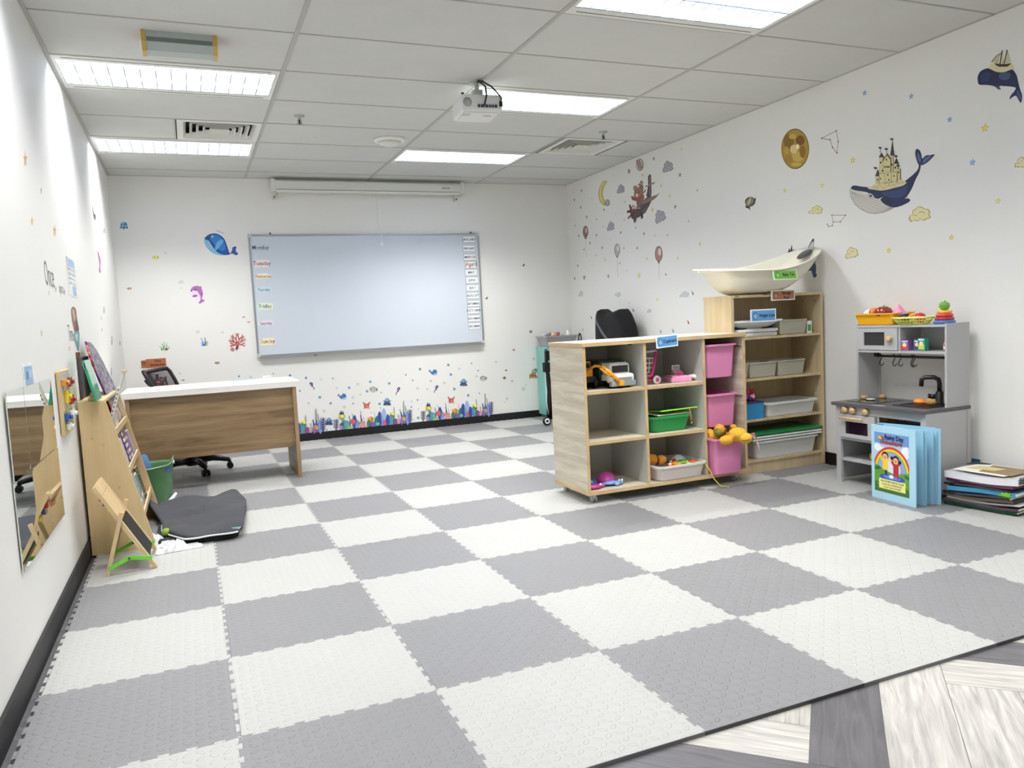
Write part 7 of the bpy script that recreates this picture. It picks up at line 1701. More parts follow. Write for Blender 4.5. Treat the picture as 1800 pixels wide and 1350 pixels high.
# clear tray with toys, bottom middle cube
t = thing('toy_tray', 'milky translucent tray full of toys in the bottom middle cube', 'tray', (sx0 + .665, sy0 + .135, .0775)); MB().tub(.36, .31, .095, .016, .003, .014, .04, 'f0ece6').build('tray_body', 'clear', t)
rr_ = random.Random(11); cs = [('d8382c', 'red'), ('f0b428', 'amber'), ('7cc83c', 'lime'), ('e8e4dc', 'white'), ('f07c28', 'orange'), ('3a3a3a', 'black'), ('e8d848', 'yellow'), ('c8402c', 'brick red'), ('88c848', 'light green'), ('f0ead8', 'ivory')]
for k, (c, nm) in enumerate(cs):
    x, y = -.05 + (k % 5) * .042, -.09 + (k // 5) * .07; b = MB(); b.box(-.03, -.02, 0, .03, .02, .012, c, bev=.004).ell((.01, 0, .014), (.014, .012, .008), cs[(k + 3) % 10][0]); o = b.build('toy_piece', 'gloss', loc=(sx0 + .665 + x, sy0 + .135 + y, .152 + (k % 3) * .007), rz=rr_.uniform(0, 3)); tag(o, f"{nm} plastic toy piece in the milky tray of the bottom middle cube", 'toy', 'toy pieces in the milky tray')
tag(MB().ell((0, 0, 0), (.055, .055, .06), 'c8d0d8').build('round_toy', 'plastic', loc=(sx0 + .74, sy0 + .14, .142)), 'grey round toy seen through the wall of the milky tray', 'toy')
t = thing('orange_plush', 'orange plush toy lying at the left of the milky tray', 'soft toy', (sx0 + .53, sy0 + .13, .175)); MB().ell((.0, 0, .02), (.045, .04, .035), 'e0912c').ell((.06, -.02, .015), (.035, .033, .03), 'e8a03c').build('body', 'fabric', t); MB().lathe((.03, -.01, .015), [(.03, -.004), (.034, 0), (.03, .004)], '8a4a2c', axis='X').build('collar', 'fabric', t)
tag(MB().tube([(0, 0, 0), (.02, -.02, -.03), (.05, -.03, -.1), (.075, -.06, -.145), (.11, -.09, -.153)], .003, 'dcd044').tube([(.0, 0, 0), (-.02, .03, .006), (-.03, .06, .004)], .003, 'dcd044').ell((.115, -.093, -.152), (.01, .005, .003), 'dcd044').build('yellow_string', 'rope', loc=(sx0 + .83, sy0 - .008, .158)), 'yellow string trailing from the milky tray to the floor', 'string')
# shell toys, bottom left cube
t = thing('shell_toy', 'magenta shell toy with blue crab legs in the bottom left cube', 'toy', (sx0 + .20, sy0 + .12, .0775)); b = MB(); b.lathe((0, .02, 0), [(.062, .01), (.06, .035), (.045, .062), (.02, .076), (.002, .078)], 'c0469c', seg=22); b.build('shell', 'plastic', t)
MB().ell((0, -.04, .02), (.05, .03, .012), '6f9cd8').ell((-.06, -.035, .014), (.025, .02, .012), '6f9cd8').ell((.06, -.04, .016), (.028, .022, .014), '6f9cd8').ell((.03, -.065, .013), (.018, .014, .011), '7fa8e0').build('body', 'plastic', t); MB().ell((.05, -.058, .03), .008, 'ffffff').ell((.075, -.05, .028), .008, 'ffffff').ell((.051, -.065, .031), .004, '101010').ell((.076, -.057, .029), .004, '101010').build('eyes', 'gloss', t)
t = thing('shell_toy', 'pink and dark blue shell toy at the far left of the bottom left cube', 'toy', (sx0 + .075, sy0 + .08, .0775)); MB().lathe((0, .03, 0), [(.045, .01), (.044, .03), (.03, .05), (.002, .06)], '2c4a8a', seg=20).build('shell', 'plastic', t); MB().ell((.0, -.025, .015), (.045, .025, .013), 'c83c8c').ell((.045, -.01, .014), (.03, .02, .012), 'd04c98').build('body', 'plastic', t); MB().ell((.03, -.04, .028), .007, 'ffffff').build('eye', 'gloss', t)

# ---------------------------------------------------------------- storage rack
rx, ry = 3.888, 2.50; W, D, Hh = .785, .295, 1.212
t = thing('storage_rack', 'tall beige oak storage rack with open shelves by the right wall', 'rack', (rx, ry, 0))
for x in (0, W - .02): MB().box(x, 0, 0, x + .02, D, Hh - .018).build('side_panel', 'rack', t)
MB().box(-.002, -.002, Hh - .018, W + .002, D + .002, Hh).build('top_panel', 'rack', t); MB().box(.02, D - .012, 0, W - .02, D, Hh - .018).build('back_panel', 'rack', t)
for z in (.912, .632, .355, .075): MB().box(.02, .004, z, W - .02, D - .012, z + .016).build('shelf_board', 'rack', t)
MB().box(.02, .012, 0, W - .02, .024, .075).build('plinth', 'rack', t)
MB().box(.26, -.003, Hh - .006, .40, -.002, Hh - .001, '5a3c22').box(.03, -.003, Hh - .012, .06, -.002, Hh - .002, '8a8a8a').build('hardware_marks', 'metal', t)
b = MB(); [b.cyl((W - .0205, .05 + k * .12, Hh - .06), (W - .021, .05 + k * .12, Hh - .06), .006, '8a7a5c') for k in range(2)]; b.build('cam_caps', 'matte', t)
sign('storage_rack_sign', (rx + .43, ry - .004, Hh - .012), .205, .07, 'f4f4f2', 'b87c5c', ['Storage', 'Rack'], 'brown Storage Rack name card on the front edge of the rack top', tw=.029)
# bathtub
t = thing('baby_bathtub', 'cream baby bathtub with a raised end lying on top of the storage rack', 'baby bathtub', (3.72, 2.63, Hh + .001))
b = MB(); NX = 26; m = 20
def tubring(u, inner):
    # cross section stations along the length; a half ellipse open at the top
    x = .0 + .98 * u; rimz = .165 + .02 * math.sin(PI * u) * 0 + (.145 * ((u - .45) / .55) ** 1.7 if u > .45 else 0) + .006 * (1 - u); w_ = .215 * (1 - abs(2 * u - 1) ** 2.6) ** .42 + .006
    e = min(1, max(0, (u - .10) / .17)); e2 = min(1, max(0, (.97 - u) / .45)); bot = rimz - (rimz - .0) * (1 - (1 - e) ** 1.8) * (1 - (1 - e2) ** 1.9); bot = max(bot, .0) if not inner else bot + .008
    if u < .09 or u > .965: bot = rimz - .012 + (.006 if inner else 0)
    k = .93 if not inner else .88; out = []
    for i in range(m + 1):
        a = PI * i / m; c, s_ = math.cos(a), math.sin(a); sq = abs(s_) ** .55
        out.append((x, -c * w_ * k * (1 - .18 * sq), rimz - (rimz - bot) * sq))
    return out, w_, rimz
rings = []
for i in range(NX + 1):
    u = i / NX; o_, w_, rz_ = tubring(u, False); n_, _, _ = tubring(u, True); x = .98 * u
    rings.append(o_ + [(x, w_, rz_ - .002), (x, w_ + .004, rz_ + .006), (x, w_ - .004, rz_ + .011)] + n_[::-1] + [(x, -w_ + .004, rz_ + .011), (x, -w_ - .004, rz_ + .006), (x, -w_, rz_ - .002)])
b.T = rot('X', 5); b.loft(rings, 'f3efde'); b.build('tub_shell', 'plastic', t)
b = MB(); b.T = rot('X', 5) @ Matrix.Translation((.90, .0, .268)) @ Matrix.Rotation(math.radians(-33), 4, 'Y'); b.lathe((0, 0, 0), [(.075, 0), (.078, .004), (.07, .008), (.002, .009)], '4a4c50', sc=(.8, .6)); b.build('drain_pad', 'plastic', t)
b = MB(); b.T = rot('X', 5); b.box(.02, -.085, .178, .07, -.07, .1795, '9a9a92'); b.build('maker_mark', 'paint', t)
sign('baby_tub_sign', (4.25, 2.398, 1.333), .205, .07, 'dff0dc', '74b848', ['Baby Tub'], 'green Baby Tub name card stuck on the side of the bathtub', tiltx=-10, tw=.031)
sign('weight_scale_sign', (4.13, 2.478, 1.07), .215, .085, 'eef4f8', '5f9fd8', ['Weight Scale'], 'blue Weight Scale name card leaning on the top shelf of the rack', tw=.029)
# items
t = thing('baby_scale', 'white baby weighing scale with curved tray on the top rack shelf', 'baby scale', (4.13, 2.62, .9285)); MB().box(-.165, -.09, 0, .165, .1, .028, 'd9dcdc', bev=.01).box(-.17, -.095, .03, .17, .105, .052, 'eef0f0', bev=.01).build('base', 'plastic', t)
MB().tub(.44, .20, .05, .05, .006, .014, .08, 'eef0f0', o=(.01, 0, .062), rh=.012).build('weighing_tray', 'plastic', t); MB().box(-.06, -.05, .045, .06, .05, .062, 'd0d4d4').build('tray_support', 'plastic', t)
def gbin(x, z, w_, h, lbl): t = thing('fabric_bin', lbl, 'storage bin', (x, 2.60, z), group='grey storage bins on the rack'); MB().tub(w_, .17, h, .010, .004, .004, .012, 'a9a795', rh=.008).build('bin_body', 'matte', t); return t
gbin(4.43, .929, .235, .102, 'grey storage bin on the top rack shelf, right of the scale')
gbin(4.405, .649, .235, .105, 'grey storage bin on the second rack shelf, rightmost of three'); gbin(4.16, .649, .235, .105, 'grey storage bin on the second rack shelf, middle of three'); gbin(3.977, .649, .125, .105, 'grey storage bin on the second rack shelf, leftmost of three, mostly hidden')
t = thing('small_box', 'small white box with a green picture at the right end of the top rack shelf', 'box', (4.583, 2.55, .9285)); MB().box(-.02, -.015, 0, .022, .02, .085, 'e6e8e2').build('carton', 'matte', t); MB().box(-.014, -.0155, .015, .016, -.015, .06, '5aa04c').build('picture', 'paint', t)
t = thing('storage_box', 'blue box with a purple top and pom-poms on the third rack shelf', 'box', (4.045, 2.56, .3715)); MB().box(-.10, -.05, 0, .10, .12, .108, '2c86b8').build('box_body', 'matte', t); MB().box(-.102, -.052, .108, .102, .122, .118, '3a2a5c').build('lid', 'matte', t)
for k, (x, z, c, nm) in enumerate([(-.04, .14, 'd83c5c', 'pink'), (-.01, .15, '8a3cb0', 'purple'), (.03, .135, '3c2c6a', 'indigo'), (.0, .185, 'c8305c', 'crimson'), (.045, .15, 'e8a0b8', 'pale pink'), (-.045, .18, '1c1c24', 'black'), (.04, .185, 'a03030', 'dark red')]):
    tag(MB().ell((0, 0, 0), (.02, .02, .02), c).ell((.012, 0, .014), .008, c).build('pom_pom', 'fabric', loc=(4.045 + x, 2.56, .37 + z)), f"{nm} pom-pom on top of the blue box on the rack", 'pom-pom', 'pom-poms on the blue box')
def ctray(z, x, w_, h, lbl): t = thing('translucent_tray', lbl, 'tray', (x, 2.625, z)); MB().tub(w_, .24, h, .014, .003, .016, .03, 'eef0ec').build('tray_body', 'clear', t); return t
ctray(.3715, 4.395, .43, .1, 'translucent tray of toys on the third rack shelf')
for k, (c, nm) in enumerate([('e07a6a', 'coral'), ('d8c05a', 'mustard'), ('e4e4dc', 'white'), ('c8c4c0', 'grey'), ('b0a8c8', 'lilac')]): tag(MB().box(-.03, -.03, 0, .03, .03, .04, c, bev=.008).build('toy_block', 'plastic', loc=(4.25 + k * .07, 2.58, .378), rz=k), f"{nm} toy block inside the translucent tray on the third rack shelf", 'toy', 'toy blocks in the rack tray')
ctray(.0915, 4.34, .54, .125, 'translucent tray at the bottom of the stack on the lowest rack shelf')
for z, c, lb in ((.222, 'dfe2e0', 'white tray lid directly on the bottom translucent tray'), (.240, 'dfe2e0', 'upper white tray lid under the green lid')):
    tag(MB().box(-.30, -.15, 0, .30, .15, .012, c, bev=.005).box(-.28, -.13, .012, .28, .13, .016, 'cfd3d1', bev=.001).build('tray_lid', 'plastic', loc=(4.335, 2.635, z)), lb, 'lid')
tag(MB().box(-.31, -.155, 0, .31, .155, .016, '1f7a3c', bev=.006).box(-.28, -.125, .016, .28, .125, .022, '1c6e38', bev=.002).build('tray_lid', 'plastic', loc=(4.335, 2.64, .258)), 'dark green tray lid on top of the stack on the lowest rack shelf', 'lid')
tag(MB().box(-.03, -.02, 0, .03, .1, .17, 'd0648c', bev=.004).build('pink_box', 'matte', loc=(3.965, 2.53, .0915)), 'pink box half hidden behind the right side of the cube shelf', 'box')

# ---------------------------------------------------------------- toy kitchen, front towards -x
K = (4.28, 2.045, 0)
t = thing('toy_kitchen', 'grey wooden toy kitchen with oven, sink and overhead shelf against right wall', 'toy kitchen', K, rz=-PI / 2)
# local: x to the viewer's right, y deeper, z up
MB().box(0, 0, .49, .668, .375, .51, bev=.002).build('worktop', 'kdark', t)
for x in (.02, .63): MB().box(x, .02, 0, x + .035, .04, .49).build('front_leg', 'kgrey', t)
MB().box(.02, .04, .02, .034, .37, .49).build('side_panel', 'kgrey', t); MB().box(.651, .04, .02, .665, .345, .49).cyl((.666, .07, .472), (.6645, .07, .472), .004, '4a4a4a').cyl((.666, .30, .472), (.6645, .30, .472), .004, '4a4a4a').build('side_panel', 'kgrey', t)
for x in (.034, .648): MB().box(x, .346, 0, x + .02, .372, .49).build('rear_leg', 'kgrey', t)
MB().box(.055, .025, .443, .63, .037, .49).build('control_panel', 'kgrey', t)
MB().box(.055, .03, .277, .63, .30, .289).box(.055, .025, .277, .63, .03, .291).build('oven_shelf', 'kgrey', t); MB().box(.034, .03, .143, .651, .36, .157).build('lower_shelf', 'kgrey', t)
MB().box(.034, .36, .15, .651, .367, .49).build('back_panel', 'kgrey', t)
MB().box(.325, .03, .291, .34, .30, .443).build('divider', 'kgrey', t)
b = MB(); b.box(.062, .012, .295, .322, .028, .318).box(.062, .012, .396, .322, .028, .44).box(.062, .012, .318, .10, .028, .396).box(.272, .012, .318, .322, .028, .396); d = b.build('oven_door', 'kgrey', t)
MB().box(.10, .02, .318, .272, .024, .396, '1c1420').build('oven_window', 'dark_glass', d); MB().cyl((.075, -.008, .417), (.25, -.008, .417), .008).cyl((.09, -.008, .417), (.09, .014, .417), .004).cyl((.235, -.008, .417), (.235, .014, .417), .004).build('oven_handle', 'beech', d)
MB().box(.345, .032, .296, .626, .038, .438, '17161a').build('dishwasher_opening', 'dark_glass', t)
for x in (.098, .160, .258): MB().lathe((x, .025, .466), [(.018, 0), (.02, -.004), (.02, -.02), (.017, -.024), (.002, -.024)], axis='Y', seg=20).build('control_knob', 'beech', t)
MB().box(.045, .09, .51, .262, .32, .5125, '232326').build('hob', 'dark_glass', t)
b = MB(); b.box(.385, .09, .5095, .615, .12, .514, '1a1a1c').box(.385, .30, .5095, .615, .32, .514, '1a1a1c').box(.385, .12, .5095, .40, .30, .514, '1a1a1c').box(.60, .12, .5095, .615, .30, .514, '1a1a1c').box(.40, .12, .5102, .60, .30, .5108, '101012'); b.build('sink_basin', 'plastic', t)
MB().box(.285, .03, .5102, .375, .045, .5106, 'c8c8cc').build('tape_strip', 'paint', t)
b = MB(); b.lathe((.52, .31, .511), [(.026, 0), (.024, .006), (.022, .01), (.021, .07), (.018, .074)], '121214').tube([(.52, .31, .58), (.52, .31, .63), (.518, .305, .655), (.50, .29, .668), (.462, .26, .668), (.449, .252, .655), (.447, .25, .615)], .013, '131315').cyl((.50, .30, .555), (.475, .285, .553), .014, '121214').cyl((.478, .287, .553), (.468, .28, .553), .018, '121214'); b.build('faucet', 'plastic', t)
# upper unit
uy = .19
for x in (.0, .0): pass
MB().box(.028, uy, .51, .042, .372, .985, bev=.001).build('upper_side_panel', 'kgrey', t)
b = MB(); b.box(.648, uy, .51, .662, .372, .985, bev=.001)
for y, z in ((uy + .05, .975), (uy + .13, .975), (uy + .05, .822), (uy + .12, .822)): b.cyl((.6615, y, z), (.6628, y, z), .003, '5a5a5a')
b.build('upper_side_panel', 'kgrey', t)
MB().box(.042, uy, .966, .648, .372, .98).build('upper_top', 'kgrey', t); MB().box(.042, uy, .812, .648, .372, .826).build('upper_shelf', 'kgrey', t)
MB().box(.042, .364, .812, .648, .371, .98).build('upper_back', 'kgrey', t); MB().box(.34, uy + .004, .826, .352, .364, .966).build('upper_divider', 'kgrey', t)
MB().box(.042, .364, .51, .052, .372, .812).build('back_batten', 'kgrey', t)
b = MB(); y0 = uy - .004; b.box(.045, y0, .829, .338, y0 + .014, .856).box(.045, y0, .938, .338, y0 + .014, .963).box(.045, y0, .856, .09, y0 + .014, .938).box(.245, y0, .856, .338, y0 + .014, .938); d = b.build('microwave_door', 'kgrey', t)
MB().box(.09, y0 + .006, .856, .245, y0 + .01, .938, '3a3b3c').build('microwave_window', 'dark_glass', d); MB().lathe((.287, y0, .898), [(.017, 0), (.019, -.004), (.019, -.022), (.016, -.026), (.002, -.026)], axis='Y', seg=20).build('microwave_knob', 'beech', d)
MB().cyl((.155, uy + .03, .79), (.645, uy + .03, .79), .0075, '131315').box(.145, uy + .02, .785, .165, uy + .045, .812, '131315').build('utensil_rail', 'plastic', t)
hk = None
for k, x in enumerate((.185, .282, .324, .408, .420)):
    loc = (K[0] + uy + .03, K[1] - x, .79)
    if hk is None:
        b = MB(); b.tube([(0, -.008, -.002), (0, -.002, .010), (0, .006, .009), (0, .010, .0), (0, .006, -.015), (0, -.002, -.03), (0, -.006, -.042), (0, -.002, -.056), (.0, .008, -.06), (.0, .016, -.05), (0, .017, -.043)], .0028, '141416', seg=6); hk = o = b.build('s_hook', 'plastic', loc=loc, rz=PI)
    else: o = hk.copy(); COL.objects.link(o); o.location = loc
    o.rotation_euler = (0, 0, PI * .5 + (.5, .2, .35, .0, .6)[k] + PI * .5)
    tag(o, f"black S hook on the toy kitchen rail, {['leftmost', 'second from the left', 'third from the left', 'fourth from the left', 'rightmost'][k]} of five", 'hook', 'S hooks on the kitchen rail')
def kloc(x, y, z): return (K[0] + y, K[1] - x, z)
RK = -PI / 2
# worktop items
for x, y, lb in ((.052, .225, 'small round wooden block at the left back corner of the hob'), (.10, .33, 'small wooden block behind the hob')):
    tag(MB().lathe((0, 0, 0), [(.018, 0), (.02, .004), (.02, .018), (.017, .021), (.002, .021)], seg=18).build('wooden_block', 'beech', loc=kloc(x, y, .513)), lb, 'toy')
tag(MB().lathe((0, 0, 0), [(.018, 0), (.026, .006), (.028, .010), (.024, .009), (.002, .004)], 'f4f4f2', seg=24).build('white_dish', 'gloss', loc=kloc(.135, .19, .513)), 'tiny white toy dish on the black hob', 'dish')
tag(MB().ell((0, 0, .02), (.035, .028, .018), 'ef8a24').ell((.03, .01, .018), (.02, .018, .014), 'd8481c').build('toy_orange', 'plastic', loc=kloc(.475, .20, .511), rz=RK), 'bright orange toy food in the black sink', 'toy food')
tag(MB().ell((0, 0, .02), (.034, .026, .02), 'a8803c').ell((-.01, 0, .034), (.015, .014, .008), 'c09a50').build('toy_bread', 'matte', loc=kloc(.54, .215, .511), rz=RK), 'brown toy bread roll in the black sink', 'toy food')
tag(MB().tube([(-.05, 0, .03), (-.03, -.008, .018), (.0, -.012, .014), (.03, -.008, .018)], [.01, .02, .022, .01], 'd8d42c').ell((.0, -.025, .03), (.025, .018, .02), 'b8c830').build('toy_banana', 'plastic', loc=kloc(.245, .12, .160), rz=RK), 'yellow toy banana bunch on the lower shelf of the toy kitchen', 'toy food')
# upper shelf boxes
def carton(x, y, z, w_, d_, h_, c, c2, lb, rz=0):
    t2 = thing('toy_carton', lb, 'toy food box', kloc(x, y, z), rz=RK + rz, group='toy food cartons'); MB().box(-w_ / 2, 0, 0, w_ / 2, d_, h_, c, bev=.0015).build('carton', 'gloss', t2)
    MB().box(-w_ / 2 + .004, -.0007, h_ * .12, w_ / 2 - .004, 0, h_ * .5, c2).ell((0, -.001, h_ * .55), (w_ * .28, .001, h_ * .2), 'f0e4a8').box(-w_ / 2 + .006, -.0008, h_ * .82, w_ / 2 - .006, 0, h_ * .93, 'e8e8f0').build('printed_front', 'paint', t2)
carton(.372, .205, .827, .048, .03, .062, '8a64b0', 'c0482c', 'purple toy food carton beside the microwave door', .1)
carton(.408, .255, .827, .025, .03, .066, 'b8843c', '7a5a2c', 'narrow brown toy food carton behind the purple one', -.3)
carton(.432, .235, .827, .04, .02, .062, '5a62a8', '3c3c80', 'slate blue toy food carton in the middle of the kitchen shelf', .25)
carton(.478, .215, .827, .050, .03, .074, '3c9c8c', 'c8cc5a', 'teal and yellow toy food carton on the kitchen shelf', -.1)
t2 = thing('toy_bottle', 'red toy sauce bottle at the right end of the kitchen shelf', 'toy bottle', kloc(.634, .22, .827)); MB().lathe((0, 0, 0), [(.012, 0), (.0125, .035), (.006, .048), (.004, .058), (.002, .06)], 'c41f24', seg=16, sc=(.9, 1)).build('bottle', 'gloss', t2); MB().box(-.0125, -.006, .012, -.0115, .006, .028, 'f4f0f0').build('bottle_label', 'paint', t2)
tag(MB().lathe((0, 0, 0), [(.012, 0), (.013, .03), (.009, .045), (.002, .048)], 'e8d08a', seg=14).build('toy_jar', 'plastic', loc=kloc(.612, .245, .827)), 'pale yellow toy jar beside the red sauce bottle', 'toy bottle')
# things on top of the kitchen
t = thing('toy_box', 'yellow plastic box of toy fruit on top of the toy kitchen', 'box', kloc(.165, .275, .981), rz=RK); MB().tub(.285, .19, .072, .012, .003, .010, .02, 'f2b01e', rh=.008).build('box_body', 'plastic', t)
tag(MB().ell((0, 0, 0), (.038, .034, .03), 'eaeadc').build('toy_garlic', 'plastic', loc=kloc(.07, .26, 1.05)), 'pale cream toy vegetable at the left of the yellow box', 'toy food')
t = thing('toy_pumpkin', 'orange and white striped toy pumpkin in the yellow box', 'toy food', kloc(.125, .24, 1.058), rz=RK); MB().ell((0, 0, 0), (.034, .033, .034), 'ec7a2c').build('fruit', 'gloss', t)
b = MB()
for k in range(9): a = k * PI / 4.5; b.tube([(math.cos(a) * .0345 * math.sin(q * PI / 8), math.sin(a) * .0335 * math.sin(q * PI / 8), .0345 * math.cos(q * PI / 8)) for q in range(1, 8)], .0016, 'f8e0c8', seg=5)
b.build('stripes', 'gloss', t)
t = thing('toy_apple', 'large dark red toy apple with green top in the yellow box', 'toy food', kloc(.205, .225, 1.058), rz=RK); MB().lathe((0, 0, 0), [(.01, -.03), (.045, -.022), (.054, 0), (.046, .022), (.02, .034), (.003, .03)], '8c2a20', seg=24).build('fruit', 'gloss', t); MB().lathe((0, 0, 0), [(.03, .0305), (.02, .0355), (.003, .032)], '7a8a3c', seg=18).cyl((0, 0, .03), (.004, 0, .042), .004, '4a4a24').build('calyx', 'gloss', t)
tag(MB().lathe((0, 0, 0), [(.05, -.02), (.04, .0), (.018, .03), (.004, .048), (.001, .052)], 'f09ac0', seg=20).build('pink_toy', 'plastic', loc=kloc(.28, .27, 1.052)), 'pink cone shaped toy at the right end of the yellow box', 'toy')
t = thing('toy_basket', 'pale yellow green plastic basket with toy fruit on top of the toy kitchen', 'basket', kloc(.395, .25, .981), rz=RK)
b = MB(); ov = lambda rx_, ry_, z: [(math.cos(2 * PI * k / 40) * rx_, math.sin(2 * PI * k / 40) * ry_, z) for k in range(40)]
b.loft([ov(.085, .06, 0), ov(.092, .066, .004), ov(.088, .062, .006), ov(.08, .055, .003)], 'e6ec6c'); b.tube(ov(.123, .088, .040), .006, 'eef08a', closed=True).tube(ov(.108, .077, .022), .003, 'dfe86c', closed=True)
for k in range(36): a = 2 * PI * k / 36; c, s_ = math.cos(a), math.sin(a); b.tube([(c * .09, s_ * .064, .004), (c * .108, s_ * .077, .022), (c * .12, s_ * .086, .04)], .0028, 'dfe86c', seg=5)
b.build('basket_body', 'plastic', t)
tag(MB().ell((0, 0, 0), (.035, .03, .024), '25222c').build('toy_blackberry', 'plastic', loc=kloc(.345, .25, 1.022)), 'black toy berry cluster at the left of the pale basket', 'toy food')
tag(MB().ell((0, 0, 0), (.032, .03, .03), 'cc2234').build('toy_tomato', 'gloss', loc=kloc(.445, .25, 1.018)), 'red toy tomato at the right of the pale basket', 'toy food')
tag(MB().tube([(-.03, 0, 0), (0, 0, .012), (.03, 0, .02)], [.005, .012, .006], 'f0a060').build('toy_carrot', 'plastic', loc=kloc(.40, .235, 1.022), rz=RK), 'orange toy carrot between the black berry and the red tomato', 'toy food')
t = thing('ring_stacker', 'wooden ring stacker with an apple top on the right of the toy kitchen', 'toy', kloc(.585, .27, .981), rz=RK)
for z, r, h, c, lb in ((0, .058, .02, '3c78b8', 'blue ring'), (.02, .052, .019, 'b8243c', 'dark red ring'), (.039, .046, .019, 'd8382c', 'red ring'), (.058, .04, .018, 'f0b828', 'yellow ring')):
    o = MB().lathe((0, 0, z), [(.012, 0), (r - .006, 0), (r, h * .3), (r, h * .7), (r - .006, h), (.012, h)], c, seg=32).build('ring', 'gloss', t); o['label'] = lb
MB().lathe((0, 0, .076), [(.008, 0), (.02, .004), (.029, .022), (.027, .038), (.014, .049), (.003, .046)], '5fa82c', seg=24).build('apple_top', 'gloss', t); MB().cyl((0, 0, .12), (.004, 0, .130), .0035, '5a4424').build('stem', 'matte', t)
# socket plate behind kitchen
t = thing('wall_label', 'small dark blue label on the right wall at the foot of the toy kitchen', 'label', (XR - .001, 1.378, .165), rz=-PI / 2); MB().box(-.03, -.002, -.03, .034, 0, .03, 'd4dade').build('card', 'gloss', t); MB().box(-.03, -.0025, -.01, .022, -.002, .028, '2c6490').build('print', 'paint', t)

# ---------------------------------------------------------------- big handmade book
A = (4.164, 1.625, 0); th = math.atan2(1.309 - 1.623, 4.142 - 4.166); Wb, Hb = .316, .424
t = thing('handmade_book', 'large light blue handmade book titled Rainy Day Adventure standing open on the mats', 'book', A, rz=th)
MB().box(0, -.004, 0, Wb, .002, Hb, 'a9d4e6', bev=.001).build('front_cover', 'matte', t)
def page(x0, y0, x1, y1, h, nm, bow=.008):
    b = MB(); n = 8; L_, R_ = [], []
    d = math.hypot(x1 - x0, y1 - y0); nx, ny = -(y1 - y0) / d, (x1 - x0) / d
    for k in range(n + 1):
        u = k / n; o_ = math.sin(PI * u) * bow; L_.append((x0 + (x1 - x0) * u + nx * o_, y0 + (y1 - y0) * u + ny * o_)); R_.append((x0 + (x1 - x0) * u + nx * (o_ + .003), y0 + (y1 - y0) * u + ny * (o_ + .003)))
    b.prism(L_ + R_[::-1], .001, h, '9bcbe0'); return b.build(nm, 'matte', t)
iv = lambda X, Y: ((X - A[0]) * math.cos(th) + (Y - A[1]) * math.sin(th), -(X - A[0]) * math.sin(th) + (Y - A[1]) * math.cos(th))
sp = lambda X, Y, X1, Y1, h, nm, bow=.008: page(*iv(X, Y), *iv(X1, Y1), h, nm, bow)
sp(4.185, 1.632, 4.203, 1.318, .416, 'page'); sp(4.190, 1.632, 4.215, 1.308, .416, 'page', .004); sp(4.205, 1.633, 4.262, 1.303, .41, 'page', .012); sp(4.225, 1.634, 4.282, 1.30, .405, 'page', .002); sp(4.250, 1.634, 4.292, 1.283, .421, 'back_cover', .0); sp(4.24, 1.634, 4.30, 1.32, .423, 'page', .004)
MB().box(-.003, .0, .0, .004, .09, .422, '97c6da').build('spine', 'matte', t)
# printed cover sheet
cx0, cx1, cz0, cz1 = .024, .272, .045, .385
b = MB(); y = -.0045; cw, ch = cx1 - cx0, cz1 - cz0; X = lambda u: cx0 + u * cw; Z = lambda v: cz0 + v * ch
lay = [0]
def PL(pts, c): lay[0] += 1; b.plate([(X(u), Z(v)) for u, v in pts], y - .00003 * lay[0], y + .0004, c)
def EL(u, v, ru, rv, c, n=20, a0=0, a1=360): PL([(u + math.cos(math.radians(a0 + (a1 - a0) * k / n)) * ru, v + math.sin(math.radians(a0 + (a1 - a0) * k / n)) * rv) for k in range(n if a1 - a0 == 360 else n + 1)], c)
PL([(0, 0), (1, 0), (1, 1), (0, 1)], '6f93c8'); PL([(0, .5), (1, .5), (1, .82), (0, .82)], 'b4c6e2')
def arcband(r0_, r1_, c):
    P = [(k / 24) * PI for k in range(25)]; o_ = [(.5 + math.cos(a) * r1_, .36 + math.sin(a) * r1_ * .78) for a in P] + [(.5 + math.cos(a) * r0_, .36 + math.sin(a) * r0_ * .78) for a in P[::-1]]
    o_ = [(min(max(u, 0), 1), v) for u, v in o_]; PL(o_, c)
for u, v, r in [(.1, .74, .12), (.0, .76, .1), (.22, .72, .08), (.9, .68, .13), (.97, .75, .12), (.8, .64, .09), (.93, .80, .05)]: EL(min(max(u, r * .9), 1 - r * .9), v, r * .9, r * .5, 'e8eef6', 14)
for r0_, r1_, c in ((.49, .54, 'c8402c'), (.44, .49, 'f0c82c'), (.40, .44, '6fb43c')): arcband(r0_, r1_, c)
EL(.5, .38, .40, .31, '8ea4d2', 24, 0, 180); EL(.5, .42, .26, .18, 'd6deee', 20)
PL([(0, 0), (1, 0), (1, .40), (.85, .37), (.6, .33), (.35, .37), (.15, .42), (0, .46)], '5f9a34'); PL([(0, .0), (1, 0), (1, .12), (.6, .16), (.3, .12), (0, .18)], '3f7428'); PL([(0, .40), (.12, .44), (.22, .40), (.1, .36), (0, .36)], '2f6a2c'); PL([(1, .34), (.86, .36), (.9, .30), (1, .29)], '2f6a2c')
rz_ = random.Random(2)
for k in range(26): u, v = rz_.uniform(.04, .96), rz_.uniform(.02, .3); EL(u, v, .012, .006, rz_.choice(['d8dc7a', 'e8ecd0', '8ac04c']), 6)
EL(.52, .265, .36, .055, '2c50b0', 22); EL(.52, .27, .26, .032, '5a86d8', 18); EL(.5, .285, .07, .03, 'f0f4fa', 10)
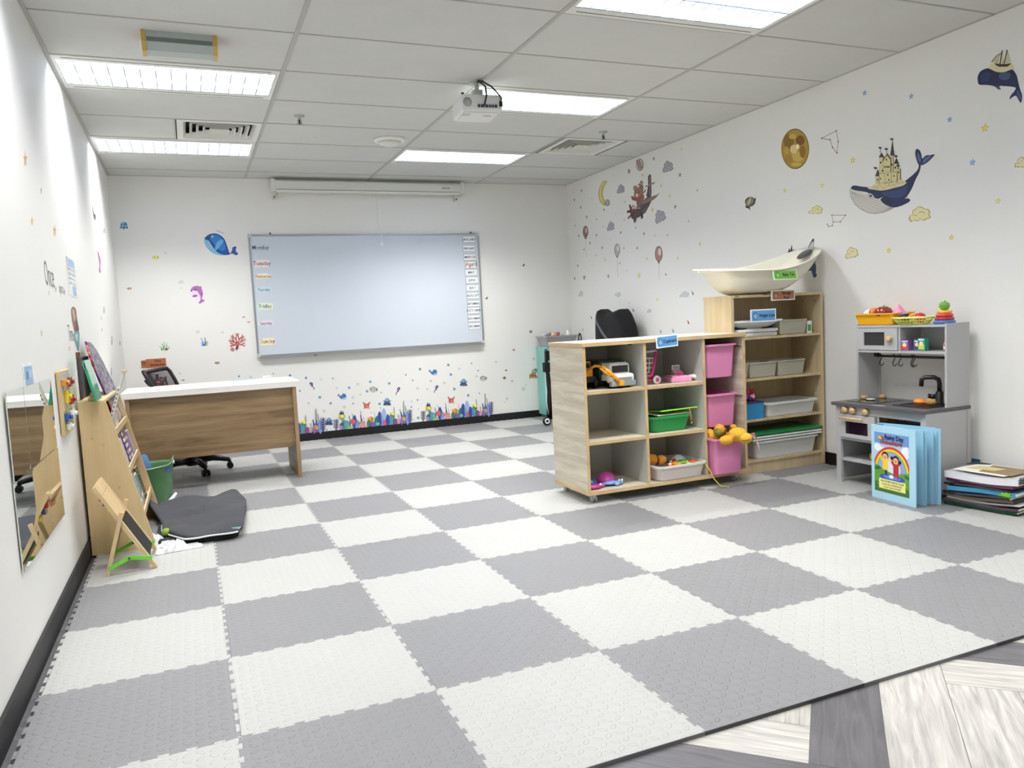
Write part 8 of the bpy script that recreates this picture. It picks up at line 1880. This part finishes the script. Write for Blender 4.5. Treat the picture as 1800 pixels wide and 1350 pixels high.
# two children jumping in a puddle
for (u, v, body, skin, hair) in ((.32, .50, 'f0c82c', 'e8b488', '1c1410'), (.63, .46, 'b82c2c', 'e8b488', '1c1410')):
    PL([(u - .05, v - .13), (u - .01, v - .13), (u - .0, v - .19), (u + .06, v - .21), (u + .06, v - .12), (u + .07, v - .05), (u - .07, v - .06)] if body[0] == 'f' else [(u - .06, v - .12), (u - .05, v - .2), (u + .0, v - .13), (u + .05, v - .2), (u + .08, v - .19), (u + .06, v - .1)], '24325c' if body[0] == 'f' else 'b82c2c')
    PL([(u - .07, v - .12), (u + .08, v - .12), (u + .08, v + .02), (u + .13, v + .06), (u + .10, v + .09), (u + .04, v + .05), (u - .04, v + .05), (u - .10, v + .10), (u - .14, v + .07), (u - .07, v + .01)], body)
    EL(u - .13, v + .10, .025, .02, skin, 8); EL(u + .13, v + .09, .025, .02, skin, 8)
    EL(u, v + .12, .095, .068, hair); EL(u, v + .102, .075, .052, skin)
    EL(u - .03, v + .11, .010, .010, '201410', 8); EL(u + .03, v + .11, .010, .010, '201410', 8); EL(u, v + .085, .022, .010, '8a2420', 8)
    if body[0] != 'f': EL(u - .11, v + .14, .04, .03, hair, 10); EL(u + .12, v + .09, .04, .03, hair, 10)
PL([(.10, .885), (.15, .935), (.20, .945), (.25, .93), (.29, .885), (.24, .895), (.195, .885), (.15, .895)], 'e8b82c'); PL([(.19, .95), (.26, .93), (.29, .885), (.24, .895)], '8a3c24'); PL([(.195, .885), (.203, .885), (.203, .82), (.185, .815), (.185, .825), (.195, .83)], '40342c')
PL([(.14, .06), (.90, .06), (.90, .225), (.14, .225)], 'e8e48c')
b.build('cover_print', 'paint', t)
b = MB(); yy = y - .00003 * lay[0] - .0001
b.text('Rainy Day', .038, X(.58), Z(.90), yy, '1f2c50', bold=.0007, depth=.0003, squash=.88); b.text('Adventure', .037, X(.52), Z(.815), yy, 'a83a2c', bold=.0007, depth=.0003, squash=.92)
b.build('title_lettering', 'paint', t); b = MB()
b.text('ANDI KASIM BT MOHD NIZAM', .0155, X(.52), Z(.175), yy, '2c2c28', bold=.0001, depth=.0002, squash=.78); b.text('Produce By: ODENNGGHA', .0145, X(.52), Z(.128), yy, '2c2c28', bold=.0001, depth=.0002, squash=.85); b.text('Course Code: XCE 4045', .0145, X(.52), Z(.082), yy, '2c2c28', bold=.0001, depth=.0002, squash=.85)
b.build('credit_lettering', 'paint', t)
# ---------------------------------------------------------------- pile of folders and scrapbooks by the right wall
pile = [('1f5a38', 'matte', .016, 'dark green hardback at the very bottom of the pile by the right wall', 'e8e8e0'), ('3a3034', 'gloss', .014, 'brown black scrapbook second from the bottom of the pile', 'd8d4d0'), ('d8dadc', 'gloss', .010, 'white paper folder third from the bottom of the pile', 'f0f0f0'), ('6a5a44', 'gloss', .016, 'brown scrapbook in the lower middle of the pile', '3c2c2c'), ('2c2438', 'gloss', .012, 'dark violet scrapbook in the middle of the pile', 'cfc8c0'), ('3f93b8', 'matte', .024, 'sky blue folder with a green leaf in the middle of the pile', 'f2f4f4'), ('1c1420', 'gloss', .010, 'black folder on top of the sky blue one', '2a2430'), ('7a2c5c', 'gloss', .018, 'purple scrapbook below the thick white one', '5a3a2c'), ('e4e4ea', 'gloss', .034, 'thick white scrapbook with creased grey pages on top of the pile', '6a6668')]
z = .0008; rr2 = random.Random(5)
for k, (c, m, h, lb, pc) in enumerate(pile):
    a = rr2.uniform(-.06, .06) + (.0 if k else -.0); w_ = .36 + rr2.uniform(-.02, .02)
    t = thing('scrapbook', lb, 'book', (4.315 + rr2.uniform(0, .02) + (.012 if k in (7, 6) else 0), 1.285 + rr2.uniform(-.01, .01), z), rz=-PI / 2 + .14 + a * .5, group='pile of scrapbooks')
    b = MB(); n = 10; prof0, prof1 = [], []
    lift = lambda u: .010 * u * u + .004 * math.sin(5 * u + k)
    D_ = .30
    for i in range(n + 1):
        u = i / n; prof0.append((u * w_, lift(u))); prof1.append((u * w_, lift(u) + h))
    b.plate([(x, zz) for x, zz in prof0] + [(x, zz) for x, zz in prof1[::-1]], 0, D_, c); b.build('cover', m, t)
    b = MB(); b.plate([(x, zz + h * .22) for x, zz in prof0] + [(x, zz - h * .22) for x, zz in prof1[::-1]], .0, D_ - .01, pc)
    b.T = Matrix(); 
    pg = b.build('pages', 'paper', t); pg.location = (.004, .004 if k != 8 else .01, 0)
    if k == 5: MB().plate([(.26, .010), (.285, .018), (.28, .03), (.297, .024), (.305, .04), (.315, .026), (.335, .03), (.32, .018), (.335, .008)], -.003, -.0005, '7ac82c').build('leaf_cutout', 'paint', t)
    if k == 8:
        o = MB()
        for q in range(7): o.tube([(w_ + .003, .01, .012 + q * .005 + .01), (w_ + .007 + .003 * math.sin(q * 2), .12, .018 + q * .005 + .006 * math.sin(q)), (w_ + .004, .28, .014 + q * .0048 + .01)], .0022, ['2c2a2c', '7d7a7c', '3c3a3c', 'a0a0a4'][q % 4], seg=5)
        o.build('creased_pages', 'paper', t)
        b = MB(); P = [(.03, .03), (.30, .02), (.33, .27), (.05, .28)]; b.prism(P, h + .0125, h + .014, 'e8e4d8'); b.prism([(.15, .06), (.32, .05), (.33, .26), (.12, .26)], h + .014, h + .0145, '8a7250'); b.prism([(.06, .10), (.2, .12), (.22, .2), (.08, .2)], h + .0145, h + .015, 'cfc08c'); b.prism([(.0, .2), (.10, .26), (.10, .29), (.0, .29)], h + .014, h + .0145, '1c1c1e'); b.build('cover_collage', 'paint', t)
    z += h + .0035
